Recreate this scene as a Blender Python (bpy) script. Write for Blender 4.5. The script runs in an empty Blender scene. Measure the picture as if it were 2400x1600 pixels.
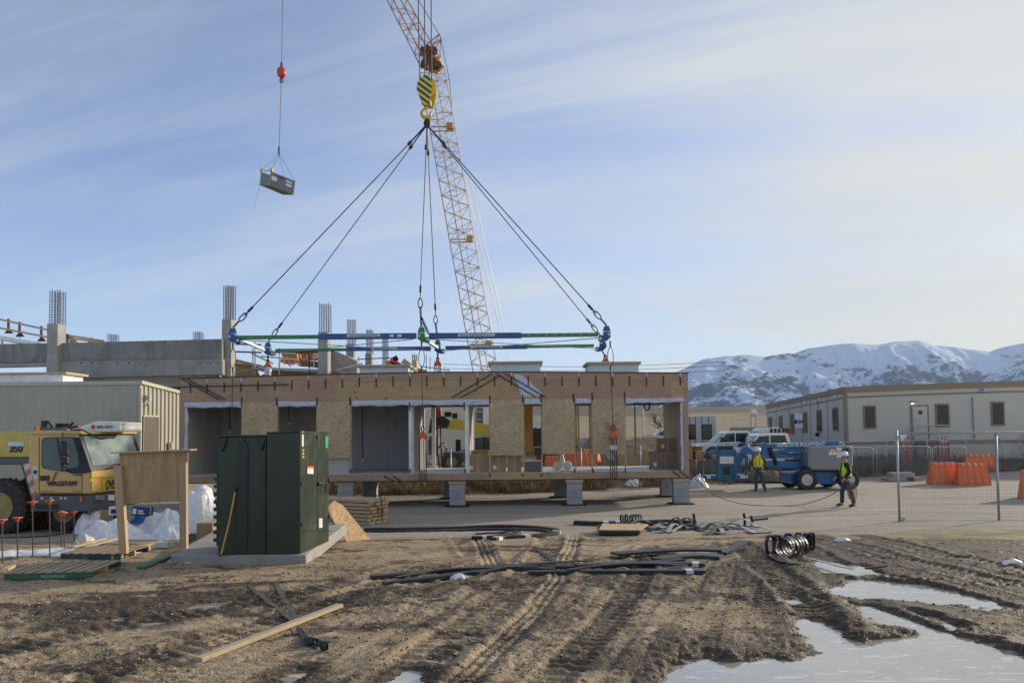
import bpy, bmesh, math, random
import numpy as np
from mathutils import Vector, Matrix, noise as mnoise
R=math.radians
rnd=random.Random(7)
SC=bpy.context.scene
COL=SC.collection
# ---------------------------------------------------------------- camera
FPX=1800.0; CAMH=2.65; PITCH=2.5; ROLL=-0.6; SHIFT=0.0538
cam_d=bpy.data.cameras.new('camera'); cam=bpy.data.objects.new('camera',cam_d); COL.objects.link(cam)
cam_d.sensor_width=36; cam_d.lens=36*FPX/2400; cam_d.shift_y=SHIFT; cam_d.clip_start=.1; cam_d.clip_end=60000
CM=Matrix.Translation((0,0,CAMH))@Matrix.Rotation(R(90+PITCH),4,'X')@Matrix.Rotation(R(ROLL),4,'Z')
cam.matrix_world=CM
SC.camera=cam
HAZE=2.6e-5
# ---------------------------------------------------------------- sun, sky, exposure
SUN_AZ=R(56); SUN_EL=R(17)
sdir=Vector((math.sin(SUN_AZ)*math.cos(SUN_EL),math.cos(SUN_AZ)*math.cos(SUN_EL),math.sin(SUN_EL)))
sl=bpy.data.lights.new('sun','SUN'); sl.energy=4.2; sl.angle=R(2.5); sl.color=(1,.89,.72)
so=bpy.data.objects.new('sun',sl); COL.objects.link(so)
so.rotation_euler=(-sdir).to_track_quat('-Z','Y').to_euler()
SC.view_settings.view_transform='Standard'; SC.view_settings.look='None'; SC.view_settings.exposure=0.24; SC.view_settings.gamma=1
W_=bpy.data.worlds.new('World'); SC.world=W_; W_.use_nodes=True
nt=W_.node_tree; N=nt.nodes; L=nt.links; N.clear()
def nd(t,**k):
    n=N.new(t)
    for a,b in k.items(): setattr(n,a,b)
    return n
def wmath(op,a,b=None,c=None,clamp=False):
    n=nd('ShaderNodeMath',operation=op,use_clamp=clamp)
    for i,v in enumerate((a,b,c)):
        if v is None: continue
        if isinstance(v,(int,float)): n.inputs[i].default_value=v
        else: L.new(v,n.inputs[i])
    return n.outputs[0]
def wramp(v,stops):
    n=nd('ShaderNodeValToRGB'); el=n.color_ramp.elements
    while len(el)<len(stops): el.new(.5)
    for e,(p,c) in zip(el,stops): e.position=p; e.color=(c,c,c,1) if isinstance(c,(int,float)) else (*c,1)
    L.new(v,n.inputs[0]); return n.outputs[0]
def wmix(f,a,b):
    n=nd('ShaderNodeMix',data_type='RGBA')
    for s,v in ((0,f),(6,a),(7,b)):
        if isinstance(v,(int,float)): n.inputs[s].default_value=v
        elif isinstance(v,tuple): n.inputs[s].default_value=(*v,1)
        else: L.new(v,n.inputs[s])
    return n.outputs[2]
sky=nd('ShaderNodeTexSky',sky_type='NISHITA',sun_disc=False,sun_elevation=SUN_EL,sun_rotation=SUN_AZ,altitude=1300,air_density=1.0,dust_density=1.0,ozone_density=2.5)
tc=nd('ShaderNodeTexCoord'); sep=nd('ShaderNodeSeparateXYZ'); L.new(tc.outputs['Generated'],sep.inputs[0])
dx,dy,dz=sep.outputs
zz=wmath('MAXIMUM',dz,0.0); den=wmath('ADD',zz,0.16)
px_=wmath('DIVIDE',dx,den); py_=wmath('DIVIDE',dy,den)
def wnoise(ang,sx,sy,scale,det=5,rough=.55,dist=.4,off=0):
    cx=nd('ShaderNodeCombineXYZ'); L.new(px_,cx.inputs[0]); L.new(py_,cx.inputs[1]); cx.inputs[2].default_value=off
    m=nd('ShaderNodeMapping'); m.inputs['Rotation'].default_value=(0,0,R(ang)); 
    L.new(cx.outputs[0],m.inputs[0])
    m2=nd('ShaderNodeMapping'); m2.inputs['Scale'].default_value=(sx,sy,1); L.new(m.outputs[0],m2.inputs[0])
    n=nd('ShaderNodeTexNoise'); n.inputs['Scale'].default_value=scale; n.inputs['Detail'].default_value=det
    n.inputs['Roughness'].default_value=rough; n.inputs['Distortion'].default_value=dist
    L.new(m2.outputs[0],n.inputs['Vector']); return n.outputs[0]
big=wnoise(14,.5,1.6,.9,4,.5,.3,3.1)
streak=wnoise(17,.38,2.1,1.25,6,.55,.9,1.7)
az=wmath('DIVIDE',dx,wmath('ADD',wmath('ABSOLUTE',dy),.001))      # tan of azimuth
veil=wramp(wmath('MULTIPLY_ADD',az,.62,.45),[(0,0.10),(.30,.20),(.48,.46),(.72,1.0)])
v2=wmath('ADD',veil,wmath('MULTIPLY_ADD',big,1.1,-.55))
fine=wnoise(20,.6,5,2.4,6,.6,.8,9.2)
cl=wmath('ADD',wmath('MULTIPLY',v2,.9),wmath('MULTIPLY_ADD',wramp(streak,[(.44,0),(.70,1)]),.34,wmath('MULTIPLY',wramp(fine,[(.48,0),(.75,1)]),.16)),clamp=True)
sunward=wramp(wmath('MULTIPLY_ADD',az,.62,.36),[(.30,0),(.86,1)])
low=wramp(dz,[(0,1),(.55,.25)])
warm=wmath('MULTIPLY',sunward,low)
ccol=wmix(warm,(4.9,5.3,5.7),(6.6,6.15,4.9))
ccol=wmix(wmath('MULTIPLY',wramp(streak,[(.35,1),(.62,0)]),wmath('MULTIPLY_ADD',sunward,-.26,.36)),ccol,(3.55,4.15,5.0))
skyc=nd('ShaderNodeMix',data_type='RGBA',blend_type='MULTIPLY'); skyc.inputs[0].default_value=1
L.new(sky.outputs[0],skyc.inputs[6]); skyc.inputs[7].default_value=(1.22,1.12,1.3,1)
hor=wmix(wmath('MULTIPLY',wramp(dz,[(0,1),(.22,.25),(.5,0)]),.6),skyc.outputs[2],(4.7,6.2,7.6))
final=wmix(wmath('MULTIPLY',cl,.93),hor,ccol)
bg=nd('ShaderNodeBackground'); bg.inputs[1].default_value=.115; L.new(final,bg.inputs[0])
wo=nd('ShaderNodeOutputWorld'); L.new(bg.outputs[0],wo.inputs[0])
# ---------------------------------------------------------------- pixel (photo 2400x1600) to world helpers
def ray(px,py):
    x=(px-1200)/FPX; y=(800-py+SHIFT*2400)/FPX
    return (CM.to_3x3()@Vector((x,y,-1))).normalized()
def W(px,py,Y):
    d=ray(px,py); return Vector((0,0,CAMH))+d*(Y/d.y)
def sst(a,b,x):
    t=np.clip((x-a)/(b-a),0,1); return t*t*(3-2*t)
def base_z(x,y):
    x=np.asarray(x,float); y=np.asarray(y,float)
    z=.45*(1-sst(12,21,y))
    yb=32.0+np.maximum(x,0)*.42
    side=sst(-14.5,-11.5,x)
    z=z+.85*sst(0,7,y-yb)*side
    z=z+43*sst(110,1500,y)**1.15
    return z
def bz(x,y): return float(base_z(x,y))
def G(px,py,dz=0):
    d=ray(px,py); o=Vector((0,0,CAMH)); t=2.0; dt=.05
    while t<400:
        p=o+d*t
        if p.z<=bz(p.x,p.y)+dz: return p
        t+=dt*(1+t*.01)
    return p
# ---------------------------------------------------------------- tagging and building
def tag(o,label=None,cat=None,group=None,kind=None):
    if label: o['label']=label
    if cat: o['category']=cat
    if group: o['group']=group
    if kind: o['kind']=kind
    return o
def thing(name,label,cat,loc=(0,0,0),rot=0,group=None):
    o=bpy.data.objects.new(name,None); COL.objects.link(o); o.empty_display_size=.2
    m=Matrix.Translation(loc)@Matrix.Rotation(rot,4,'Z')
    o.matrix_basis=m; o['_l']=0; del o['_l']
    FR[o.name]=m
    return tag(o,label,cat,group)
FR={}
class MB:
    def __init__(s): s.v=[]; s.f=[]; s.sm=False
    def add(s,vs,fs):
        n=len(s.v); s.v+= [tuple(v) for v in vs]; s.f+=[tuple(n+i for i in f) for f in fs]; return s
    def box(s,c,d,rot=None):
        hx,hy,hz=d[0]/2,d[1]/2,d[2]/2
        vs=[Vector((x,y,z)) for x in(-hx,hx) for y in(-hy,hy) for z in(-hz,hz)]
        if rot is not None: vs=[rot@v for v in vs]
        c=Vector(c); vs=[v+c for v in vs]
        return s.add(vs,[(0,1,3,2),(4,6,7,5),(0,4,5,1),(2,3,7,6),(0,2,6,4),(1,5,7,3)])
    def bb(s,x0,x1,y0,y1,z0,z1): return s.box(((x0+x1)/2,(y0+y1)/2,(z0+z1)/2),(abs(x1-x0),abs(y1-y0),abs(z1-z0)))
    def beam(s,a,b,w,h=None,up=(0,0,1)):
        h=h or w; a=Vector(a); b=Vector(b); d=(b-a)
        if d.length<1e-6: return s
        t=d.normalized(); u=Vector(up)
        if abs(t.dot(u))>.98: u=Vector((0,1,0))
        r=t.cross(u).normalized(); u=r.cross(t)
        vs=[]
        for p in(a,b):
            for i,j in((-1,-1),(1,-1),(1,1),(-1,1)): vs.append(p+r*(i*w/2)+u*(j*h/2))
        return s.add(vs,[(3,2,1,0),(4,5,6,7),(0,1,5,4),(1,2,6,5),(2,3,7,6),(3,0,4,7)])
    def tube(s,pts,r,n=8,closed=False,cap=True):
        pts=[Vector(p) for p in pts]; m=len(pts)
        rs=r if isinstance(r,(list,tuple)) else [r]*m
        vs=[];prev=None
        for i,p in enumerate(pts):
            if closed: t=(pts[(i+1)%m]-pts[i-1])
            else: t=(pts[min(i+1,m-1)]-pts[max(i-1,0)])
            t=t.normalized() if t.length>1e-9 else Vector((0,0,1))
            if prev is None:
                u=Vector((0,0,1)) if abs(t.z)<.9 else Vector((1,0,0))
            else: u=prev
            u=(u-t*t.dot(u)); u=u.normalized() if u.length>1e-6 else t.orthogonal().normalized()
            prev=u; w=t.cross(u)
            for k in range(n):
                a=2*math.pi*k/n; vs.append(p+(u*math.cos(a)+w*math.sin(a))*rs[i])
        fs=[]
        for i in range(m if closed else m-1):
            j=(i+1)%m
            for k in range(n):
                fs.append((i*n+k,i*n+(k+1)%n,j*n+(k+1)%n,j*n+k))
        if cap and not closed:
            fs.append(tuple(range(n))[::-1]); fs.append(tuple((m-1)*n+k for k in range(n)))
        return s.add(vs,fs)
    def cyl(s,a,b,r,r2=None,n=16): return s.tube([a,b],[r,r if r2 is None else r2],n)
    def lathe(s,prof,c,axis='Z',n=20,rot=None,cap=True):
        vs=[];c=Vector(c)
        for r,h in prof:
            for k in range(n):
                a=2*math.pi*k/n; x,y=r*math.cos(a),r*math.sin(a)
                v=Vector((x,y,h)) if axis=='Z' else (Vector((h,x,y)) if axis=='X' else Vector((x,h,y)))
                if rot is not None: v=rot@v
                vs.append(v+c)
        fs=[]; m=len(prof)
        for i in range(m-1):
            for k in range(n): fs.append((i*n+k,i*n+(k+1)%n,(i+1)*n+(k+1)%n,(i+1)*n+k))
        if cap: fs.append(tuple(range(n))[::-1]); fs.append(tuple((m-1)*n+k for k in range(n)))
        return s.add(vs,fs)
    def prism(s,poly,off):
        off=Vector(off); n=len(poly); vs=[Vector(p) for p in poly]; vs+=[v+off for v in vs]
        return s.add(vs,[tuple(range(n)),tuple(range(n,2*n))[::-1]]+[((i+1)%n,i,n+i,n+(i+1)%n) for i in range(n)])
    def ribbon(s,pts,w,t=.004,nrm=(0,0,1)):
        # flat strip: width w lies perpendicular to path and nrm
        pts=[Vector(p) for p in pts]; m=len(pts); vs=[]
        nr=nrm if isinstance(nrm,list) else [nrm]*m
        for i,p in enumerate(pts):
            d=(pts[min(i+1,m-1)]-pts[max(i-1,0)]).normalized(); n_=Vector(nr[i]); r=d.cross(n_)
            r=r.normalized() if r.length>1e-6 else Vector((1,0,0)); n2=r.cross(d)
            for a,b in((-1,-1),(1,-1),(1,1),(-1,1)): vs.append(p+r*(a*w/2)+n2*(b*t/2))
        fs=[(3,2,1,0),tuple(4*(m-1)+k for k in range(4))]
        for i in range(m-1):
            for k in range(4): fs.append((4*i+k,4*i+(k+1)%4,4*i+4+(k+1)%4,4*i+4+k))
        return s.add(vs,fs)
    def build(s,name,mat,parent=None,smooth=False,bevel=0,auto=None,fix=True):
        me=bpy.data.meshes.new(name)
        root=parent
        while root is not None and root.parent is not None: root=root.parent
        if root is not None: inv=FR[root.name].inverted()
        else:
            a=np.array(s.v); lo=a.min(0); hi=a.max(0)
            org=Vector(((lo[0]+hi[0])/2,(lo[1]+hi[1])/2,lo[2])); inv=Matrix.Translation(-org)
        me.from_pydata([tuple(inv@Vector(v)) for v in s.v],[],s.f); 
        if fix:
            bm=bmesh.new(); bm.from_mesh(me); bmesh.ops.recalc_face_normals(bm,faces=bm.faces); 
            bm.to_mesh(me); bm.free()
        me.update()
        o=bpy.data.objects.new(name,me); COL.objects.link(o)
        if root is None: o.location=org; FR[o.name]=Matrix.Translation(org)
        else: o.parent=parent
        if mat:
            for m in (mat if isinstance(mat,list) else [mat]): me.materials.append(m)
        if smooth:
            me.polygons.foreach_set('use_smooth',[True]*len(me.polygons))
            if auto is not None:
                try: me.set_sharp_from_angle(angle=R(auto))
                except Exception: pass
        if bevel:
            b=o.modifiers.new('bevel','BEVEL'); b.width=bevel; b.segments=2; b.limit_method='ANGLE'; b.angle_limit=R(40)
        return o
def copy_tree(o,parent=None):
    c=o.copy(); COL.objects.link(c); c.parent=parent
    if parent is None and o.name in FR: FR[c.name]=FR[o.name].copy()
    for ch in [k for k in o.children]: copy_tree(ch,c)
    return c
def dup(o,loc=None,rot=0,label=None,group=None,scale=None):
    c=copy_tree(o)
    if loc is not None:
        m=Matrix.Translation(loc)@Matrix.Rotation(rot,4,'Z')
        if scale: m=m@Matrix.Diagonal((*scale,1)) if len(scale)==3 else m
        c.matrix_basis=m; FR[c.name]=m
    if label: c['label']=label
    if group: c['group']=group
    return c
def text_mesh(name,txt,size,mat,parent,origin,xdir,ydir,ext=.004,bold=0,shear=0,align='LEFT',sx=1):
    cu=bpy.data.curves.new('txt','FONT'); cu.body=txt; cu.size=size; cu.extrude=ext; cu.offset=bold; cu.shear=shear; cu.align_x=align; cu.resolution_u=3
    ob=bpy.data.objects.new('txt',cu); COL.objects.link(ob); dg=bpy.context.evaluated_depsgraph_get(); dg.update()
    me=bpy.data.meshes.new_from_object(ob.evaluated_get(dg)); bpy.data.objects.remove(ob)
    xd=Vector(xdir).normalized(); zd=xd.cross(Vector(ydir)).normalized(); yd=zd.cross(xd)
    m=MB(); o=Vector(origin)
    m.add([o+xd*v.co.x*sx+yd*v.co.y+zd*v.co.z for v in me.vertices],[tuple(p.vertices) for p in me.polygons])
    bpy.data.meshes.remove(me)
    return m.build(name,mat,parent,fix=False)
# ---------------------------------------------------------------- materials
class NT:
    def __init__(s,name):
        s.m=bpy.data.materials.new(name); s.m.use_nodes=True; s.t=s.m.node_tree; s.t.nodes.clear()
        s.out=s.n('ShaderNodeOutputMaterial'); s.b=s.n('ShaderNodeBsdfPrincipled'); s.l(s.b.outputs[0],s.out.inputs[0])
        s._tc=None
    def n(s,t,**k):
        x=s.t.nodes.new(t)
        for a,b in k.items(): setattr(x,a,b)
        return x
    def l(s,a,b): s.t.links.new(a,b)
    def obj(s):
        if s._tc is None: s._tc=s.n('ShaderNodeTexCoord')
        return s._tc.outputs['Object']
    def pos(s): return s.n('ShaderNodeNewGeometry').outputs['Position']
    def map(s,vec,scale=(1,1,1),rot=(0,0,0),loc=(0,0,0)):
        m=s.n('ShaderNodeMapping'); m.inputs['Scale'].default_value=scale; m.inputs['Rotation'].default_value=rot; m.inputs['Location'].default_value=loc
        s.l(vec,m.inputs[0]); return m.outputs[0]
    def noise(s,vec,scale,det=4,rough=.5,dist=0):
        n=s.n('ShaderNodeTexNoise'); s.l(vec,n.inputs['Vector'])
        for k,v in (('Scale',scale),('Detail',det),('Roughness',rough),('Distortion',dist)): n.inputs[k].default_value=v
        return n.outputs[0]
    def voro(s,vec,scale,feature='F1',out=0,rand=1):
        n=s.n('ShaderNodeTexVoronoi',feature=feature); s.l(vec,n.inputs['Vector']); n.inputs['Scale'].default_value=scale; n.inputs['Randomness'].default_value=rand
        return n.outputs[out]
    def set(s,i,v):
        if v is None: return
        if isinstance(v,(int,float)): i.default_value=v
        elif isinstance(v,tuple): i.default_value=(*v,1) if len(v)==3 and hasattr(i,'default_value') and len(i.default_value)==4 else v
        else: s.l(v,i)
    def math(s,op,a,b=None,c=None,clamp=False):
        n=s.n('ShaderNodeMath',operation=op,use_clamp=clamp)
        for i,v in enumerate((a,b,c)): s.set(n.inputs[i],v)
        return n.outputs[0]
    def ramp(s,v,stops,interp='LINEAR'):
        n=s.n('ShaderNodeValToRGB'); n.color_ramp.interpolation=interp; el=n.color_ramp.elements
        while len(el)<len(stops): el.new(.5)
        for e,(p,c) in zip(el,stops): e.position=p; e.color=(c,c,c,1) if isinstance(c,(int,float)) else (*c,1)
        s.l(v,n.inputs[0]); return n.outputs[0]
    def mix(s,f,a,b,blend='MIX'):
        n=s.n('ShaderNodeMix',data_type='RGBA',blend_type=blend); s.set(n.inputs[0],f); s.set(n.inputs[6],a); s.set(n.inputs[7],b); return n.outputs[2]
    def sep(s,v): n=s.n('ShaderNodeSeparateXYZ'); s.l(v,n.inputs[0]); return n.outputs
    def bump(s,h,st=.3,dist=.02):
        n=s.n('ShaderNodeBump'); n.inputs['Strength'].default_value=st; n.inputs['Distance'].default_value=dist; s.l(h,n.inputs['Height']); s.l(n.outputs[0],s.b.inputs['Normal'])
    def fin(s,col=None,rough=None,metal=None,spec=None):
        s.set(s.b.inputs['Base Color'],col); s.set(s.b.inputs['Roughness'],rough); s.set(s.b.inputs['Metallic'],metal)
        if spec is not None: s.b.inputs['Specular IOR Level'].default_value=spec
        return s.m
def sc(c,k): return tuple(min(1,x*k) for x in c)
def M(name,col,rough=.6,metal=0,var=.18,scale=3,bump=.15,fine=40,dirt=0,dirtcol=(.16,.12,.085),bdist=.004,spec=None,coat=0):
    t=NT(name); o=t.obj(); n1=t.noise(o,scale,5,.6); n2=t.noise(o,fine,3,.5)
    c=t.mix(t.ramp(n1,[(.3,0),(.7,1)]),sc(col,1-var),sc(col,1+var*.6))
    c=t.mix(t.math('MULTIPLY',t.ramp(n2,[(.35,0),(.7,1)]),var*.8),c,sc(col,.6))
    if dirt:
        d=t.math('MULTIPLY',t.ramp(t.noise(o,scale*1.7,6,.65,.3),[(.45,0),(.68,1)]),dirt); c=t.mix(d,c,dirtcol)
        r=t.math('ADD',t.math('MULTIPLY',d,.3),rough,clamp=True)
    else: r=t.math('MULTIPLY_ADD',n1,.2,rough-.1,clamp=True)
    if bump: t.bump(t.math('ADD',n2,t.math('MULTIPLY',n1,.6)),bump,bdist)
    if coat: t.b.inputs['Coat Weight'].default_value=coat
    return t.fin(c,r,metal,spec)
def M_wood(name,col,axis=0,dark=(.12,.07,.035),knots=0,grain=1.0,seamx=0,rough=.75,var=.3,stretch=9,bump=.2):
    t=NT(name); o=t.obj(); s_=[6.,6.,6.]; s_[axis]=6./stretch
    v=t.map(o,tuple(s_)); g=t.noise(v,2.2,7,.65,1.4); g2=t.noise(t.map(o,tuple(5*x for x in s_)),2.5,3,.6)
    blotch=t.noise(o,.9,3,.5)
    c=t.mix(t.ramp(g,[(.32,0),(.68,1)]),sc(col,1-var*grain),sc(col,1.15))
    c=t.mix(t.math('MULTIPLY',t.ramp(g2,[(.4,0),(.8,1)]),.35*grain),c,dark)
    c=t.mix(t.math('MULTIPLY',t.ramp(blotch,[(.35,0),(.7,1)]),.35),c,sc(col,.62))
    if knots:
        k=t.voro(t.map(o,(1.6,1.6,3.2)),knots); k2=t.noise(o,.45,2)
        kk=t.math('MULTIPLY',t.ramp(k,[(.09,1),(.17,0)]),t.ramp(k2,[(.45,0),(.52,1)]))
        c=t.mix(kk,c,dark)
    t.bump(g2,bump,.003)
    return t.fin(c,rough)
def M_osb(name,col=(.42,.30,.16)):
    t=NT(name); o=t.obj(); w=t.noise(o,4,2); 
    cb=t.n('ShaderNodeCombineXYZ'); t.l(w,cb.inputs[0]); t.l(w,cb.inputs[2]); va=t.n('ShaderNodeVectorMath',operation='ADD'); t.l(o,va.inputs[0]); t.l(cb.outputs[0],va.inputs[1]); o2=va.outputs[0]
    ls=[]
    for r_,sd in (((0,.5,.3),(11,11,34)),((0,-.9,.1),(11,11,30)),((0,1.45,.8),(12,12,32)),((1.4,.2,.6),(12,12,30))):
        ls.append(t.sep(t.voro(t.map(o2,sd,r_,(sd[0],sd[2],1)),1,out=1))[0])
    f=t.noise(o,60,2)
    m=t.math('MULTIPLY',t.math('ADD',t.math('MAXIMUM',ls[0],ls[1]),t.math('MINIMUM',ls[2],ls[3])),.5)
    c=t.ramp(m,[(.15,sc(col,.55)),(.42,sc(col,.9)),(.65,sc(col,1.1)),(.9,sc(col,1.4))])
    c=t.mix(t.math('MULTIPLY',t.ramp(f,[(.4,0),(.7,1)]),.25),c,sc(col,.5))
    c=t.mix(t.math('MULTIPLY',t.ramp(t.noise(o,.8,3),[(.4,0),(.7,1)]),.3),c,sc(col,.65))
    t.bump(m,.25,.003)
    return t.fin(c,.75)
def M_plastic_sheet(name,col=(.75,.77,.8),trans=.0,rough=.35):
    t=NT(name); o=t.obj(); n=t.noise(o,3.2,5,.55,1.2); n2=t.voro(t.map(o,(1,1,1)),5)
    c=t.mix(t.ramp(n,[(.3,0),(.7,1)]),sc(col,.86),col)
    c=t.mix(t.math('MULTIPLY',t.ramp(t.noise(o,2,5,.6),[(.55,0),(.7,1)]),.35),c,(.35,.3,.24))
    rg=t.math('ABSOLUTE',t.math('SUBTRACT',t.noise(o,6.5,3,.5,.8),.5)); rg2=t.math('ABSOLUTE',t.math('SUBTRACT',t.noise(o,15,3,.5,.8),.5))
    t.bump(t.math('ADD',t.math('ADD',n,t.math('MULTIPLY',rg,-2.2)),t.math('MULTIPLY',rg2,-.5)),.8,.03)
    t.b.inputs['Subsurface Weight'].default_value=.12; t.b.inputs['Subsurface Radius'].default_value=(.05,.05,.05)
    return t.fin(c,rough)
def M_glass(name,col=(.012,.022,.022),rough=.08):
    t=NT(name); o=t.obj(); n=t.noise(o,2.5,3); t.bump(n,.03,.01)
    return t.fin(t.mix(t.ramp(n,[(.3,0),(.7,1)]),col,sc(col,1.8)),rough,0,.45)
def M_concrete(name,col=(.36,.35,.33),stain=.5,scale=.6,vert=True,forms=0,rough=.85,warm=(.22,.20,.17)):
    t=NT(name); o=t.obj(); n1=t.noise(o,scale,6,.6); n3=t.noise(o,scale*14,4,.6)
    v=t.noise(t.map(o,(1.6,1.6,.22)),scale*2,5,.6,.4)
    c=t.mix(t.ramp(n1,[(.3,0),(.7,1)]),sc(col,.75),sc(col,1.12))
    c=t.mix(t.math('MULTIPLY',t.ramp(v,[(.5,0),(.75,1)]),stain),c,warm)
    c=t.mix(t.math('MULTIPLY',t.ramp(n3,[(.45,0),(.7,1)]),.25),c,sc(col,.55))
    t.bump(n3,.25,.008)
    return t.fin(c,rough)
# ---------------------------------------------------------------- numpy noise
def _h(ix,iy,s):
    n=(ix.astype(np.int64)*374761393+iy.astype(np.int64)*668265263+s*982451653)&0xFFFFFFFF
    n=((n^(n>>13))*1274126177)&0xFFFFFFFF
    return ((n^(n>>16))&0xFFFF)/65535.0
def vn(x,y,s=0):
    ix=np.floor(x); iy=np.floor(y); fx=x-ix; fy=y-iy; fx=fx*fx*(3-2*fx); fy=fy*fy*(3-2*fy)
    a=_h(ix,iy,s); b=_h(ix+1,iy,s); c=_h(ix,iy+1,s); d=_h(ix+1,iy+1,s)
    return (a+(b-a)*fx)*(1-fy)+(c+(d-c)*fx)*fy
def fbm(x,y,o=4,s=0,g=.5):
    r=0;a=1;t=0
    for i in range(o):
        r=r+a*vn(x+7.3*i,y-3.1*i,s+i); t+=a; a*=g; x=x*2.03; y=y*2.03
    return r/t
def ridg(x,y,o=4,s=0):
    r=0;a=1;t=0
    for i in range(o):
        r=r+a*(1-np.abs(2*vn(x,y,s+i)-1)); t+=a; a*=.5; x=x*2.1+5; y=y*2.1+9
    return r/t
def poly_sd(x,y,poly):
    inside=np.zeros(x.shape,bool); dm=np.full(x.shape,1e9); n=len(poly)
    for i in range(n):
        ax,ay=poly[i]; bx,by=poly[(i+1)%n]; ex,ey=bx-ax,by-ay
        t=np.clip(((x-ax)*ex+(y-ay)*ey)/(ex*ex+ey*ey+1e-9),0,1)
        dm=np.minimum(dm,np.hypot(x-ax-t*ex,y-ay-t*ey))
        if ay!=by:
            c=((ay>y)!=(by>y))&(x<ex*(y-ay)/(by-ay)+ax); inside^=c
    return np.where(inside,dm,-dm)
def line_ds(x,y,pts):
    dm=np.full(x.shape,1e9); sg=np.zeros(x.shape); al=np.zeros(x.shape); acc=0
    for (ax,ay),(bx,by) in zip(pts[:-1],pts[1:]):
        ex,ey=bx-ax,by-ay; l=math.hypot(ex,ey)
        t=np.clip(((x-ax)*ex+(y-ay)*ey)/(l*l),0,1); d=np.hypot(x-ax-t*ex,y-ay-t*ey)
        k=d<dm; dm=np.where(k,d,dm); sg=np.where(k,((x-ax)*ey-(y-ay)*ex)/l,sg); al=np.where(k,acc+t*l,al); acc+=l
    return dm,sg,al
def GP(pts):
    r=[]
    for p in pts:
        q=G(*p); r.append((q.x,q.y))
    return r
WL=.45-.042
PUD=[GP(p) for p in (
 [(1530,1640),(1540,1575),(1590,1538),(1650,1524),(1720,1535),(1790,1527),(1850,1532),(1895,1520),(1875,1495),(1850,1462),(1840,1436),(1900,1440),(1960,1462),(2010,1490),(2070,1482),(2200,1470),(2330,1500),(2480,1550),(2560,1700),(1900,1720)],
 [(1915,1372),(1960,1362),(1985,1350),(2060,1352),(2150,1360),(2250,1380),(2330,1398),(2385,1420),(2300,1424),(2200,1414),(2120,1404),(2020,1402),(1930,1394)],
 [(1865,1312),(1950,1313),(2030,1320),(2085,1342),(2010,1349),(1925,1340)],
 [(1892,1396),(1930,1398),(1950,1412),(1925,1414)],
 [(1985,1408),(2060,1414),(2150,1445),(2240,1478),(2150,1476),(2060,1462),(2010,1440)],
 [(2105,1424),(2200,1436),(2300,1470),(2230,1472)],
 [(1816,1396),(1890,1392),(1895,1412),(1835,1412)],
 [(390,1424),(470,1408),(560,1398),(576,1403),(520,1417),(430,1428)],
 [(192,1448),(260,1440),(330,1432),(300,1450),(215,1460)],
 [(335,1452),(400,1446),(390,1462),(345,1466)],
 [(880,1590),(960,1560),(1010,1570),(980,1640),(880,1640)],
 [(640,1580),(700,1560),(730,1568),(680,1600)])]
BERM=[(GP([(1800,1290),(1880,1345),(1960,1420),(2010,1470),(2060,1500)]),.16,.07),
 (GP([(1880,1385),(1930,1410),(1980,1450),(2000,1480)]),.12,.08),
 (GP([(1960,1395),(2060,1405),(2200,1440),(2300,1480),(2450,1540)]),.14,.06),
 (GP([(2000,1410),(2060,1440),(2110,1480)]),.10,.06),
 (GP([(2050,1345),(2160,1370),(2260,1400)]),.06,.05),
 (GP([(2230,1490),(2330,1505),(2450,1530)]),.10,.06),
 (GP([(180,1470),(300,1440),(420,1420),(600,1405)]),.10,.05),
 (GP([(220,1400),(400,1385),(570,1370),(800,1360)]),.12,.05),
 (GP([(160,1420),(330,1405),(560,1382)]),.09,.05)]
TRK=[(GP([(880,1650),(960,1570),(1090,1470),(1200,1390),(1260,1330),(1290,1270),(1280,1240)]),.30,1,0),
 (GP([(1030,1650),(1120,1570),(1250,1440),(1310,1360),(1340,1290),(1350,1240)]),.16,0,0),
 (GP([(1240,1650),(1330,1560),(1430,1450),(1500,1350),(1520,1280)]),.22,1,.4),
 (GP([(1120,1300),(1090,1270),(1080,1240)]),.30,1,.2),
 (GP([(1160,1340),(1140,1290),(1120,1245)]),.18,0,.2),
 (GP([(1720,1270),(1800,1330),(1880,1400),(1960,1470)]),.28,1,.2),
 (GP([(1830,1260),(1960,1330),(2150,1370),(2400,1440)]),.26,1,1),
 (GP([(1900,1255),(2100,1310),(2400,1380),(2600,1430)]),.30,1,1),
 (GP([(2000,1250),(2200,1300),(2500,1360)]),.26,1,1),
 (GP([(100,1650),(300,1560),(500,1500),(800,1400),(1000,1330)]),.25,1,0),
 (GP([(-100,1560),(200,1480),(450,1440),(800,1370)]),.25,1,.3)]
def road_edge(x): return 19.0+.35*np.sin(x*.7)+.06*np.maximum(x-8,0)
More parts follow.
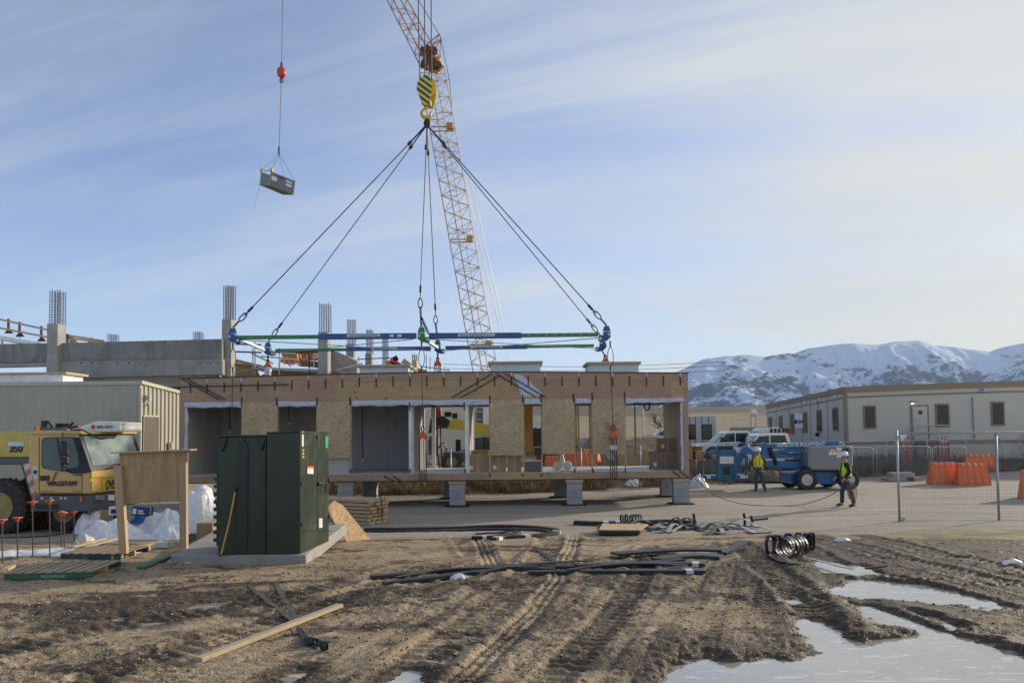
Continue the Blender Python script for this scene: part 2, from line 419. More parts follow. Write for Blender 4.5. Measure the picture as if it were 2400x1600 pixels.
def terrain(x,y):
    """height and masks over arrays"""
    z=base_z(x,y).copy(); near=1-sst(17.5,20,y+ (fbm(x*.8,y*.8,3,5)-.5)*2)
    wet=np.zeros_like(z)
    # rough ground
    rough=sst(.42,.62,fbm(x*.45,y*.9,4,11))
    amp=.35+rough*1.1
    z+=near*((fbm(x*1.1,y*1.6,4,21)-.5)*.06+ (ridg(x*3.2,y*4.6,4,31)-.62)*.032*amp + (fbm(x*16,y*19,3,41)-.5)*.024*amp)
    sl_=x-.34*y+.012*(y-8)**2*np.sign(8-y)*0; lane=sst(-7.5,-5.5,sl_)*(1-sst(-.2,1.6,sl_)); lane=lane*(1-sst(15,19,y))*near
    z+=lane*((fbm(sl_*5.5,y*.35,4,131,.6)-.5)*.045)
    lug=np.sin(y*2*math.pi/.13+np.abs(((sl_*1.6)%1)-.5)*7); z+=lane*.011*np.clip(lug*1.5,-1,1)*sst(.5,.66,fbm(sl_*1.6,y*.3,3,135))
    wet+=lane*.32*sst(.55,.75,fbm(sl_*2.6,y*.35,4,133))
    wet+=near*rough*.30
    # tracks
    for pts,w,tread,wt in TRK:
        if min(p[1] for p in pts)>60: continue
        d,sg,al=line_ds(x,y,pts); k=(1-sst(w*.75,w*1.1,d))*near
        z+=k*(-.018)+near*.016*np.exp(-((d-w*1.25)/.08)**2)*(.5+fbm(x*5,y*5,2,3))
        if tread:
            ph=al*2*math.pi/.17+np.abs(sg)*9; z+=k*.013*np.clip(np.sin(ph)*1.6,-1,1)*(.4+.9*fbm(x*2.2,y*2.2,2,8))
        else: z+=k*.010*np.sin(sg*60)
        wet+=k*(.06+wt*.5)
    # dark churned right hand area
    dr=sst(2.2,5.2,x-(y-9)*.05)*sst(9.2,10.5,y+.1*x)*(1-sst(15.2,17.5,y+ (fbm(x,y,3,6)-.5)*2))
    wet+=.75*dr*near*(.6+.8*fbm(x*1.4,y*2,3,71))
    dl=np.exp(-((y-(10.9+.12*x))/.7)**2)*sst(-8.5,-5.5,x)*(1-sst(-2.5,-.5,x)); wet+=.5*dl*sst(.35,.6,fbm(x*1.1,y*2.2,4,77))
    wet+=near*.45*sst(.54,.66,fbm(x*1.6,y*2.6,5,91,.6))
    # berms
    for pts,w,h in BERM:
        d,sg,al=line_ds(x,y,pts); g=np.exp(-(d/w)**2); z+=near*g*h*.36*(.45+1.1*fbm(x*4,y*4,3,51)); wet+=g*.55
    # puddles
    jit=(fbm(x*2.6,y*6.5,6,61,.72)-.5)*1.25
    pm=np.full(z.shape,-9.0)
    for p in PUD:
        big=max(q[0] for q in p)-min(q[0] for q in p); pm=np.maximum(pm,poly_sd(x,y,p)+jit*(.36 if big>2 else .22))
    inp=sst(-.05,.12,pm)
    z=np.where(pm>-.05,z*(1-inp)+inp*(WL-.012-.03*sst(.1,.5,pm)+(ridg(x*3.2,y*6,4,31)-.62)*.03),z)
    z=np.where((pm<=-.0)&(y<13),np.maximum(z,WL+.006),z)
    wet+=np.exp(-(np.maximum(-pm,0)/.22))*.9*(y<14)
    # road texture: long shallow wheel marks
    rd=(1-near)*(1-sst(36,40,y-.42*np.maximum(x,0)))
    z+=rd*((fbm(x*.35,y*1.6,4,81)-.5)*.05+(fbm(x*9,y*11,2,83)-.5)*.012)
    # bank lumps and far plain
    bank=sst(.05,.5,base_z(x,y))*(y>25); z+=bank*(fbm(x*.6,y*.6,4,85)-.5)*.35*(1-.4*sst(60,100,y))
    z+=sst(200,1500,y)*(fbm(x*.004,y*.004,4,87)-.5)*14
    return z,np.clip(wet,0,1),near
def grid_rows():
    ys=list(np.linspace(-18,4.6,14)); y=4.75; dy=.017
    while y<24: ys.append(y); dy=.017+.0022*(y-4.75); y+=dy
    while y<4900: dy=min(dy*1.035,max(.012*y,.1)); ys.append(y); y+=dy
    return np.array(ys)
def build_ground():
    ys=grid_rows(); nu=1001; u=np.linspace(-1,1,nu); u=np.sign(u)*np.abs(u)**1.15
    hw=np.where(ys<4.6,14,0)+np.where(ys>=4.6,.74*ys+3.6,0)
    hw=np.where(ys<4.6,9,hw)
    X=u[None,:]*hw[:,None]; Y=np.repeat(ys[:,None],nu,1)
    Z,wet,near=terrain(X,Y)
    co=np.stack([X,Y,Z],-1).reshape(-1,3); nr=len(ys)
    i=np.arange(nr-1)[:,None]*nu+np.arange(nu-1)[None,:]
    quads=np.stack([i,i+1,i+nu+1,i+nu],-1).reshape(-1,4)
    yc=Y[:-1,:-1].ravel(); xc=X[:-1,:-1].ravel(); nc=near[:-1,:-1].ravel()
    edge=road_edge(xc)+(fbm(xc*1.3,yc*1.3,4,101)-.5)*1.6
    far=32.2+np.maximum(xc,0)*.42+(fbm(xc*.8,yc*.8,3,103)-.5)*.8
    far=np.where(xc<-13,60,far)
    isroad=(yc>edge)&(yc<far)&(np.abs(xc)<45)
    def mk(name,sel,mat):
        q=quads[sel]; used,inv=np.unique(q,return_inverse=True); inv=inv.reshape(-1)
        me=bpy.data.meshes.new(name); nv=len(used); nf=len(q)
        me.vertices.add(nv); me.vertices.foreach_set('co',co[used].astype(np.float32).ravel())
        me.loops.add(nf*4); me.loops.foreach_set('vertex_index',inv.astype(np.int32))
        me.polygons.add(nf); me.polygons.foreach_set('loop_start',np.arange(0,nf*4,4,dtype=np.int32))
        me.polygons.foreach_set('loop_total',np.full(nf,4,np.int32)); me.polygons.foreach_set('use_smooth',np.ones(nf,bool))
        a=me.attributes.new('wet','FLOAT','POINT'); a.data.foreach_set('value',wet.ravel()[used].astype(np.float32))
        me.update(calc_edges=True); me.validate(); me.materials.append(mat)
        o=bpy.data.objects.new(name,me); COL.objects.link(o); tag(o,kind='structure'); return o
    mk('ground',~isroad,mat_ground()); mk('gravel_road',isroad,mat_road())
def attr(t,n):
    a=t.n('ShaderNodeAttribute'); a.attribute_name=n; return a.outputs['Fac']
def mat_ground():
    t=NT('mud'); p=t.pos(); w=attr(t,'wet'); y=t.sep(p)[1]; z=t.sep(p)[2]
    n1=t.noise(p,1.3,6,.6,.3); n2=t.noise(p,14,5,.6); n3=t.voro(p,38); n4=t.noise(p,90,2)
    dry=t.ramp(n1,[(.3,(.265,.20,.125)),(.55,(.375,.29,.19)),(.75,(.47,.37,.25))])
    dry=t.mix(t.ramp(n2,[(.38,0),(.7,.6)]),dry,(.21,.15,.09))
    dry=t.mix(t.ramp(n3,[(.05,.55),(.16,0)]),dry,(.56,.48,.38))
    wetc=t.mix(t.ramp(n2,[(.35,0),(.65,1)]),(.045,.034,.023),(.125,.095,.062))
    wf=t.ramp(t.math('ADD',w,t.math('MULTIPLY_ADD',n2,.7,-.35)),[(.22,0),(.62,1)])
    near=t.mix(wf,dry,wetc)
    # bank and plain further out
    g1=t.noise(t.map(p,(1,1,1)),.5,6,.65); g2=t.noise(p,.035,5,.6); g3=t.voro(p,.16); sp=t.noise(p,3,4,.7)
    bank=t.ramp(t.math('MULTIPLY_ADD',sp,.5,t.math('MULTIPLY',g1,.5)),[(.35,(.07,.05,.033)),(.5,(.16,.115,.07)),(.68,(.30,.225,.13))])
    plain=t.mix(t.ramp(g2,[(.35,0),(.65,1)]),(.30,.235,.135),(.205,.165,.10))
    plain=t.mix(t.ramp(g3,[(.25,.55),(.5,0)]),plain,(.10,.095,.065))
    sage=t.mix(t.ramp(g3,[(.2,1),(.55,0)]),(.13,.105,.07),(.05,.045,.035))
    farb=t.mix(t.ramp(t.math('MULTIPLY_ADD',t.noise(p,.006,4),500,y),[(0,0),(1,1)]) if False else t.math('GREATER_THAN',t.math('MULTIPLY_ADD',t.noise(p,.008,4),700,y),1050),plain,sage)
    m1=t.mix(t.math('GREATER_THAN',y,70),bank,farb)
    c=t.mix(t.math('GREATER_THAN',y,27),near,m1)
    gr=t.math('MULTIPLY',t.ramp(t.noise(p,1.7,4,.6),[(.48,0),(.6,1)]),t.math('MULTIPLY',t.math('GREATER_THAN',t.sep(p)[0],8.5),t.math('LESS_THAN',t.math('ABSOLUTE',t.math('SUBTRACT',y,17.3)),1.2)))
    c=t.mix(t.math('MULTIPLY',gr,.6),c,(.14,.15,.05))
    r=t.mix(wf,(.9,.9,.9),(.66,.66,.66))
    t.bump(t.math('ADD',t.math('MULTIPLY',n3,.6),t.math('ADD',n2,t.math('MULTIPLY',n4,.4))),.7,.02)
    t.fin(c,None); t.l(r,t.b.inputs['Roughness']); t.b.inputs['Specular IOR Level'].default_value=.25
    return t.m
def mat_road():
    t=NT('road_gravel'); p=t.pos()
    n1=t.noise(t.map(p,(.25,1.3,1)),1.1,6,.6,.2); n2=t.noise(p,22,4,.65); n3=t.voro(p,30); n4=t.noise(t.map(p,(.05,1.4,1)),1.6,4,.5,.3)
    c=t.ramp(n1,[(.3,(.25,.21,.165)),(.55,(.335,.29,.235)),(.75,(.42,.365,.30))])
    c=t.mix(t.ramp(n2,[(.4,0),(.75,.5)]),c,(.2,.165,.13))
    c=t.mix(t.ramp(n4,[(.5,0),(.68,.42)]),c,(.17,.14,.11))
    c=t.mix(t.ramp(n3,[(.04,.4),(.14,0)]),c,(.55,.5,.44))
    t.bump(t.math('ADD',n2,n3),.45,.012)
    return t.fin(c,.92)
build_ground()
# water in the puddles
def mat_water():
    t=NT('muddy_water'); p=t.pos(); n=t.noise(t.map(p,(1,2.2,1)),2.2,4,.55,.6); n2=t.noise(p,.9,3); n3=t.noise(t.map(p,(1,1.6,1)),11,3)
    c=t.mix(t.ramp(n2,[(.35,0),(.65,1)]),(.28,.255,.215),(.38,.35,.30)); ic=t.ramp(t.noise(t.map(p,(.8,3.2,1),(0,0,.35)),3.4,7,.7,.8),[(.56,0),(.63,.8)]); c=t.mix(ic,c,(.72,.72,.70)); db=t.ramp(t.noise(t.map(p,(1,2,1)),9,5,.7,.4),[(.66,0),(.70,.9)]); c=t.mix(db,c,(.10,.08,.055))
    t.bump(t.math('MULTIPLY_ADD',n3,.2,n),.06,.02)
    t.b.inputs['Specular IOR Level'].default_value=1.0; t.b.inputs['IOR'].default_value=2.3
    return t.fin(c,t.math('ADD',t.math('MULTIPLY_ADD',n2,.16,0.02),t.math('MULTIPLY',t.math('ADD',ic,db),.35)))
b=MB(); b.add([(-9,5,WL),(9,5,WL),(12,13,WL),(-12,13,WL)],[(0,1,2,3)])
w=b.build('puddle_water',mat_water(),None); w['kind']='structure'
# clods and pebbles
def scatter_clods():
    r=np.random.default_rng(5); n=26000
    Y=4.9+ (r.random(n)**1.35)*13.0; X=(r.random(n)*2-1)*(.72*Y+1.2)
    z,wet,near=terrain(X,Y); cl=fbm(X*1.4,Y*1.8,4,121)
    keep=(near>.6)&(z>WL+.006)&(cl+r.random(n)*.35>.62); X,Y,z=X[keep],Y[keep],z[keep]; n=len(X)
    s=(.005+.013*r.random(n)**3.2)*(1+.05*Y); 
    oc=np.array([(1,0,0),(-1,0,0),(0,1,0),(0,-1,0),(0,0,1),(0,0,-1)],float); of=np.array([(0,2,4),(2,1,4),(1,3,4),(3,0,4),(2,0,5),(1,2,5),(3,1,5),(0,3,5)])
    a=r.random(n)*6.28; v=oc[None]*(1+(r.random((n,6,1))-.5)*.7)+(r.random((n,6,3))-.5)*.5
    v[:,:,2]*=.65; ca,sa=np.cos(a)[:,None],np.sin(a)[:,None]
    vx=v[:,:,0]*ca-v[:,:,1]*sa; vy=v[:,:,0]*sa+v[:,:,1]*ca
    P=np.stack([X[:,None]+vx*s[:,None],Y[:,None]+vy*s[:,None],z[:,None]+v[:,:,2]*s[:,None]+s[:,None]*.2],-1).reshape(-1,3)
    F=(of[None]+6*np.arange(n)[:,None,None]).reshape(-1,3)
    me=bpy.data.meshes.new('clods'); me.vertices.add(len(P)); me.vertices.foreach_set('co',P.astype(np.float32).ravel())
    me.loops.add(F.size); me.loops.foreach_set('vertex_index',F.astype(np.int32).ravel()); nf=len(F)
    me.polygons.add(nf); me.polygons.foreach_set('loop_start',np.arange(0,nf*3,3,dtype=np.int32)); me.polygons.foreach_set('loop_total',np.full(nf,3,np.int32))
    me.update(calc_edges=True)
    t=NT('clods'); p=t.pos(); c=t.ramp(t.noise(p,5,4,.7),[(.35,(.10,.073,.048)),(.55,(.27,.20,.13)),(.72,(.45,.37,.28))]); t.fin(c,.9); me.materials.append(t.m)
    o=bpy.data.objects.new('gravel',me); COL.objects.link(o); tag(o,'loose clods and pebbles scattered over the churned mud','gravel',kind='stuff')
scatter_clods()
def scatter_blades(name,label,cat,pts,h,col,seed,n_bl=10,spread=.25,w=.012):
    r=np.random.default_rng(seed); V=[];F=[];k=0
    X=np.array([p[0] for p in pts]); Yv=np.array([p[1] for p in pts]); Z=terrain(X,Yv)[0]
    for (x,y),z in zip(pts,Z):
        hh=h*(.5+r.random())
        for j in range(n_bl):
            a=r.random()*6.283; rr=spread*r.random()**.6; bx,by=x+rr*math.cos(a),y+rr*math.sin(a)
            le=.55*r.random(); tx,ty=bx+hh*le*math.cos(a),by+hh*le*math.sin(a); th=hh*(.5+.5*r.random())
            nx,ny=-math.sin(a)*w,math.cos(a)*w
            V+=[(bx-nx,by-ny,z-.03),(bx+nx,by+ny,z-.03),((bx+tx)/2+nx*.7,(by+ty)/2+ny*.7,z+th*.6),(tx,ty,z+th)]; F+=[(k,k+1,k+2),(k,k+2,k+3)]; k+=4
    m=MB(); m.add(V,F); t=NT(name+'_m'); p=t.pos(); c=t.ramp(t.noise(p,2.3,4,.7),[(.35,sc(col,.35)),(.55,col),(.75,sc(col,1.6))]); t.fin(c,.9)
    o=m.build(name,t.m,None,fix=False); tag(o,label,cat,kind='stuff'); return o
def band(n,x0,x1,d0,d1,seed):
    r=random.Random(seed); out=[]
    while len(out)<n:
        x=r.uniform(x0,x1); y=32.2+max(x,0)*.42+r.uniform(d0,d1)
        if mnoise.noise(Vector((x*.5,y*.5,seed)))+.35>r.random()*.8: out.append((x,y))
    return out
scatter_blades('dry_weeds','straw coloured dry weeds on the dirt bank behind the lifted module','weeds',band(2600,-9,10.5,-.2,5.5,3),.38,(.26,.19,.11),1,10,.3,.011)
scatter_blades('brush','dark leafless brush along the bank below the long site office','brush',band(2600,10,36,-.1,4.8,4),.48,(.23,.195,.15),2,9,.5,.006)
# ---------------------------------------------------------------- mountains
def mountains():
    prof=[(1200,965),(1380,935),(1500,905),(1560,888),(1600,872),(1650,846),(1700,838),(1750,834),(1800,840),(1850,831),(1868,833),(1900,817),(1950,812),(2005,806),(2060,812),(2110,804),(2165,799),(2200,812),(2250,818),(2330,826),(2370,812),(2400,808),(2500,790),(2700,800),(3000,830)]
    YR=9000.; pw=[W(a,b,YR) for a,b in prof]; xs=np.array([p.x for p in pw]); zs=np.array([p.z for p in pw])
    nx,ny=560,230; X1=np.linspace(-2200,10500,nx); Y1=np.linspace(4300,10500,ny); X,Y=np.meshgrid(X1,Y1)
    top=np.interp(X*YR/np.maximum(Y,1)*(.5)+X*.5,xs,zs,left=0)
    t=(Y-4700)/(YR-4700)
    wob=(fbm(X*.0006,Y*.0006,4,201)-.5)*.5
    shape=sst(0,1,np.clip((t+wob*(1-np.abs(2*np.clip(t,0,1)-1))),0,1))**.85*(1-.35*sst(1.0,1.4,t))
    rg=ridg(X*.0011+.3*fbm(X*.001,Y*.001,3,5),Y*.0006,6,211)
    rg2=ridg(X*.0028+.4*fbm(X*.002,Y*.002,3,15),Y*.0013,6,217)
    top=top*(1+.05*(ridg(X*.0016,X*0+3,5,219)-.6))
    Z=top*shape*(1-(.78*(1-rg)+.50*(1-rg2))*np.sin(np.pi*np.clip(t*.97,0,1))**.8)+ (fbm(X*.006,Y*.006,5,221,.6)-.5)*70*np.sin(np.pi*np.clip(t,0.02,.97))
    Z=np.where(t<0,-5,Z)+35*sst(-.05,.02,t)
    co=np.stack([X,Y,Z],-1).reshape(-1,3); i=np.arange(ny-1)[:,None]*nx+np.arange(nx-1)[None,:]; q=np.stack([i,i+1,i+nx+1,i+nx],-1).reshape(-1,4); nf=len(q)
    me=bpy.data.meshes.new('mountain_range'); me.vertices.add(len(co)); me.vertices.foreach_set('co',co.astype(np.float32).ravel())
    me.loops.add(nf*4); me.loops.foreach_set('vertex_index',q.astype(np.int32).ravel()); me.polygons.add(nf)
    me.polygons.foreach_set('loop_start',np.arange(0,nf*4,4,dtype=np.int32)); me.polygons.foreach_set('loop_total',np.full(nf,4,np.int32)); me.polygons.foreach_set('use_smooth',np.ones(nf,bool))
    me.update(calc_edges=True)
    m=NT('snowy_rock'); p=m.pos(); z=m.sep(p)[2]
    a=m.noise(m.map(p,(1,.7,1.6)),.0019,7,.62,.5); b=m.noise(p,.012,6,.7); v=m.voro(p,.008)
    hz=m.math('MULTIPLY',z,1/1000.)
    f=m.math('SUBTRACT',m.math('MULTIPLY_ADD',b,.55,m.math('MULTIPLY',a,.75)),m.math('MULTIPLY',hz,.26))
    rock=m.ramp(f,[(.505,0),(.55,.95)])
    c=m.mix(rock,(.62,.71,.86),m.mix(m.ramp(b,[(.3,0),(.7,1)]),(.06,.085,.125),(.13,.15,.18)))
    m.bump(b,.8,45); me.materials.append(m.fin(c,.9)); m.b.inputs['Specular IOR Level'].default_value=.1
    o=bpy.data.objects.new('mountain_range',me); COL.objects.link(o); tag(o,kind='structure')
mountains()
# ================================================================ shared materials
m_black=M('black_rubber',(.022,.022,.024),.55,0,.3,4,.2); m_steel=M('steel',(.42,.43,.45),.35,.8,.15); m_galv=M('galvanised',(.42,.44,.46),.42,.7,.15,8)
m_rope=M('wire_rope',(.045,.045,.05),.5,.4,.2,20,.3,120); m_white=M('white_paint',(.74,.74,.72),.45,0,.06,2,.05,dirt=.3); m_red=M('red_paint',(.52,.045,.03),.45,0,.12,4,.1,dirt=.2)
m_orange=M('orange_plastic',(.80,.16,.025),.5,0,.1,3,.1,dirt=.35,dirtcol=(.28,.17,.09)); m_redcap=M('red_orange_plastic',(.62,.09,.055),.5,0,.1,5,.05)
m_ply=M_wood('plywood_red',(.41,.275,.185),0,(.10,.06,.04),0,1,var=.22); m_ply2=M_wood('plywood_knotty',(.46,.325,.175),0,(.07,.04,.02),1.6,1,var=.22)
m_plyv=M_wood('plywood_board',(.50,.345,.18),2,(.12,.07,.035),0,1.2,var=.3); m_lum=M_wood('lumber',(.50,.37,.22),0,(.2,.12,.06),0,.8,var=.2); m_lumz=M_wood('lumber_upright',(.48,.34,.20),2,(.2,.12,.06),0,.8,var=.2)
m_lumy=M_wood('lumber_long',(.46,.34,.20),1,(.2,.12,.06),0,.8,var=.2)
m_osb=M_osb('osb',(.46,.355,.215)); m_osb2=M_osb('osb_orange',(.50,.30,.10)); m_osb3=M_osb('osb_fresh',(.56,.38,.22))
def _gyp():
    t=NT('gypsum'); o=t.obj(); s_=t.sep(o); n=t.noise(o,.8,5,.6); v=t.noise(t.map(o,(3,3,.4)),1.5,4)
    j=t.math('LESS_THAN',t.math('ABSOLUTE',t.math('SUBTRACT',t.math('FRACT',t.math('MULTIPLY_ADD',s_[0],.82,.3)),.5)),.008)
    c=t.mix(t.ramp(n,[(.3,0),(.7,1)]),(.39,.37,.365),(.47,.445,.44)); c=t.mix(t.math('MULTIPLY',t.ramp(v,[(.5,0),(.75,1)]),.25),c,(.25,.22,.20)); c=t.mix(t.math('MULTIPLY',j,.5),c,(.2,.19,.19)); return t.fin(c,.9)
m_gyp=_gyp(); m_fl=M('floor_sheet',(.62,.62,.6),.5,0,.08,1,.05); m_conc=M_concrete('concrete',(.33,.32,.305),.45,1.2,warm=(.18,.165,.14)); m_concd=M_concrete('concrete_weathered',(.23,.23,.225),.85,.9,warm=(.10,.095,.08))
m_block=M_concrete('pier_block',(.34,.35,.36),.1,3); m_wrap=M_plastic_sheet('wrap',(.52,.57,.66)); m_sheet=M_plastic_sheet('plastic_sheeting',(.80,.81,.84))
m_dark=M('dark_gap',(.02,.018,.016),.9,0,.3); m_foot=M('pad_rubber',(.02,.02,.022),.7); m_card=M_wood('cardboard',(.33,.22,.13),2,(.2,.12,.07),0,.3,var=.1,rough=.85,bump=.1)
m_roofm=M('roof_membrane',(.62,.63,.64),.7,0,.08); m_blackm=M('black_membrane',(.03,.03,.032),.6)
m_blue=M('blue_steel',(.02,.085,.26),.4,0,.15,3,.1,dirt=.15); m_green=M('green_steel',(.03,.22,.06),.4,0,.15,3,.1,dirt=.15); m_label=M('label_white',(.62,.68,.68),.5,0,.2,9)
m_yel=M('yellow_paint',(.62,.42,.02),.4,0,.12,2,.08,dirt=.25); m_glass=M_glass('window_glass'); m_rust=M('rusty_steel',(.14,.06,.04),.8,.2,.3,10,.2)
def rect(px0,px1,py0,py1,Y):
    a=W(px0,py1,Y); b=W(px1,py0,Y); return a.x,b.x,min(a.z,b.z),max(a.z,b.z)
# ================================================================ the lifted module
MY=27.; MB_=30.9
mx0,mx1=W(421,1010,MY).x,W(1615,1010,MY).x
_tx=[W(421,888,MY),W(640,881,MY),W(1000,872.5,MY),W(1250,872,MY),W(1614,874.5,MY)]
def ztop(x): return float(np.interp(x,[p.x for p in _tx],[p.z for p in _tx]))
zf0=.93; zf1=1.17; zh=3.73
mod=thing('modular_building','open sided plywood building module on block piers under the lifting frame','modular building',((mx0+mx1)/2,MY,zf0))
b=MB(); b.bb(mx0,mx1,MY+.04,MB_,zf0+.02,zf1-.03); b.build('floor_frame',m_ply,mod)
xs=[421,640,858,1060,1135,1352,1500,1615]
for i in range(7):
    a,c=W(xs[i],1010,MY).x,W(xs[i+1],1010,MY).x; b=MB(); b.bb(a+.004,c-.004,MY-.01,MY+.03,zf0,zf1-.005); b.build('rim_board',m_ply if i!=4 else m_ply2,mod)
b=MB(); b.bb(mx0+.05,mx1-.05,MY+.045,MB_-.02,zf1-.02,zf1); b.build('floor_sheet',m_fl,mod)
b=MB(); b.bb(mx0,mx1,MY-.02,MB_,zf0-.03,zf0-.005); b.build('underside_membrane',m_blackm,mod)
def strip(pa,pb,zoff0,zoff1,mat,name,y0=MY-.012,y1=MY+.03,zfix=None):
    a,c=W(pa,1010,MY).x+.003,W(pb,1010,MY).x-.003; n=max(1,int((c-a)/.8)); b=MB(); P=[]
    xsn=[a+(c-a)*i/n for i in range(n+1)]
    top=[Vector((x,y0,ztop(x)-zoff0)) for x in xsn]; bot=[Vector((x,y0,(ztop(x)-zoff1) if zfix is None else zfix)) for x in xsn]
    b.prism(top+bot[::-1],(0,y1-y0,0)); return b.build(name,mat,mod)
for pa,pb in((421,700),(700,1020),(1020,1330),(1330,1400),(1400,1615)): strip(pa,pb,.01,.285,m_ply,'fascia_panel')
for pa,pb,m in((421,578,m_ply),(578,622,m_ply),(622,784,m_ply),(784,1000,m_ply2),(1000,1248,m_ply2),(1248,1400,m_ply),(1400,1573,m_ply),(1573,1615,m_ply2)): strip(pa,pb,.29,0,m,'header_panel',zfix=zh)
# roof
b=MB(); n=16; top=[Vector((mx0-.03+(mx1-mx0+.06)*i/n,MY-.03,0)) for i in range(n+1)]
for p in top: p.z=ztop(p.x)+.03
b.prism(top+[p-Vector((0,0,.035)) for p in top[::-1]],(0,MB_-MY+.06,0)); b.build('roof_membrane',m_blackm,mod)
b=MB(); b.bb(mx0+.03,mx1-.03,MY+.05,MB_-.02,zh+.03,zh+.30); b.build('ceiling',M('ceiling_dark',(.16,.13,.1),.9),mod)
b=MB(); top=[p+Vector((0,MB_-MY,-.02)) for p in top]; b.prism(top+[Vector((p.x,p.y,3.6)) for p in top[::-1]],(0,-.04,0)); b.build('rear_header',m_ply,mod)
# walls
b=MB(); b.bb(mx0,mx0+.12,MY+.04,MB_-.05,zf1,zh+.3); b.build('end_wall',m_gyp,mod)
b=MB(); b.bb(mx1-.14,mx1-.01,MY+.04,MB_-.05,zf1,zh+.35); b.build('end_wall',M_wood('wall_sheathing',(.42,.36,.28),2,(.2,.15,.1),0,.3,var=.1),mod)
xp1=W(962,1010,MY).x; xp2=W(1094,1010,MY).x
b=MB(); b.bb(mx0+.12,xp1-.05,MB_-.3,MB_-.2,zf1,zh+.05); b.build('gypsum_wall',m_gyp,mod)
for xx in (xp1,xp2):
    b=MB(); b.bb(xx-.04,xx+.04,MY+.7,MB_-.25,zf1,zh+.02); b.build('partition_wall',m_gyp,mod)
    for yy in (MY+.35,MB_-.12):
        b=MB(); b.bb(xx-.07,xx+.07,yy-.07,yy+.07,zf1,zh+.02); b.build('white_post',m_white,mod)
b=MB(); b.bb(xp1+.35,xp1+.5,MB_-.13,MB_-.03,zf1,3.6); b.build('white_post',m_white,mod)
# framing posts at the front
for p,w_,z1 in((427,10,zh),(1608,9,ztop(mx1)-.3)):
    x=W(p,1010,MY).x; b=MB(); b.bb(x-.08,x+.08,MY-.014,MY+.05,zf1,z1); b.build('corner_post',m_ply,mod)
for p in (566,650,822,961,1093,1148,1228,1270,1347,1387,1465):
    x=W(p,1010,MY).x; t_=.05 if p in(961,1093) else .022
    b=MB(); b.bb(x-t_,x+t_,MY+.035,MY+.12,zf1,zh); b.build('stud',m_white if p in(961,1093) else m_lumz,mod)
for p in (1230,1250,1310,1350,1382,1395,1440,1488):
    x=W(p,1010,MB_).x; b=MB(); b.bb(x-.025,x+.025,MB_-.1,MB_-.02,zf1,3.62 if p in(1230,1350,1382,1488) else 1.95); b.build('stud',m_lumz,mod)
x=W(1239,1010,MB_).x; b=MB(); b.bb(x-.17,x+.17,MB_-.18,MB_-.15,1.8,3.6); b.build('osb_panel',m_osb2,mod)
for x in (W(1384,1010,28.5).x,W(1350,1010,28.5).x):
    b=MB(); b.bb(x-.02,x+.02,MY+.3,MY+.55,1.9,3.6); b.build('osb_panel',m_osb2,mod)
b=MB(); b.bb(W(1250,1010,MB_).x,W(1480,1010,MB_).x,MB_-.1,MB_-.03,1.93,1.99); b.build('rail',m_lum,mod)
for pa,pb,bot in((567,650,1073),(742,822,1073),(1148,1228,1066),(1270,1347,1063),(1387,1465,1063)):
    x0,x1,z0,z1=rect(pa,pb,bot,940,MY); b=MB(); b.bb(x0,x1,MY-.026,MY-.014,z0,zh-.004)
    o=b.build('osb_panel',m_osb,mod)
    if pa<800: bb_=MB(); bb_.bb(x0+.02,x1-.02,MY+.13,MY+.15,zf1,z0); bb_.build('gypsum_infill',m_gyp,mod)
# spray painted scribble on last panel
b=MB(); r=.014
for pts in ([(1416,992),(1424,990),(1420,996),(1428,1000),(1420,1003)],[(1430,994),(1422,1000),(1426,1008),(1438,1004)],[(1436,992),(1444,998),(1440,1010),(1430,1006),(1432,998),(1440,994)],[(1432,1008),(1448,1006),(1442,1012),(1452,1002)]):
    b.tube([W(x,y,MY-.03) for x,y in pts],r,5)
b.build('spray_mark',m_redcap,mod)
# plastic wrap along the header
def crinkle(name,x0,x1,z0,z1,y,seed,par,mat=m_wrap,amp=.03,vert=False):
    nx=max(3,int((x1-x0)/.05)); nz=max(3,int((z1-z0)/.04)); V=[];F=[]
    for j in range(nz+1):
        for i in range(nx+1):
            x=x0+(x1-x0)*i/nx; z=z0+(z1-z0)*j/nz
            n1=mnoise.noise(Vector((x*(2.2 if not vert else 12),z*(12 if not vert else 2),seed))); n2=mnoise.noise(Vector((x*9,z*14,seed+5)))
            ed=(j==0)*mnoise.noise(Vector((x*3,seed,1)))*.04 if not vert else (i in(0,nx))*mnoise.noise(Vector((z*3,seed,1)))*.04
            V.append((x+(ed if vert else 0),y+amp*(n1+.5*n2),z+(0 if vert else ed)))
    for j in range(nz):
        for i in range(nx): a=j*(nx+1)+i; F.append((a,a+1,a+nx+2,a+nx+1))
    b=MB(); b.add(V,F); o=b.build(name,mat,par,smooth=True,fix=False); s=o.modifiers.new('s','SOLIDIFY'); s.thickness=.004; return o
for i,(pa,pb) in enumerate(((432,566),(652,741),(824,1148),(1229,1269),(1348,1386),(1466,1604))):
    x0,x1,z0,z1=rect(pa,pb,949,937,MY); crinkle('plastic_wrap',x0,x1,3.55,3.745,MY-.02,i*3.3,mod)
x0,x1,_,_=rect(1596,1606,1100,945,MY); crinkle('plastic_wrap',x0-.03,x1,zf1,3.6,MY+.02,33,mod,vert=True)
x0,x1,_,_=rect(430,438,1100,945,MY); crinkle('plastic_wrap',x0,x1+.02,zf1,3.6,MY+.0,43,mod,vert=True)
p=[W(1202,876,MY-.02),W(1222,878,MY-.02),W(1270,920,MY-.02),W(1262,929,MY-.02),W(1222,929,MY-.02),W(1212,896,MY-.02)]
b=MB(); b.prism([Vector((q.x,MY-.022,q.z)) for q in p],(0,.008,0)); b.build('plastic_flap',m_wrap,mod)
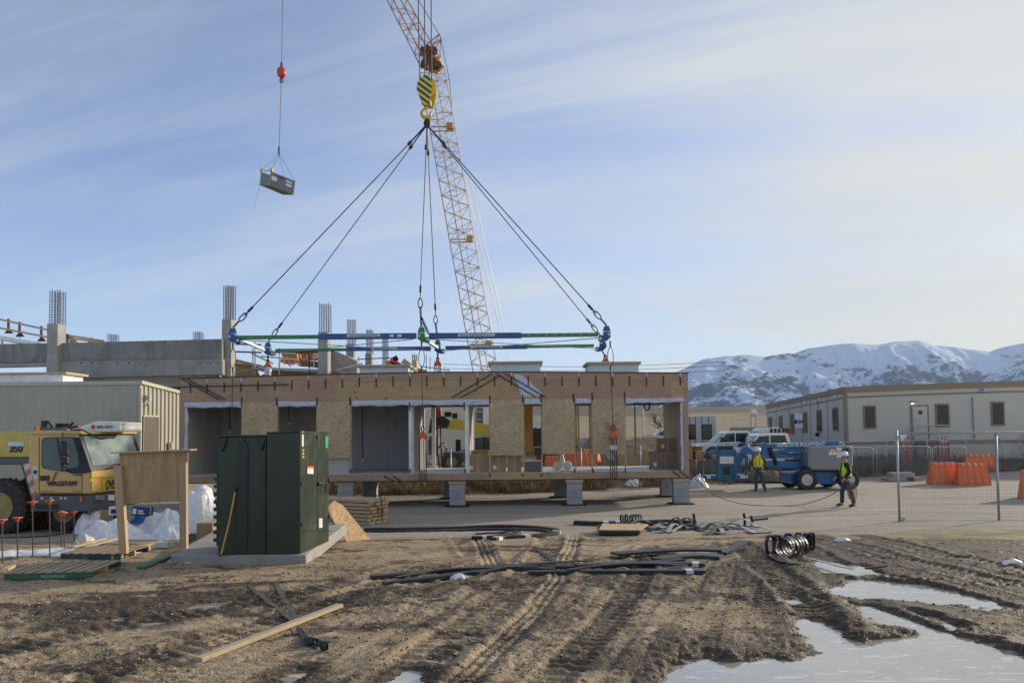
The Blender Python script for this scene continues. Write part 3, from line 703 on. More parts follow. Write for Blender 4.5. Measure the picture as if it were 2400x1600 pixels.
# black hold-down straps and pale tape
def tick(px,py0,py1,w=.035,mat=m_black,name='strap',y=MY-.03):
    x0=W(px,py0,y); x1=W(px,py1,y); b=MB(); b.bb(x0.x-w/2,x0.x+w/2,y-.003,y+.014,x1.z,x0.z); b.build(name,mat,mod)
k=0; px=446
while px<1612:
    t=888-16*sst(421,1000,px)+1; t=float(t); tick(px,t+8+3*(k%2),t+31,.04); 
    if k%2==1: tick(px,t-0,t+9,.045,m_wrap,'tape')
    px+=39.6; k+=1
for px,y0 in((566,931),(648,931),(743,931),(820,930),(960,942),(1088,942),(1148,926),(1225,924),(1268,924),(1344,922),(1388,920),(1464,918)): tick(px,y0,y0+19,.045)
for px in(822,961,1090,1148,1225,1269,1346,1390,1466): tick(px,1098 if px not in(1148,1225,1269) else 1110,1107 if px not in(1148,1225,1269) else 1116,.05)
def diag(a,c):
    A=W(*a,MY-.035);B=W(*c,MY-.035); A.y=B.y=MY-.034; b=MB(); b.beam(A,B,.03,.04,(0,1,0)); b.build('strap',m_black,mod)
for a,c in(((428,889),(516,937)),((441,889),(528,936)),((1060,931),(1153,875)),((1079,932),(1173,879)),((1163,875),(1255,929)),((1185,875),(1278,930)),((900,1115),(924,1127)),((921,1115),(941,1127)),((1577,1103),(1594,1117)),((1592,1103),(1612,1117)),((420,906),(676,901))): diag(a,c)
# wall cables and boxes
for px,py in((849,1075),(676,990),(538,1010)):
    a=W(px,950,MB_-.33); c=W(px,py,MB_-.33); b=MB(); b.tube([(a.x,MB_-.33,3.7),(a.x+.01,MB_-.33,c.z)],.012,6); b.build('cable',m_black,mod)
    b=MB(); b.lathe([(.055,-.02),(.06,.0),(.05,.02)],(a.x+.01,MB_-.32,c.z-.03),'Y',10); b.build('cable_box',m_white,mod)
b=MB(); 
for k in range(4): 
    c=W(1515,951,29.5); b.tube([c+Vector((.11*math.cos(t*.7+k*.3)+.02*k,.05*k,.17*math.sin(t*.7+k*.3))) for t in range(9)],.014,6,closed=True)
b.build('cable_coil',m_black,mod)
# roof curbs
for pa,pb,yt in((838,962,855),(1144,1272,847),(1375,1502,848)):
    Yc=28.4; x0,x1,_,z1=rect(pa,pb,875,yt,Yc); zz_=ztop((x0+x1)/2)+.03
    cb=MB(); cb.bb(x0+.08,x1-.08,Yc,Yc+1.5,zz_-.02,z1-.10); c=cb.build('roof_curb',M('curb_white'+str(pa),(.66,.70,.70),.6,0,.06,1),mod)
    cb=MB(); cb.bb(x0,x1,Yc-.09,Yc+1.59,z1-.10,z1-.03); cb.build('curb_trim',m_lum,c)
    cb=MB(); cb.bb(x0-.01,x1+.01,Yc-.10,Yc+1.6,z1-.03,z1-.005); cb.build('curb_lid',m_roofm,c)
# ================================================================ piers
def pier(x,Y,label):
    z=bz(x,Y)-.01; t=thing('support_pier',label,'pier',(x,Y,z),0,'concrete block piers under the module')
    b=MB(); b.bb(x-.42,x+.42,Y-.35,Y+.35,z,z+.05); b.build('base_pad',m_foot,t)
    h=zf0-.03-z; zt=z+h-.10
    for k in range(3):
        a=z+.052+(zt-z-.052)*k/3; e=z+.05+(zt-z-.05)*(k+1)/3-.004; b=MB(); b.bb(x-.27,x-.003,Y-.2,Y+.2,a,e) if k%2 else b.bb(x-.27,x+.27,Y-.2,Y+.2,a,e)
        if k%2: b.bb(x+.003,x+.27,Y-.2,Y+.2,a,e)
        b.build('concrete_block',m_block,t,bevel=.006)
    b=MB(); b.bb(x-.31,x+.31,Y-.24,Y+.24,zt,zt+.05); b.bb(x-.30,x+.30,Y-.22,Y+.22,zt+.052,zt+.098); b.build('wood_shim',m_lum,t)
for px,Y,l in((1072,27.25,'front pier left of centre under the hanging black straps'),(1345,27.2,'front pier under the middle, second from the right end'),(1594,27.2,'front pier at the right hand end of the module'),(812,27.3,'front pier behind the lumber stack'),
      (1056,30.3,'rear pier half hidden behind the left of centre front pier'),(1314,30.3,'rear pier just left of the middle front pier'),(1563,30.3,'rear pier just left of the right end front pier'),(868,30.2,'rear pier above the lumber stack with pale edges'),(560,30.2,'rear pier behind the green transformer cabinet')):
    pier(W(px,1100,Y).x,Y,'grey concrete block '+l)
# ================================================================ lifting frame
YF=26.7; YB=31.0
sp=thing('spreader_frame','blue and green adjustable spreader bar frame hanging above the module','spreader frame',tuple(W(1000,800,28.9)))
def seg(a,c,w,mat,name): b=MB(); b.beam(a,c,w,w); return b.build(name,mat,sp,bevel=.01)
def bar_run(pts,Y,tag_):
    for (pa,ya),(pb,yb),w,m,n in pts:
        o=seg(W(pa,ya,Y),W(pb,yb,Y),w,m,n)
        if m is m_green:
            A=W(pa,ya,Y);B=W(pb,yb,Y); k=int((B-A).length/.3); b=MB()
            for i in range(1,k): c=A.lerp(B,i/k); b.cyl(c+Vector((0,-w/2-.004,0)),c+Vector((0,w/2+.004,0)),.02,n=8)
            b.build('pin_hole',m_label if pa>1100 else m_black,o)
bar_run([((556,791),(752,789),.13,m_green,'green_bar'),((750,789),(976,787),.19,m_blue,'blue_bar'),((1006,787),(1222,786),.19,m_blue,'blue_bar'),((1220,786),(1402,784),.13,m_green,'green_bar')],YF,0)
bar_run([((646,821),(818,819),.12,m_green,'green_bar'),((815,818),(1010,816),.15,m_blue,'blue_bar'),((1044,815),(1236,813),.15,m_blue,'blue_bar'),((1232,812),(1392,810),.12,m_green,'green_bar')],YB,1)
for (pa,pb,py,Y) in ((815,892,787,YF),(1074,1160,786,YF),(872,930,818,YB),(1102,1178,813,YB)):
    a=W(pa,py,Y);c=W(pb,py,Y); b=MB(); yy=Y-.102 if Y==YF else Y-.082; b.bb(a.x,c.x,yy,yy+.01,a.z-.05,a.z+.05); o=b.build('name_plate',m_label,sp)
    b=MB()
    for i in range(22):
        x=a.x+.06+(c.x-a.x-.12)*i/22; h=.03+.02*rnd.random(); b.bb(x,x+.028,yy-.004,yy,a.z-h,a.z+h*(.4+.5*rnd.random()))
    b.build('plate_lettering',m_green if Y==YF else m_blue,o)
for pa,py,Y in((919,787,YF),(937,787,YF)): a=W(pa,py,Y); b=MB(); b.bb(a.x-.07,a.x+.07,YF-.1,YF-.096,a.z-.045,a.z+.04); b.build('sticker',m_white,sp)
def node(px,py,Y,mat,flip=1):
    c=W(px,py,Y); b=MB(); b.box(c,(.24,.28,.22)); b.prism([c+Vector((-.12*flip,-.13,-.08)),c+Vector((.28*flip,-.13,-.03)),c+Vector((.28*flip,-.13,-.16)),c+Vector((.17*flip,-.13,-.22)),c+Vector((-.03*flip,-.13,-.18))],(0,.26,0))
    b.prism([c+Vector((-.14,-.04,.14)),c+Vector((.14,-.04,.14)),c+Vector((.08,-.04,.32)),c+Vector((-.08,-.04,.32))],(0,.08,0)); o=b.build('corner_node',mat,sp,bevel=.012)
    b=MB(); b.cyl(c+Vector((.24*flip,-.22,-.14)),c+Vector((.24*flip,.22,-.14)),.05,n=12); b.cyl(c+Vector((-.05*flip,-.2,.0)),c+Vector((-.05*flip,.2,0)),.045,n=12); b.build('node_pin',m_steel,o)
    return c
nF=[node(546,790,YF,m_blue,1),node(988,788,YF,m_green,1),node(1422,785,YF,m_blue,-1)]
nB=[node(628,821,YB,m_blue,1),node(1026,816,YB,m_blue,1),node(1412,811,YB,m_blue,-1)]
for i in range(3): seg(nF[i]+Vector((.12*(1-i),.2,-.03)),nB[i]+Vector((-.1*(1-i),-.2,0)),.11,m_label if i<2 else m_blue,'cross_bar')
for a,c in((nF[0],nB[1]),(nB[0],nF[1]),(nF[1],nB[2]),(nB[1],nF[2])):
    b=MB(); b.tube([a+Vector((.3,0,-.1)),c+Vector((-.3,0,-.1))],.016,6); b.build('brace_cable',M('brace',(.4,.33,.28),.5),sp)
def chain(b,a,c,r=.016,l=.11):
    d=c-a; n=max(2,int(d.length/(l*.72))); t=d.normalized(); u=t.orthogonal().normalized(); w=t.cross(u)
    for i in range(n):
        m=a+d*((i+.5)/n); s=u if i%2 else w
        b.tube([m+t*(l/2*math.cos(q))+s*(l*.3*math.sin(q)) for q in [k*math.pi/5 for k in range(10)]],r,5,closed=True)
def ring(b,c,rx,rz,r,t=Vector((1,0,0))):
    b.tube([c+t*(rx*math.cos(k*math.pi/8))+Vector((0,0,rz*math.sin(k*math.pi/8))) for k in range(16)],r,6,closed=True)
apex=W(1001,293,28.9)
SL=[(nF[0],'left front',None),(nB[0],'left rear',None),(nF[1],'middle front',W(985,697,YF)),(nB[1],'middle rear',W(1021,738,YB)),(nF[2],'right front',None),(nB[2],'right rear',None)]
for c,l,mid in SL:
    end=c+Vector((0,0,.34)); 
    t=thing('wire_sling','black wire rope sling from the hook to the '+l+' point of the frame','sling',tuple(end),0,'wire rope slings fanning from the hook')
    low=mid if mid is not None else end+(apex-end).normalized()*.55
    d=(low-apex).normalized(); sd=Vector((1 if c.x>apex.x else -1,0,0)).cross(d).normalized()*.05
    k=apex+d*1.0
    b=MB(); b.tube([apex,k],.025,6); b.tube([apex+sd,k+sd*.3],.025,6); b.build('rope_eye',m_rope,t)
    b=MB(); b.tube([k,low],.019,6); b.build('wire_rope',m_rope,t)
    b=MB(); b.tube([k-d*.05,k+d*.12],.06,8); b.tube([low-d*.45,low-d*.2],.045,8); b.build('ferrule',m_black,t)
    b=MB(); 
    if mid is not None:
        ring(b,low-Vector((0,0,.2)),.075,.17,.022); chain(b,low-Vector((0,0,.35)),end+Vector((0,0,-.04)),.017,.12)
        if l=='middle front': chain(b,low-Vector((-.03,0,.7)),c+Vector((.24,0,.1)),.02,.14)
        b.build('chain',m_rope,t)
    else:
        q=low-d*.0; u=d; s=d.cross(Vector((0,1,0))).normalized()
        b.tube([q+u*.05+u*(.19*math.cos(a))+s*(.075*math.sin(a)) for a in [k2*math.pi/8 for k2 in range(16)]],.022,6,closed=True)
        b.tube([q+u*.25,end],.03,6); b.build('shackle',m_black,t)
# drop lines
def drop(px,y0,yhead,Y,top,label,ns,ybot,tape=None,back=False):
    a=top; h=W(px,yhead,Y); h.y=a.y
    t=thing('drop_sling',label,'sling',tuple(h),0,'drop slings below the lifting frame')
    b=MB(); 
    if not back:
        b.tube([a-Vector((0,0,.2)),a-Vector((-.0,0,.42))],.03,6); ring(b,a-Vector((0,0,.75)),.10,.33,.014); b.tube([a-Vector((0,0,1.05)),a-Vector((0,0,1.25))],.03,6)
        b.tube([a-Vector((0,0,1.1)),h+Vector((0,0,.3))],.013,6); ring(b,h+Vector((0,0,.22)),.05,.09,.02)
    else: b.tube([a-Vector((0,0,.2)),h+Vector((0,0,.16))],.035,6); ring(b,h+Vector((0,0,.16)),.055,.08,.02)
    b.build('drop_rope',m_rope,t)
    b=MB(); b.prism([h+Vector((x,-.06,z)) for x,z in((-.05,.14),(.05,.14),(.09,.05),(.155,-.03),(.155,-.13),(.11,-.08),(.055,-.13),(0,-.08),(-.055,-.13),(-.11,-.08),(-.155,-.13),(-.155,-.03),(-.09,.05))],(0,.12,0)); b.build('strap_head',m_redcap,t,bevel=.01)
    zb=W(px,ybot,Y).z
    for i in range(ns):
        x=h.x+(-.11+.22*i/(ns-1)); b=MB(); b.beam((x,h.y,h.z-.1),(x,h.y,zb),.032,.018); b.build('black_strap',m_black if not tape=='wrap' else m_wrap,t)
    if tape=='band': z=W(px,1048,Y).z; b=MB(); b.bb(h.x-.13,h.x+.13,h.y-.02,h.y+.02,z-.08,z+.08); b.build('tape_band',m_steel,t)
    if tape=='wrap': b=MB(); b.lathe([(.09,0),(.13,.04),(.15,-.12),(.12,-.25),(.17,-.5)],h-Vector((0,0,.1)),n=9); b.build('wrap_bundle',m_wrap,t,smooth=True)
drop(541,820,1100,YF,nF[0],'drop line at the left end of the module, ending behind the green cabinet',4,1125)
drop(991,800,1020,YF,nF[1],'drop line before the middle opening with red head and black straps',4,1128)
drop(1437,820,1018,YF,Vector((nF[2].x+.12,nF[2].y,nF[2].z)),'drop line before the right hand OSB panel, its straps taped silver',4,1123,'band')
drop(628,850,856,YB,nB[0],'short rear drop line over the left roof with white wrapped straps',4,884,'wrap',True)
drop(1026,850,851,YB,nB[1],'short rear drop line over the middle of the roof with a red head',4,880,None,True)
drop(1419,840,845,YB,nB[2],'short rear drop line over the right roof curb with a red head',4,868,None,True)
# hook block
hb=thing('hook_block','yellow and black striped crane hook block above the slings','hook block',tuple(apex))
Yh=28.9; out=[(983,190),(992,181),(1003,178),(1009,188),(1013,205),(1012,222),(1006,249),(990,249),(986,236),(978,215),(977,203)]
P=[W(x,y,Yh) for x,y in out]; P=[Vector((p.x,Yh-.12,p.z)) for p in P]
def stripes(name):
    t=NT(name); p=t.pos(); s=t.sep(p); v=t.math('ADD',t.math('MULTIPLY',s[0],3.2),t.math('MULTIPLY',s[2],4.2)); f=t.math('GREATER_THAN',t.math('FRACT',v),.52)
    n=t.noise(p,12,4); c=t.mix(f,(.62,.50,.10),(.03,.03,.028)); c=t.mix(t.math('MULTIPLY',t.ramp(n,[(.45,0),(.7,1)]),.3),c,(.2,.17,.1)); return t.fin(c,.45)
m_str=stripes('striped_paint')
b=MB(); b.prism(P,(0,.03,0)); b.build('side_plate',m_str,hb,bevel=.008)
b=MB(); b.prism([Vector((p.x+.16,Yh+.16,p.z-.02)) for p in P],(0,.05,0)); b.build('side_plate',m_yel,hb,bevel=.008)
c=W(1000,200,Yh); b=MB()
for k in range(3): b.lathe([(.26,-.03),(.30,-.015),(.27,0),(.30,.015),(.26,.03)],(c.x+.05,Yh-.04+.075*k,c.z-.12),'Y',20)
b.build('sheave',m_yel,hb,smooth=True,auto=30)
b=MB(); c=W(998,243,Yh); b.box(c+Vector((.06,.03,0)),(.30,.26,.22)); b.build('cheek_block',m_yel,hb,bevel=.02)
c=W(999,266,Yh); b=MB(); b.tube([c+Vector((0,0,.28)),c+Vector((0,0,.16))],.06,8)
b.tube([c+Vector((.17*math.cos(a),0,.17*math.sin(a)+.0)) for a in [R(100+k*28) for k in range(11)]],[.05,.06,.068,.07,.075,.08,.078,.07,.06,.05,.03],8); b.build('hook',m_yel,hb,smooth=True)
b=MB(); b.tube([c+Vector((.02,0,-.12)),apex],.06,8); ring(b,apex+Vector((0,0,.06)),.10,.16,.035); b.build('master_link',m_black,hb)
for pa,pb in((977,984),(994,996),(1009,1012)):
    a=W(pb,192,Yh); e=W(pa,-160,Yh+.2); b=MB(); b.tube([a,e],.022,6); b.build('hoist_rope',m_rope,hb)
# ================================================================ lattice crane
m_lat=M('lattice_paint',(.46,.21,.06),.5,.1,.25,.3,.05,dirt=.3); m_latw=M('lattice_weathered',(.52,.33,.13),.5,.1,.2,.3,.05); m_cor=M('crane_orange',(.62,.30,.10),.5,0,.2,1)
def lattice(name,p0,p1,w0,w1,n,mat,par,rc=.055,rl=.028,yaw=R(32)):
    p0=Vector(p0);p1=Vector(p1);d=(p1-p0).normalized(); u=Vector((math.cos(yaw),math.sin(yaw),0)); u=(u-d*d.dot(u)).normalized(); v=d.cross(u)
    b=MB(); cor=[]
    for i in range(n+1):
        t=i/n; c=p0.lerp(p1,t); w=(w0+(w1-w0)*t)/2; cor.append([c+u*(a*w)+v*(q*w) for a,q in((-1,-1),(1,-1),(1,1),(-1,1))])
    for k in range(4): b.tube([cor[0][k],cor[n][k]],rc,5,cap=False)
    for i in range(n):
        for k in range(4):
            j=(k+1)%4
            if (i+k)%2: b.tube([cor[i][k],cor[i+1][j]],rl,4,cap=False)
            else: b.tube([cor[i][j],cor[i+1][k]],rl,4,cap=False)
            if i%5==0: b.tube([cor[i][k],cor[i][j]],rl,4,cap=False)
    return b.build(name,mat,par,fix=False)
cr=thing('lattice_crane','tall orange lattice boom crane with a luffing jib standing behind the module','crane',tuple(W(1160,1000,75)))
J=W(1012,163,72); 
lattice('boom',W(1158,985,75),J,1.75,1.75,46,m_latw,cr)
lattice('jib',W(1010,150,72),W(925,-10,68.5),1.5,1.2,9,m_lat,cr)
lattice('jib',W(925,-10,68.5),W(780,-290,63.5),1.2,1.0,13,m_lat,cr)
b=MB(); c=W(1013,150,72)
b.box(c,(1.5,1.5,1.1),Matrix.Rotation(R(20),3,'Y')); b.build('boom_head',m_cor,cr,bevel=.05)
b=MB()
for k in range(26):
    q=c+Vector((rnd.uniform(-.9,.8),rnd.uniform(-1,-.6),rnd.uniform(-.9,1.1))); b.box(q,(rnd.uniform(.3,.7),.5,rnd.uniform(.3,.6)),Matrix.Rotation(rnd.random(),3,'Y'))
b.build('winch_gear',m_rust,cr)
for s in(-.5,.5):
    b=MB(); e=W(1032,86,72)+Vector((0,s,0)); b.tube([W(1000,112,71.6)+Vector((0,s,0)),e],.06,5); b.tube([W(1012,122,71.8)+Vector((0,s,0)),e],.05,5); b.tube([W(1018,103,71.8)+Vector((0,s,0)),W(1012,122,71.8)+Vector((0,s,0))],.04,5); b.build('jib_strut',m_lat,cr)
for pts in([(1032,86,72),(977,-5,69)],[(1032,86,72),(1053,187,72),(1060,262,72.5)],[(1033,90,72),(1031,125,72),(1034,150,72)],[(1042,189,72.4),(1054,187,72.4)]):
    b=MB(); b.tube([W(*q) for q in pts],.035,5); b.build('pendant_line',m_black,cr)
for pts in([(1090,415,76),(1107,500,76.5),(1172,775,78)],[(1099,415,77),(1120,500,77),(1182,775,79)],[(1172,775,78),(1196,870,79)],[(1182,775,79),(1206,870,79)]):
    b=MB(); b.tube([W(*q) for q in pts],.05 if pts[0][1]<500 else .018,5); b.build('pendant_bar',m_white,cr)
for py,Y in((300,72.4),(560,73),(805,74)):
    tt=(py-163)/(985-163); c=W(1012,163,72).lerp(W(1158,985,75),tt); b=MB(); 
    for s in(-.9,.9): b.box(c+Vector((0,s*.6,0)),(2.1,.08,.1)); 
    b.box(c+Vector((.75,-.5,.05)),(.6,.5,.55)); b.build('section_joint',m_cor if py==560 else m_lat,cr)
# hoist line, ball and basket
YK=60.; q=W(655,360,YK)
bk=thing('lifting_basket','grey metal work basket tilted in the sky on a thin crane line','basket',tuple(W(650,440,YK)))
P0=W(632,434,YK); ex=W(688,457,YK-.4)-P0; ey=W(609,434,YK+1.3)-P0; ez=W(636,403,YK)-P0
m_alu=M('aluminium_panel',(.20,.19,.17),.6,.1,.15,3); m_alud=M('basket_floor',(.14,.12,.09),.8)
def face(a,u,v,th,mat,name,par=bk):
    n=u.cross(v).normalized()*th; b=MB(); b.prism([a,a+u,a+u+v,a+v],n); return b.build(name,mat,par)
face(P0,ex,ez,.04,m_alu,'side_panel'); face(P0+ey,ex,ez,-.04,m_alu,'side_panel'); face(P0,ex,ey,.05,m_alud,'basket_floor'); face(P0+ex,ey,ez,-.04,m_alu,'end_panel')
face(P0+ex*.0,ey,ez*.8,.04,m_alu,'end_panel')
b=MB()
for a,c in((P0+ez,P0+ez+ex),(P0+ez+ey,P0+ez+ey+ex),(P0+ez+ex,P0+ez+ex+ey),(P0,P0+ez*1.1),(P0+ey,P0+ey+ez*1.15),(P0+ez*1.1,P0+ey+ez*1.12),(P0+ex,P0+ex+ez)): b.beam(a,c,.07)
b.build('top_rail',m_galv,bk)
for f in(1.12,): 
    for a in(P0+ez*f,P0+ey+ez*f): b=MB(); b.box(a,(.22,.22,.3)); b.build('corner_bracket',m_yel,bk,bevel=.02)
n=-ex.cross(ez).normalized()*.03
for i,(u0,u1,v0,v1,m) in enumerate(((.05,.28,.45,.75,m_white),(.12,.36,.22,.36,m_red),(.16,.60,.84,.90,m_dark),(.66,.90,.45,.62,m_white),(.66,.9,.7,.86,m_label),(.16,.3,.78,.88,m_red))):
    b=MB(); nn=n if (n.y<0) else -n; b.prism([P0+ex*u0+ez*v0+nn*(1.5+.2*i),P0+ex*u1+ez*v0+nn*(1.5+.2*i),P0+ex*u1+ez*v1+nn*(1.5+.2*i),P0+ex*u0+ez*v1+nn*(1.5+.2*i)],nn*.3); b.build('sticker',m,bk)
top=W(654,362,YK); b=MB()
for a in(P0+ez*1.12,P0+ey+ez*1.12,P0+ex+ez,P0+ex+ey+ez): b.tube([top,a],.018,4)
b.tube([P0+ey,W(594,488,YK)],.015,4); b.build('bridle_cable',M('cable_grey',(.3,.3,.32),.5),bk)
hl=thing('hoist_line','thin vertical crane line with a red overhaul ball holding the metal basket','crane line',tuple(top))
b=MB(); b.tube([W(663,-40,YK),W(660,160,YK),top],.03,5); b.build('wire_rope',M('rope_grey',(.16,.16,.18),.5),hl)
c=W(660,170,YK); b=MB(); b.lathe([(.08,-.45),(.32,-.3),(.36,-.1),(.36,.15),(.28,.32),(.1,.42)],c,n=14); b.build('overhaul_ball',m_red,hl,smooth=True,auto=50)
b=MB(); ring(b,c-Vector((0,0,.65)),.12,.18,.05); b.build('hook',m_black,hl)
b=MB(); b.tube([c+Vector((0,0,.4)),c+Vector((0,0,.8))],.1,6); b.build('rope_socket',m_black,hl)
b=MB(); b.tube([top,top+Vector((0,0,.6))],.08,6); b.build('rope_socket',m_black,hl)
# ================================================================ concrete structure
cb_=thing('concrete_building','unfinished grey concrete frame building with rebar sticking up behind the tan metal building','building under construction',(-20,48,0))
m_reb=M('rebar',(.10,.075,.065),.7,.3,.3,8)
def rebar(x,Y,z0,z1,w,d,n=5,par=cb_):
    b=MB(); xs_=[x-w/2+w*i/(n-1) for i in range(n)]
    for yy in(Y-d/2,Y+d/2):
        for xx in xs_: b.tube([(xx+rnd.uniform(-.015,.015),yy,z0),(xx+rnd.uniform(-.015,.015),yy,z1+rnd.uniform(-.06,.06))],.021,4)
    z=z0+.1
    while z<z1-.03:
        c=[(x-w/2,Y-d/2,z),(x+w/2,Y-d/2,z),(x+w/2,Y+d/2,z),(x-w/2,Y+d/2,z)]; b.tube(c,.013,4,closed=True); z+=.155
    b.build('rebar_cage',m_reb,par,fix=False)
for pa,pb,ptop,pr,Y,dp in((110,133,758,678,47,.9),(520,541,748,668,48,.75),(745,768,778,709,50,.9),(811,829,806,747,62,.8),(856,871,828,771,75,.9)):
    x0,x1,_,z1=rect(pa,pb,900,ptop,Y); b=MB(); b.bb(x0,x1,Y,Y+dp,0,z1); b.build('column',m_conc,cb_,bevel=.02)
    zr=W((pa+pb)/2,pr,Y).z; rebar((x0+x1)/2+.05,Y+dp/2,z1,zr,(x1-x0)*.95,dp*.7)
x0,x1,z0,z1=rect(897,909,845,792,88); rebar((x0+x1)/2,88,z0-1,z1,x1-x0,.6)
for pa,pb,p0,p1,Y in((256,275,806,784,70),(456,474,800,778,72),(160,166,805,784,60)): x0,x1,z0,z1=rect(pa,pb,p0,p1,Y); rebar((x0+x1)/2,Y,z0-.5,z1,x1-x0,.6,5)
def beam_poly(pts,Y,dp,mat,name):
    P=[W(*p,Y) for p in pts]; P=[Vector((p.x,Y,p.z)) for p in P]; b=MB(); b.prism(P,(0,dp,0)); return b.build(name,mat,cb_)
beam_poly([(133,804),(520,794),(520,840),(133,846)],47.5,.4,m_concd,'spandrel_beam')
beam_poly([(133,846.5),(520,840.5),(520,877),(300,882),(133,887)],47.3,.7,M_concrete('beam_lower',(.28,.28,.27),.6,.9,warm=(.15,.14,.12)),'lower_beam')
beam_poly([(-60,807),(110,804),(110,849),(-60,853)],47.5,.4,m_concd,'spandrel_beam')
beam_poly([(-60,853.5),(110,849.5),(110,857),(-60,861)],47.3,.7,m_conc,'slab_edge')
for px in(190,217,243,275,301,328,469,493,512): c=W(px,850,47.28); b=MB(); b.cyl(c,c+Vector((0,.04,0)),.045,n=8); b.build('tie_hole',m_dark,cb_)
b=MB(); x0=W(-60,900,49).x; x1=W(520,900,49).x; b.bb(x0,x1,48.2,60,5.6,6.4); b.build('floor_slab',m_conc,cb_)
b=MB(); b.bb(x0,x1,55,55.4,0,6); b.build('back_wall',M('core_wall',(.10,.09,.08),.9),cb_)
beam_poly([(768,823),(792,824),(837,846),(837,905),(768,905)],52,.3,m_conc,'side_wall')
P=[W(768,822,50.9),W(837,846,61)]; b=MB(); x=P[0].x; 
b.prism([(x-.15,50.9,0),(x-.15,50.9,W(768,822,50.9).z),(x-.15,54,W(790,823,53).z),(x-.15,62,W(836,845,62).z),(x-.15,62,0)],(.12,0,0)); b.build('side_wall',m_conc,cb_)
# sloped deck with guard rail at far left, built of timber
b=MB(); A=[W(-60,775,60),W(112,806,60),W(112,812,60),W(-60,787,60)]; b.prism([Vector((p.x,60,p.z)) for p in A],(0,5,0)); b.build('deck_edge',m_white,cb_)
for px,y0,y1 in((20,747,778),(46,754,786),(97,764,797),(172,786,800),(215,791,800)):
    a=W(px,y1,59.9);c=W(px,y0,59.9); b=MB(); b.beam(a,c,.14); b.prism([a+Vector((-.35,0,-.1)),a+Vector((.35,0,-.1)),a+Vector((0,0,.35))],(0,.1,0)); b.build('guard_post',m_rust if px<110 else m_lumz,cb_)
for pts in([(-60,735),(112,773)],[(-60,757),(112,790)],[(140,783),(245,799)],[(140,790),(250,803)]):
    b=MB(); b.beam(W(*pts[0],59.8),W(*pts[1],59.8),.06,.15); b.build('guard_rail',m_lum,cb_)
for px in(5,50): a=W(px,790,60.5); b=MB(); b.beam(a,a-Vector((0,0,1.4)),.1); b.build('shore_post',m_galv,cb_)
# formwork deck between the columns
fw=thing('formwork_deck','timber formwork deck with guard rails between the concrete columns','formwork',(-15,52,0))
def plank(a,c,w,h,mat,name,par=fw): b=MB(); b.beam(a,c,w,h); return b.build(name,mat,par)
b=MB(); P=[W(541,838,52),W(640,862,52),W(640,866,52),W(541,846,52)]; b.prism([Vector((p.x,52,p.z)) for p in P],(0,5,0)); b.build('deck_panel',m_lum,fw)
b=MB(); P=[W(545,848,52.3),W(600,860,52.3),W(610,885,52.3),W(545,885,52.3)]; b.prism([Vector((p.x,52.3,p.z)) for p in P],(0,.1,0)); b.build('shutter_panel',m_osb2,fw)
b=MB(); P=[W(640,866,53),W(745,868,53),W(745,885,53),W(600,885,53)]; b.prism([Vector((p.x,53,p.z)) for p in P],(0,.1,0)); b.build('shutter_panel',m_osb2,fw)
b=MB(); P=[W(600,862,52),W(745,868,52),W(745,872,52),W(600,867,52)]; b.prism([Vector((p.x,51.9,p.z)) for p in P],(0,4,0)); b.build('deck_edge',m_galv,fw)
for px,y0,y1 in((565,875,905),(593,815,890),(598,800,880),(655,815,890),(725,825,885),(736,820,860)): plank(W(px,y0,51.7),W(px,y1,51.7),.07,.07,m_galv if px!=725 else m_rust,'shore_post')
for a,c,m in(((545,806),(612,808),m_rust),((552,824),(613,826),m_rust),((628,826),(784,824),m_rust),((612,835),(700,842),m_galv),((500,882),(615,860),m_galv),((740,878),(850,852),m_galv),((612,862),(750,866),m_galv),((590,828),(640,852),m_lum),((775,864),(838,882),m_lum)): plank(W(*a,51.6),W(*c,51.6),.06,.1,m,'guard_rail')
m_stk=M_wood('timber_stack',(.42,.24,.10),0,(.15,.08,.03))
for k,(pa,pb,y0,y1,Y,l,m) in enumerate(((660,695,828,850,54,'short square bundle of OSB sheets on the formwork deck',m_osb2),(692,742,824,842,56,'long bundle of orange timber beams on the formwork deck',m_stk),(700,745,846,858,53,'loose fan of bright timber boards beside the third concrete column',m_stk))):
    x0,x1,z0,z1=rect(pa,pb,y1,y0,Y); b=MB(); h=(z1-z0)/5
    for i in range(5):
        for j in range(4): b.box(((x0+x1)/2+rnd.uniform(-.1,.1),Y+.3*j,z0+h*(i+.5)),(x1-x0,.26,h*.86),Matrix.Rotation(R(rnd.uniform(-3,3)+(6 if k==2 else 2)),3,'Y')@Matrix.Rotation(R(rnd.uniform(-4,4)),3,'Z'))
    o=b.build('timber_bundle',m); tag(o,l,'timber stack','timber bundles on the concrete deck')
b=MB(); 
for i in range(34): x=W(rnd.uniform(655,740),1,53).x; z=W(1,rnd.uniform(852,866),53).z; b.tube([(x,53,z),(x+rnd.uniform(-.2,.2),53.2,z+rnd.uniform(.2,.5))],.03,4)
tag(b.build('scaffold_jacks',m_redcap),'cluster of small red screw jacks below the timber bundles','scaffold jacks')
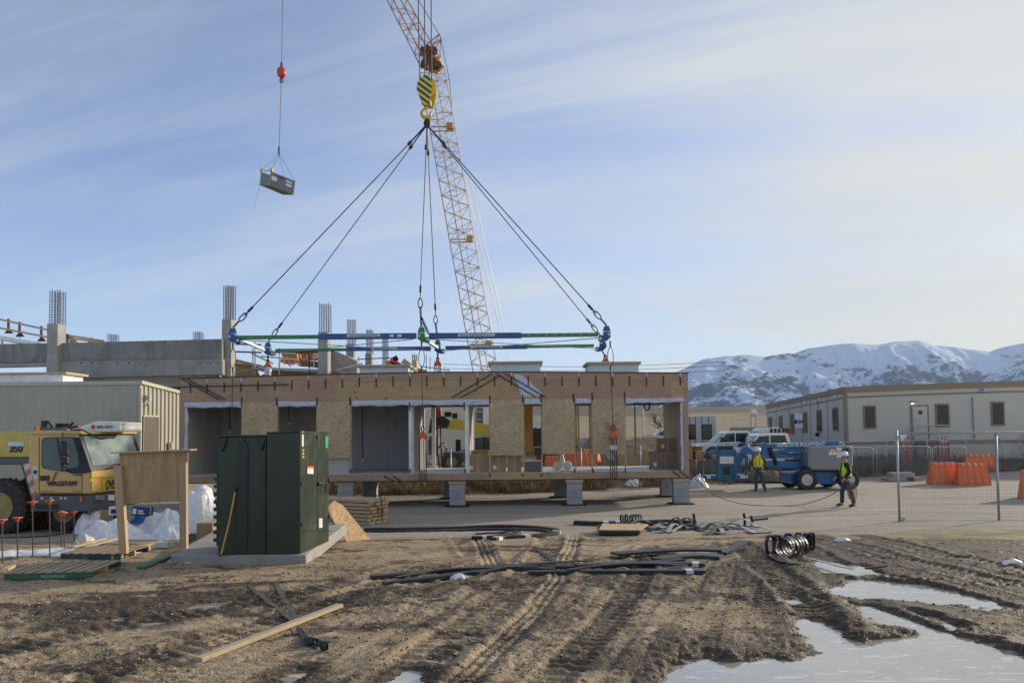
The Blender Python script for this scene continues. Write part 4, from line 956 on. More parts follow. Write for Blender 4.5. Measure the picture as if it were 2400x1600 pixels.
# far formwork, right of the columns
ff=thing('far_formwork','distant timber forms with red sheets and upright rods behind the module roof','formwork',tuple(W(940,870,70)))
for a,c,w_,m in(((915,842),(944,862),.5,m_redcap),((925,835),(930,845),.4,m_dark),((944,845),(975,868),.5,m_lum),((838,842),(915,838),.06,m_rust),((905,850),(1000,872),.35,m_stk),((970,872),(1050,872),.1,m_galv),((985,858),(1055,868),.08,m_galv)): plank(W(*a,70),W(*c,70),.3,w_,m,'form_board',ff)
for px,y0,y1 in((841,835,855),(999,832,868),(1008,837,868),(1018,845,868),(1030,850,872),(1041,858,872),(1051,862,872)): plank(W(px,y0,69),W(px,y1,69),.06,.06,m_rust if px<1010 else m_galv,'rod',ff)
x0,x1,z0,z1=rect(967,977,845,830,68); rebar((x0+x1)/2,68,z0,z1,x1-x0,.4,3,ff); b=MB(); b.bb(x0-.02,x1+.02,67.6,68.4,W(970,872,68).z,z0); b.build('column_form',m_lum,ff)
for k,(y0,y1) in enumerate(((853,849),(863,858),(874,870))):
    a=W(1040,y0,120);c=W(1700,y1-2,120); n=12; b=MB(); b.tube([a.lerp(c,i/n)-Vector((0,0,.6*math.sin(math.pi*i/n))) for i in range(n+1)],.035,4)
    tag(b.build('power_line',m_black),('highest','middle','lowest')[k]+' of three thin black power lines just above the module roof','power line','power lines above the module roof')
# ================================================================ helpers for traced planes
def onplane(px,py,O,d):
    r=ray(px,py); o=Vector((0,0,CAMH)); n=Vector((d.y,-d.x,0)); t=n.dot(Vector(O)-o)/n.dot(r); return o+r*t
def lump(name,label,cat,c,rx,ry,h,seed,mat=None,peak=(0,0),rot=0,rag=.25,group=None,sharp=1.0,lay=1.5,par=None):
    V=[];F=[];nr=26;na=64;c=Vector(c)
    for i in range(nr+1):
        t=i/nr; rr=math.sin(t*math.pi/2)**.9 if t<1 else 1
        for j in range(na):
            a=2*math.pi*j/na; q=Vector((math.cos(a),math.sin(a),seed))
            e=1+rag*mnoise.noise(q*1.7)+.5*rag*mnoise.noise(q*5)
            x=rx*t*e*math.cos(a); y=ry*t*e*math.sin(a); hh=h*max(0,(1-t**lay))**sharp
            f=mnoise.noise(Vector((x*1.6/rx+seed,y*1.6/ry,seed*2))); g=1-abs(mnoise.noise(Vector((x*3.2+seed,y*3.2,hh*2+seed))))*2; k=1-abs(mnoise.noise(Vector((x*9+seed,y*9,hh*5))))*2
            vd=mnoise.voronoi(Vector((x*2.6+seed,y*2.6,hh*2.2)))[0]; cre=min(1,(vd[1]-vd[0])*2.2); z=hh*(1+(.5 if lay<3 else .15)*f)+(.10*g+.012*k+.16*(cre-.5))*min(h,.5)*(1 if t<.9 else .35)
            x*=1+.06*(cre-.5)*(t<.95); y*=1+.10*(cre-.5)
            x+=peak[0]*(1-t)**1.0; y+=peak[1]*(1-t)
            x+=.02*k*rx; 
            cr_,sr=math.cos(rot),math.sin(rot); X=c.x+x*cr_-y*sr; Y=c.y+x*sr+y*cr_
            V.append((X,Y,c.z+max(z,.0)+(.01 if t<1 else -.03)))
    for i in range(nr):
        for j in range(na): F.append((i*na+j,i*na+(j+1)%na,(i+1)*na+(j+1)%na,(i+1)*na+j))
    b=MB(); b.add(V,F); o=b.build(name,mat or m_sheet,par,smooth=True,fix=False)
    if par is None: tag(o,label,cat,group)
    return o
# ================================================================ tan metal building
YT=33.; XT=W(328,1000,YT).x
tb=thing('metal_building','tan corrugated metal building at the left, joining the end of the module','metal building',(XT,YT,0))
m_tan=M('tan_siding',(.37,.345,.27),.5,.1,.10,.4,.03,dirt=.12); m_tanl=M('tan_trim',(.44,.41,.31),.5,.1,.08,1,.03)
ze=W(328,893,YT).z
def ribs(x0,y0,x1,y1,z0,z1a,z1b,sp,dep,rw,name):
    a=Vector((x0,y0,0));c=Vector((x1,y1,0)); d=(c-a); L_=d.length; d.normalize(); n=Vector((d.y,-d.x,0)); pts=[]; s=0
    while s<L_:
        pts+= [(s,0),(min(s+sp-rw-.04,L_),0),(min(s+sp-rw,L_),dep),(min(s+sp-.04,L_),dep)]; s+=sp
    b=MB(); V=[];F=[]
    for q,o in pts:
        p=a+d*q+n*o; zt=z1a+(z1b-z1a)*q/L_; V+=[(p.x,p.y,z0),(p.x,p.y,zt)]
    for i in range(len(pts)-1): F.append((2*i,2*i+2,2*i+3,2*i+1))
    b.add(V,F); return b.build(name,m_tan,tb,fix=False)
xl=W(-140,1000,YT).x
ribs(xl,YT,XT,YT,0,ze-.12,ze-.12,.37,.022,.05,'front_wall')
ze2=ze-.25
ribs(XT,YT,XT,YT+4.0,0,ze-.12,ze2-.12,.40,.06,.10,'side_wall')
b=MB(); b.prism([(xl,YT-.06,ze-.14),(XT+.06,YT-.06,ze-.14),(XT+.06,YT-.06,ze+.02),(xl,YT-.06,ze+.02)],(0,.12,0)); b.build('eave_trim',m_tanl,tb)
b=MB(); b.prism([(XT-.02,YT-.05,ze-.12),(XT-.02,YT+4.0,ze2-.12),(XT-.02,YT+4.0,ze2+.03),(XT-.02,YT-.05,ze+.03)],(.12,0,0)); b.build('rake_trim',m_tanl,tb)
b=MB(); b.prism([(xl,YT,ze-.02),(XT,YT,ze-.02),(XT,YT+4,ze2-.02),(xl,YT+4,ze2-.02)],(0,0,-.1)); b.build('roof',m_roofm,tb)
b=MB(); b.bb(xl,XT-.02,YT+3.9,YT+4,0,ze2-.15); b.build('rear_wall',m_tan,tb)
for y in (YT-.04,YT+3.93): b=MB(); b.bb(XT-.05,XT+.07,y-.02,y+.07,0,ze-.3); b.build('corner_trim',m_tanl,tb)
Od=Vector((XT+.07,YT,0)); dd=Vector((0,1,0))
p0=onplane(337,1056,Od,dd); p1=onplane(371,977,Od,dd)
b=MB(); b.bb(XT+.06,XT+.09,p0.y-.06,p1.y+.06,.05,p1.z+.06); fr=b.build('door_frame',m_tanl,tb)
b=MB(); b.bb(XT+.085,XT+.11,p0.y,p1.y,.05,p1.z); b.build('door',M('door_brown',(.09,.07,.055),.5),tb)
q=onplane(343,935,Od,dd); b=MB(); b.box(q+Vector((.1,0,.05)),(.18,.22,.22)); b.prism([q+Vector((.02,-.1,-.3)),q+Vector((.16,-.1,-.28)),q+Vector((.02,.1,-.1))],(0,.1,0)); b.build('wall_light',m_galv,tb)
q=onplane(398,1044,Od,dd); b=MB(); b.box(q+Vector((.08,0,0)),(.16,.3,.3)); b.build('meter_box',m_galv,tb)
x0,x1,z0,z1=rect(0,164,890,874,YT+1.2); b=MB(); b.bb(x0-2,x1-.2,YT+1,YT+2.6,ze-.05,z1-.1); cc=b.build('roof_curb',m_white,tb)
b=MB(); b.bb(x0-2.1,x1,YT+.9,YT+2.7,z1-.09,z1); b.build('curb_lid',m_lum,cc)
# ================================================================ yellow mobile crane
aY=R(5); hx=Vector((math.cos(aY),-math.sin(aY),0)); lx=Vector((math.sin(aY),math.cos(aY),0))
C0=W(213,1105,20.6); C0.z=0
yc=thing('mobile_crane','yellow mobile crane with glass fronted cab parked before the tan metal building','mobile crane',(C0.x,C0.y,0))
m_cab=M('cab_paint',(.58,.37,.10),.35,0,.08,1,.04,dirt=.15,coat=.3); m_yb=M('boom_yellow',(.55,.41,.035),.35,0,.1,1,.04,dirt=.25,coat=.3); m_ch=M('chassis_grey',(.10,.105,.11),.55,.2,.2,3,.1,dirt=.3)
m_tyre=M('tyre',(.03,.028,.026),.85,0,.2,5,.3,dirt=.6,dirtcol=(.12,.095,.07)); m_gl2=M_glass('cab_glass',(.05,.07,.07),.06); m_seal=M('rubber_seal',(.018,.018,.02),.5)
m_glm=M_glass('sky_glass',(.16,.20,.20),.1)
def S(px,py,off=0): return onplane(px,py,C0-lx*off,hx)
def ext(poly,v,off=0,mat=None,name='panel',par=None,bev=0,base=0):
    P=[S(*p,off)+lx*base for p in poly]; b=MB(); b.prism(P,lx*v); return b.build(name,mat,par or yc,bevel=bev)
CW=2.55
ext([(66,1021),(78,1013),(184,1013),(213,1106),(213,1158),(84,1158),(66,1086)],CW,0,m_cab,'cab_body',bev=.05)
ext([(72,1013),(80,1008),(186,1009),(192,1017),(72,1018)],CW+.1,.05,m_cab,'cab_roof',bev=.02)
def arcpoly(pts): return pts
win=[(100,1034),(104,1027),(160,1025),(172,1028),(180,1055),(187,1085),(183,1094),(155,1099),(148,1103),(104,1096),(99,1088)]
cx_=sum(p[0] for p in win)/len(win); cy_=sum(p[1] for p in win)/len(win)
ext([(cx_+(x-cx_)*1.05,cy_+(y-cy_)*1.05) for x,y in win],.03,.015,m_seal,'window_seal'); ext(win,.03,.022,m_gl2,'side_window')
b=MB(); b.beam(S(134,1026,.03),S(146,1102,.03),.025,.02); b.build('window_bar',m_seal,yc)
ext([(161,1024),(187,1024),(215,1106),(197,1109),(168,1109),(140,1100),(183,1095),(187,1085)],.02,.012,m_seal,'black_pillar')
for seg_ in(((92,1024),(92,1155)),((92,1155),(192,1155)),((192,1108),(192,1155))):
    b=MB(); b.beam(S(*seg_[0],.004),S(*seg_[1],.004),.012,.012); b.build('door_seam',m_seal,yc)
ext([(94,1114),(115,1114),(115,1126),(94,1126)],.03,.02,m_seal,'door_handle')
b=MB(); b.beam(S(172,1112,.03),S(190,1112,.03),.05,.03); b.build('door_handle',m_seal,yc)
text_mesh('lettering','WAGSTAFF',.175,m_seal,yc,S(110,1138,.03),hx,(0,0,1),.003,.006,sx=.95)
b=MB(); b.beam(S(121,1132,.03),S(131,1107,.03),.03,.01); b.beam(S(129,1107,.03),S(135,1106,.03),.02,.01); b.build('crane_logo',m_seal,yc)
for i,(x0,x1) in enumerate(((95,128),(170,189))): 
    b=MB()
    for k in range(8): xx=x0+(x1-x0)*k/8; b.add([S(xx,1152,.01),S(xx+(x1-x0)/11,1152,.01),S(xx+(x1-x0)/11,1149,.01),S(xx,1149,.01)],[(0,1,2,3)])
    b.build('small_lettering',M('faded_text%d'%i,(.3,.23,.1),.6),yc)
ext([(76,1092),(88,1092),(88,1112),(76,1112)],.02,.01,m_white,'sticker'); ext([(80,1113),(88,1113),(88,1122),(80,1122)],.02,.01,m_label,'sticker')
ext([(78,1101),(86,1101),(86,1110),(78,1110)],.02,.018,m_seal,'sticker_symbol')
# windscreen on the sloped front
A_=S(184,1016);B_=S(213,1104); e1=lx*CW; nn=(B_-A_).cross(e1).normalized()
if nn.dot(hx)<0: nn=-nn
def wq(u0,u1,v0,v1,off): return [A_+e1*u+(B_-A_)*v+nn*off for u,v in((u0,v0),(u1,v0),(u1,v1),(u0,v1))]
b=MB(); b.prism(wq(.0,1,.02,1.0,.004),nn*.01); b.build('windscreen_seal',m_seal,yc)
b=MB(); b.prism(wq(.05,.93,.07,.86,.018),nn*.008); b.build('windscreen',m_glm,yc)
for u0,u1 in((.25,.75),(.62,.9)): b=MB(); b.tube([A_+e1*u0+(B_-A_)*.98+nn*.05,A_+e1*u1+(B_-A_)*.8+nn*.05],.015,5); b.build('wiper',m_seal,yc)
Fo=S(213,1106)
def Fp(px,py,off=0): return onplane(px,py,Fo+hx*off,lx)
b=MB(); b.prism([Fp(213,1108,.01),Fp(330,1106,.01),Fp(330,1116,.01),Fp(213,1118,.01)],hx*.03); b.build('front_trim',m_cab,yc)
b=MB(); b.prism([Fp(238,1122,.02),Fp(330,1120,.02),Fp(330,1148,.02),Fp(238,1149,.02)],hx*.012); bn=b.build('warning_banner',m_yb,yc)
text_mesh('lettering','OVERSIZE LOAD',.34,m_seal,bn,Fp(247,1146,.036),lx,(0,0,1),.003,.012,.25,sx=.62)
b=MB(); b.prism([Fp(214,1128,.01),Fp(236,1128,.01),Fp(236,1152,.01),Fp(214,1152,.01)],hx*.02); b.build('corner_panel',m_cab,yc)
ext([(84,1160),(214,1160),(214,1198),(70,1198),(72,1186)],CW,-.02,m_ch,'bumper',bev=.02)
ext([(84,1180),(134,1180),(134,1192),(84,1192)],.05,.01,m_seal,'step')
for x in(95,118,140,150): ext([(x,1164),(x+6,1164),(x+6,1170),(x,1170)],.02,.0,m_galv,'bracket')
for x in(186,190): pass
for a,e in((221,232),(233,242)):
    b=MB(); b.prism([Fp(a,1160,.0),Fp(e,1160,.0),Fp(e,1171,.0),Fp(a,1171,.0)],hx*.05); b.build('headlight',m_glm,yc,bevel=.01)
b=MB(); b.prism([Fp(252,1159,.0),Fp(266,1159,.0),Fp(266,1172,.0),Fp(252,1172,.0)],hx*.03); b.build('number_plate',m_white,yc)
ext([(188,1163),(192,1163),(192,1175),(188,1175)],.03,.02,m_orange,'marker_light')
# mirrors
b=MB(); b.tube([S(147,1014,.1),S(146,1030,.35),S(150,1092,.35),S(168,1108,.1)],.02,6); b.build('mirror_arm',m_seal,yc)
for y0,y1,w_ in((1033,1067,.17),(1071,1088,.15)):
    a=S(150,y0,.38);c=S(155,y1,.38); b=MB(); b.box((a+c)/2,(.2,.14,abs(a.z-c.z))); b.build('mirror',m_seal,yc,bevel=.04)
b=MB(); b.tube([S(168,1008,.0),S(190,1006,.05),S(215,1018,.1),S(232,1026,.15)],.022,6); q=S(240,1028,.15); b.lathe([(.02,.05),(.12,.03),(.14,-.0),(.02,-.02)],q,n=12); b.build('front_mirror',m_seal,yc)
# roof unit and beacons
r0=S(188,1012)+lx*.8
b=MB(); b.prism([r0+Vector((0,0,z))+hx*u for u,z in((-.75,0),(.55,0),(.62,.06),(.62,.26),(-.1,.30),(-.62,.14))],lx*1.1); u_=b.build('roof_air_conditioner',m_white,yc,bevel=.03)
b=MB(); b.lathe([(.001,0),(.06,0),(.06,.01),(.001,.01)],r0+hx*-.16-lx*.012+Vector((0,0,.14)),'Y',12); b.build('red_badge',m_red,u_)
text_mesh('lettering','RED DOT',.11,m_seal,u_,r0+hx*-.06-lx*.006+Vector((0,0,.10)),hx,(0,0,1),.003,.003)
b=MB(); b.prism([r0+hx*.625+lx*v+Vector((0,0,z)) for v,z in((.1,.07),(1.0,.07),(1.0,.24),(.1,.24))],hx*.01); b.build('grille',m_galv,u_)
for q in(S(78,1012)+lx*.15,S(186,1014)+lx*.02,S(190,1014)+lx*1.75,S(190,1014)+lx*1.95,S(190,1014)+lx*2.15):
    b=MB(); b.lathe([(.05,0),(.055,.03),(.05,.08),(.03,.11)],q+Vector((0,0,.03)),n=10); b.build('beacon',m_orange,yc)
# boom housing, hazard panel, frame and stuff
ext([(-70,1012),(60,1013),(68,1018),(70,1030),(66,1074),(-70,1074)],1.0,.15,m_yb,'boom_housing',bev=.04,base=.5)
text_mesh('number','350',.26,m_seal,yc,S(-10,1060,.15)+lx*.49,hx,(0,0,1),.004,.012)
ext([(-12,1036),(25,1036),(25,1046),(-12,1046)],.02,.16,m_label,'name_panel',base=.49)
ext([(-70,1074),(66,1074),(66,1086),(75,1115),(84,1160),(76,1200),(60,1200),(40,1125),(28,1090),(-70,1090)],1.2,.1,m_ch,'mudguard',bev=.02,base=.3)
def haz(name):
    t=NT(name); o=t.pos(); s=t.sep(o); v=t.math('ADD',t.math('MULTIPLY',s[0],2.2),t.math('MULTIPLY',s[2],-2.6)); f=t.math('GREATER_THAN',t.math('FRACT',v),.52); n=t.noise(o,9,4)
    c=t.mix(f,(.62,.6,.56),(.55,.14,.09)); return t.fin(t.mix(t.math('MULTIPLY',t.ramp(n,[(.4,0),(.7,1)]),.4),c,(.3,.27,.22)),.55)
ext([(35,1087),(60,1086),(76,1150),(77,1198),(64,1198)],.02,.13,haz('hazard_stripes'),'hazard_panel',base=.3)
b=MB(); b.prism([S(25,1010)+lx*.9,S(105,1010)+lx*.9,S(105,1004)+lx*.9,S(25,1000)+lx*.9],lx*.8); b.build('deck_gear',m_ch,yc)
for pts in([(26,1010),(27,985),(42,986),(53,1005)],[(88,1008),(103,988)],[(62,1006),(62,990)],[(95,1006),(104,1000),(116,998)],[(118,1000),(128,1008)]):
    b=MB(); b.tube([S(*p)+lx*1.2 for p in pts],.035,6); b.build('roof_bracket',m_seal,yc)
b=MB(); b.box(S(34,998)+lx*1.2,(.14,.1,.28)); b.box(S(72,996)+lx*1.3,(.4,.06,.12)); b.build('work_lamp',m_seal,yc)
def wheel(par,c,axis,r,w,hubr,mt,mh,name='wheel'):
    rot=axis.to_track_quat('Z','Y').to_matrix()
    b=MB(); b.lathe([(r*.55,-w/2),(r*.9,-w/2),(r*.99,-w*.36),(r,0),(r*.99,w*.36),(r*.9,w/2),(r*.55,w/2),(r*.5,0),(r*.55,-w/2)],c,n=32,rot=rot,cap=False)
    for k in range(28):
        a=2*math.pi*k/28
        for s_ in(-1,1):
            q=rot@Vector((math.cos(a+s_*.06)*r*.995,math.sin(a+s_*.06)*r*.995,s_*w*.22)); b.box(c+q,(r*.09,r*.07,w*.40),rot@Matrix.Rotation(a,3,'Z')@Matrix.Rotation(s_*.5,3,'X'))
    o=b.build(name,mt,par,smooth=True,auto=35)
    b=MB(); b.lathe([(r*.56,-w*.48),(r*.56,-w*.40),(hubr*.8,-w*.28),(hubr*.4,-w*.30),(hubr*.4,-w*.46),(hubr*.1,-w*.48)],c,n=20,rot=rot)
    for k in range(8): a=k*math.pi/4; q=rot@Vector((math.cos(a)*hubr*.65,math.sin(a)*hubr*.65,-w*.31)); b.cyl(c+q,c+q+rot@Vector((0,0,-.03)),.02,n=6)
    b.build('rim',mh,o,smooth=True,auto=35); return o
m_rimy=M('rim_yellow',(.35,.26,.08),.6,0,.3,6,.1,dirt=.5)
for u,v,r in((-2.62,-.05,.74),(-2.3,.75,.74),(-1.15,.5,.58),(-2.62,2.1,.74),(-1.15,2.1,.58),(-4.4,-.05,.74)):
    c=Vector((C0.x,C0.y,r-.02))+hx*u+lx*(v+.3); wheel(yc,c,lx,r,.5,.3,m_tyre,m_rimy)
b=MB(); b.prism([Vector((C0.x,C0.y,z))+hx*u+lx*.6 for u,z in((-6,.6),(-.1,.6),(-.1,1.2),(-6,1.2))],lx*1.6); b.build('chassis_frame',m_ch,yc)
# ================================================================ transformer cabinet on pad
Q0=Vector((-3.63,13.17,0)); fL=Vector((-5.02,13.07,0))-Q0; fd=fL.normalized(); rdv=Vector((.13,1.5,0)).normalized()
zp=.45+.135
def trn(px,py,off=0): return onplane(px,py,Q0,fd)
pad=MB()
PP=[G(400,1322),G(717,1322),G(812,1272),G(560,1262)]; 
P=[Vector((p.x,p.y,.36)) for p in PP]; pad.prism(P,(0,0,zp-.36)); o=pad.build('concrete_pad',M_concrete('pad_concrete',(.31,.30,.28),.3,1.5),None,bevel=.015); tag(o,'low pale concrete pad under the green transformer cabinet','concrete pad')
tr=thing('transformer_cabinet','dark green metal transformer cabinet standing on a concrete pad','transformer',(Q0.x,Q0.y,zp))
m_tg=M('transformer_green',(.017,.033,.018),.32,0,.2,1.2,.08,dirt=.4,dirtcol=(.055,.05,.038)); m_tg2=M('transformer_green_dark',(.012,.022,.016),.4,0,.15,2,.05)
ht=2.06
def tq(s,u,z): return Q0+fd*s+rdv*u+Vector((0,0,zp+z))
Lf=fL.length
def tbox(s0,s1,u0,u1,z0,z1,mat,name,par=None,bev=.008):
    b=MB(); b.prism([tq(s0,u0,z0),tq(s1,u0,z0),tq(s1,u1,z0),tq(s0,u1,z0)],(0,0,z1-z0)); return b.build(name,mat,par or tr,bevel=bev)
sm=(706-628)/138.
tbox(0,sm,0,1.5,0,ht,m_tg,'door_compartment'); tbox(sm+.005,Lf,.06,1.45,0,ht-.06,m_tg,'tank')
tbox(-.015,sm+.01,-.015,1.515,ht,ht+.018,m_tg,'compartment_lid'); tbox(sm+.01,Lf+.06,.03,1.48,ht-.06,ht-.03,m_tg2,'tank_lid')
tbox(sm+.33,sm+.50,.03,.06,.05,ht-.22,m_tg2,'vertical_channel')
b=MB(); b.prism([tq(sm+.33,.03,ht-.22),tq(sm+.50,.03,ht-.22),tq(sm+.415,.03,ht-.08)],rdv*.03); b.build('channel_tip',m_tg2,tr)
for s in(sm+.10,sm+.75): b=MB(); b.prism([tq(s-.07,.0,ht-.07),tq(s+.07,.0,ht-.07),tq(s+.06,.0,ht-.16),tq(s,.0,ht-.30),tq(s-.06,.0,ht-.16)],rdv*.06); b.build('lifting_bracket',m_tg2,tr)
for k in range(11): 
    z=.22+k*.13
    tbox(Lf+.002,Lf+.10,.10,1.3,z,z+.06,m_tg,'cooling_fin',bev=.004)
tbox(Lf+.002,Lf+.06,.12,1.28,.15,1.75,m_tg2,'fin_backing')
tbox(sm+.012,sm+.03,-.008,.05,0.02,ht-.03,m_tg2,'panel_seam')
def ton(px,py): # on the right face plane
    return onplane(px,py,Q0-fd*.004,rdv)
def dec(px0,px1,py0,py1,mat,name,par=None,t=.006):
    a,b1,c,d=ton(px0,py1),ton(px1,py1),ton(px1,py0),ton(px0,py0); n=-fd*t; b=MB(); b.prism([a,b1,c,d],n); return b.build(name,mat,par or tr)
dec(744,745.5,1022,1240,m_seal,'door_seam',t=.004); dec(708,778,1243,1244.5,m_tg2,'panel_lip',t=.01)
dec(762,769,1022,1049,M('green_label',(.02,.30,.12),.5),'green_label'); dec(720,734,1092,1110,m_white,'warning_label'); dec(720,734,1092,1097,m_redcap,'warning_stripe',t=.008)
dec(747,755,1214,1236,m_white,'data_plate'); dec(707,711,1018,1046,m_label,'corner_label'); dec(706.5,712,1010,1014,m_yel,'corner_label')
for y in(1052,1060,1068): dec(708,712,y,y+5,m_yel,'yellow_tag')
dec(744,748,1236,1242,m_seal,'latch')
for x,y in((707.5,1134),(707.5,1228),(771,1042),(771,1124),(771,1210),(744,1024)): dec(x-1.5,x+1.5,y-4,y+4,m_seal,'hinge',t=.02)
a=ton(745,1133);c=ton(756,1133);e=ton(756,1156); nx=-fd*.05
b=MB(); b.tube([a,a+nx,c+nx,e+nx],.014,6); b.lathe([(.03,0),(.03,.04),(.01,.05)],a,'X',10); b.build('door_handle',m_seal,tr)
po=thing('yellow_pole','thin yellow pole leaning against the dark front of the green cabinet','pole',tuple(tq(1.35,-.12,0)))
b=MB(); A=onplane(518,1299,Q0-rdv*.22,fd); B=onplane(551,1152,Q0-rdv*.03+rdv*.05,fd); b.tube([A,A.lerp(B,.5)+Vector((.015,0,0)),B],.014,8); b.build('shaft',M('pole_yellow',(.50,.30,.04),.5),po)
b=MB(); b.tube([B,B+Vector((.0,0,.05)),B+Vector((.05,0,.07))],.02,8); b.tube([A,A-Vector((.02,0,.02))],.02,6); b.build('grip',m_seal,po)
# leaning OSB and lumber stack
g1=G(868,1262);g2=G(813,1269); g1.z+=.01; g2.z+=.01; A=W(783,1172,17.1)
nO=(g1-g2).cross(A-g2).normalized()
def onpl(px,py):
    r=ray(px,py); o=Vector((0,0,CAMH)); return o+r*(nO.dot(g2-o)/nO.dot(r))
P=[onpl(*p) for p in((783,1172),(804,1184),(868,1262),(813,1269),(783,1222),(768,1190))]
b=MB(); b.prism(P,nO*.018 if nO.y>0 else nO*-.018); o=b.build('osb_sheet',m_osb3); tag(o,'bright OSB sheet leaning against the right side of the green cabinet','board')
g=G(866,1231); st=thing('lumber_stack','stack of pale lumber layers beside the green cabinet, right ends sunlit','lumber stack',tuple(g))
rs=Matrix.Rotation(R(-27),3,'Z')
for k in range(7):
    for j in range(6):
        L_=1.5+rnd.uniform(-.06,.06); c=g+rs@Vector((-.78+rnd.uniform(-.05,.05),.08+j*.155,.05+k*.104)); b=MB(); b.box(c,(L_,.14,.085 if k%2 else .075),rs@Matrix.Rotation(rnd.uniform(-.02,.02),3,'Z'))
        b.build('board',m_lum,st,bevel=.004)
b=MB(); c=g+Vector((-.05,-.02,.60)); b.beam(c,c+Vector((.34,.0,.12)),.09,.03); b.build('board',m_lum,st)
b=MB(); e=g+rs@Vector((.02,.5,0)); b.tube([e+rs@Vector((-.6,0,.78)),e+Vector((0,0,.80)),e+rs@Vector((.05,0,.5)),e+rs@Vector((.03,0,.15))],.018,5); b.build('binding_strap',m_black,st)
# ================================================================ sign board
YS=14.0
def SB(px,py,dy=0): return W(px,py,YS+dy)
sb=thing('notice_board','plywood notice board on two wooden posts seen from behind','notice board',tuple(SB(360,1290)))
b=MB(); P=[SB(279,1060),SB(441,1056),SB(437,1174),SB(290,1180)]; b.prism([Vector((p.x,YS,p.z)) for p in P],(0,.02,0)); b.build('board',m_plyv,sb)
b=MB(); P=[SB(267,1059),SB(452,1052),SB(452,1055),SB(267,1062)]; b.prism([Vector((p.x,YS-.12,p.z)) for p in P],(0,.3,0)); b.build('top_cap',m_lum,sb)
for pts,z_ in(([(272,1090),(290,1090),(303,1295),(286,1297)],0),([(425,1085),(441,1083),(442,1290),(427,1292)],0)):
    b=MB(); P=[SB(*p) for p in pts]; b.prism([Vector((p.x,YS-.10,p.z)) for p in P],(0,.095,0)); b.build('post',m_lumz,sb)
for a,c in(((268,1312),(330,1293)),((400,1301),(442,1290))):
    A=G(*a);B=G(*c); b=MB(); b.beam(A+Vector((0,0,.04)),B+Vector((0,.3,.04)),.10,.09); b.build('foot',m_lum,sb)
# ================================================================ rebar stakes
for i,(x,yt,yb,l) in enumerate(((6,1213,1322,'leftmost stake, at the picture edge'),(42,1208,1312,'low stake, second from the left edge'),(77,1171,1307,'tallest stake, above the pallet'),(117,1168,1304,'tall stake right of the tallest one'),(144,1195,1290,'stake closely paired with another, the left one'),(151,1195,1291,'stake with a tilted cap, right one of a close pair'),(174,1194,1268,'last stake on the right, before the plastic heap'))):
    g=G(x,yb); top=W(x-1,yt+6,g.y); t=thing('rebar_stake','capped steel '+l,'stake',tuple(g),0,'steel stakes with red caps')
    b=MB(); b.tube([g-Vector((0,0,.1)),top],.012,8); b.build('rod',m_reb,t)
    r_=Matrix.Rotation(.35 if i==5 else rnd.uniform(-.08,.08),3,'Y'); b=MB(); b.lathe([(.022,-.06),(.03,-.03),(.045,.0)],top,n=10,rot=r_); b.box(top+Vector((0,0,.012)),(.125,.125,.018),r_); b.build('cap',m_redcap,t,bevel=.004)
g=G(178,1291); b=MB(); b.box(g+Vector((0,0,.07)),(.06,.05,.26),Matrix.Rotation(.1,3,'Y')); tag(b.build('short_stake',m_galv),'short grey square stake beside the plastic sheet','stake')
# ================================================================ plastic, tarp, boxes
def gl(px,py,dz=0): p=G(px,py); return p+Vector((0,0,dz))
lump('plastic_sheet','low white plastic sheet spread behind the red capped stakes','plastic sheet',gl(70,1300),1.15,.42,.10,2.2,rag=.35,rot=.25)
lump('plastic_sheet','crumpled translucent plastic end beside the low white sheet','plastic sheet',gl(196,1285),.30,.22,.28,4.7,M_plastic_sheet('sheet_cream',(.62,.56,.46)),rag=.3)
lump('plastic_sheet','tall upright heap of white plastic sheeting before the yellow crane cab','plastic sheet',gl(212,1247),.42,.4,.85,6.1,peak=(.02,.1),rag=.3,sharp=.8,lay=1.3)
lump('plastic_sheet','wide white plastic heap left of the notice board posts','plastic sheet',gl(270,1262),.80,.5,.52,8.3,rag=.3,lay=1.4)
lump('plastic_sheet','white plastic heap seen between the notice board posts','plastic sheet',gl(385,1245),1.0,.55,.55,10.9,rag=.35,lay=1.3)
lump('plastic_sheet','flat white plastic fold running along the ground under the board','plastic sheet',gl(360,1262),1.0,.25,.12,12.9,rag=.35)
lump('plastic_sheet','large white wrapped bundle towering behind the right post','plastic bundle',gl(466,1255),.46,.45,1.18,15.2,peak=(.0,0),rag=.2,sharp=.42,lay=3.5)
lump('blue_tarp','crumpled blue tarp lying on the white plastic','tarp',gl(352,1243,.25),.55,.36,.36,21.2,M_plastic_sheet('tarp_blue',(.01,.11,.42)),rag=.35,lay=1.2)
lump('plastic_sheet','messy white plastic fold between the board posts, in front of the larger heap','plastic sheet',gl(400,1262),.62,.3,.34,41.3,rag=.5,lay=1.3)
lump('plastic_sheet','small pointed white plastic fold left of the left post','plastic sheet',gl(235,1268),.55,.3,.34,47.7,rag=.5,lay=1.2)
lump('orange_netting','crumpled orange plastic netting by the cabinet pad','netting',gl(463,1288),.28,.22,.16,25.,M_plastic_sheet('netting',(.75,.16,.07)),rag=.35)
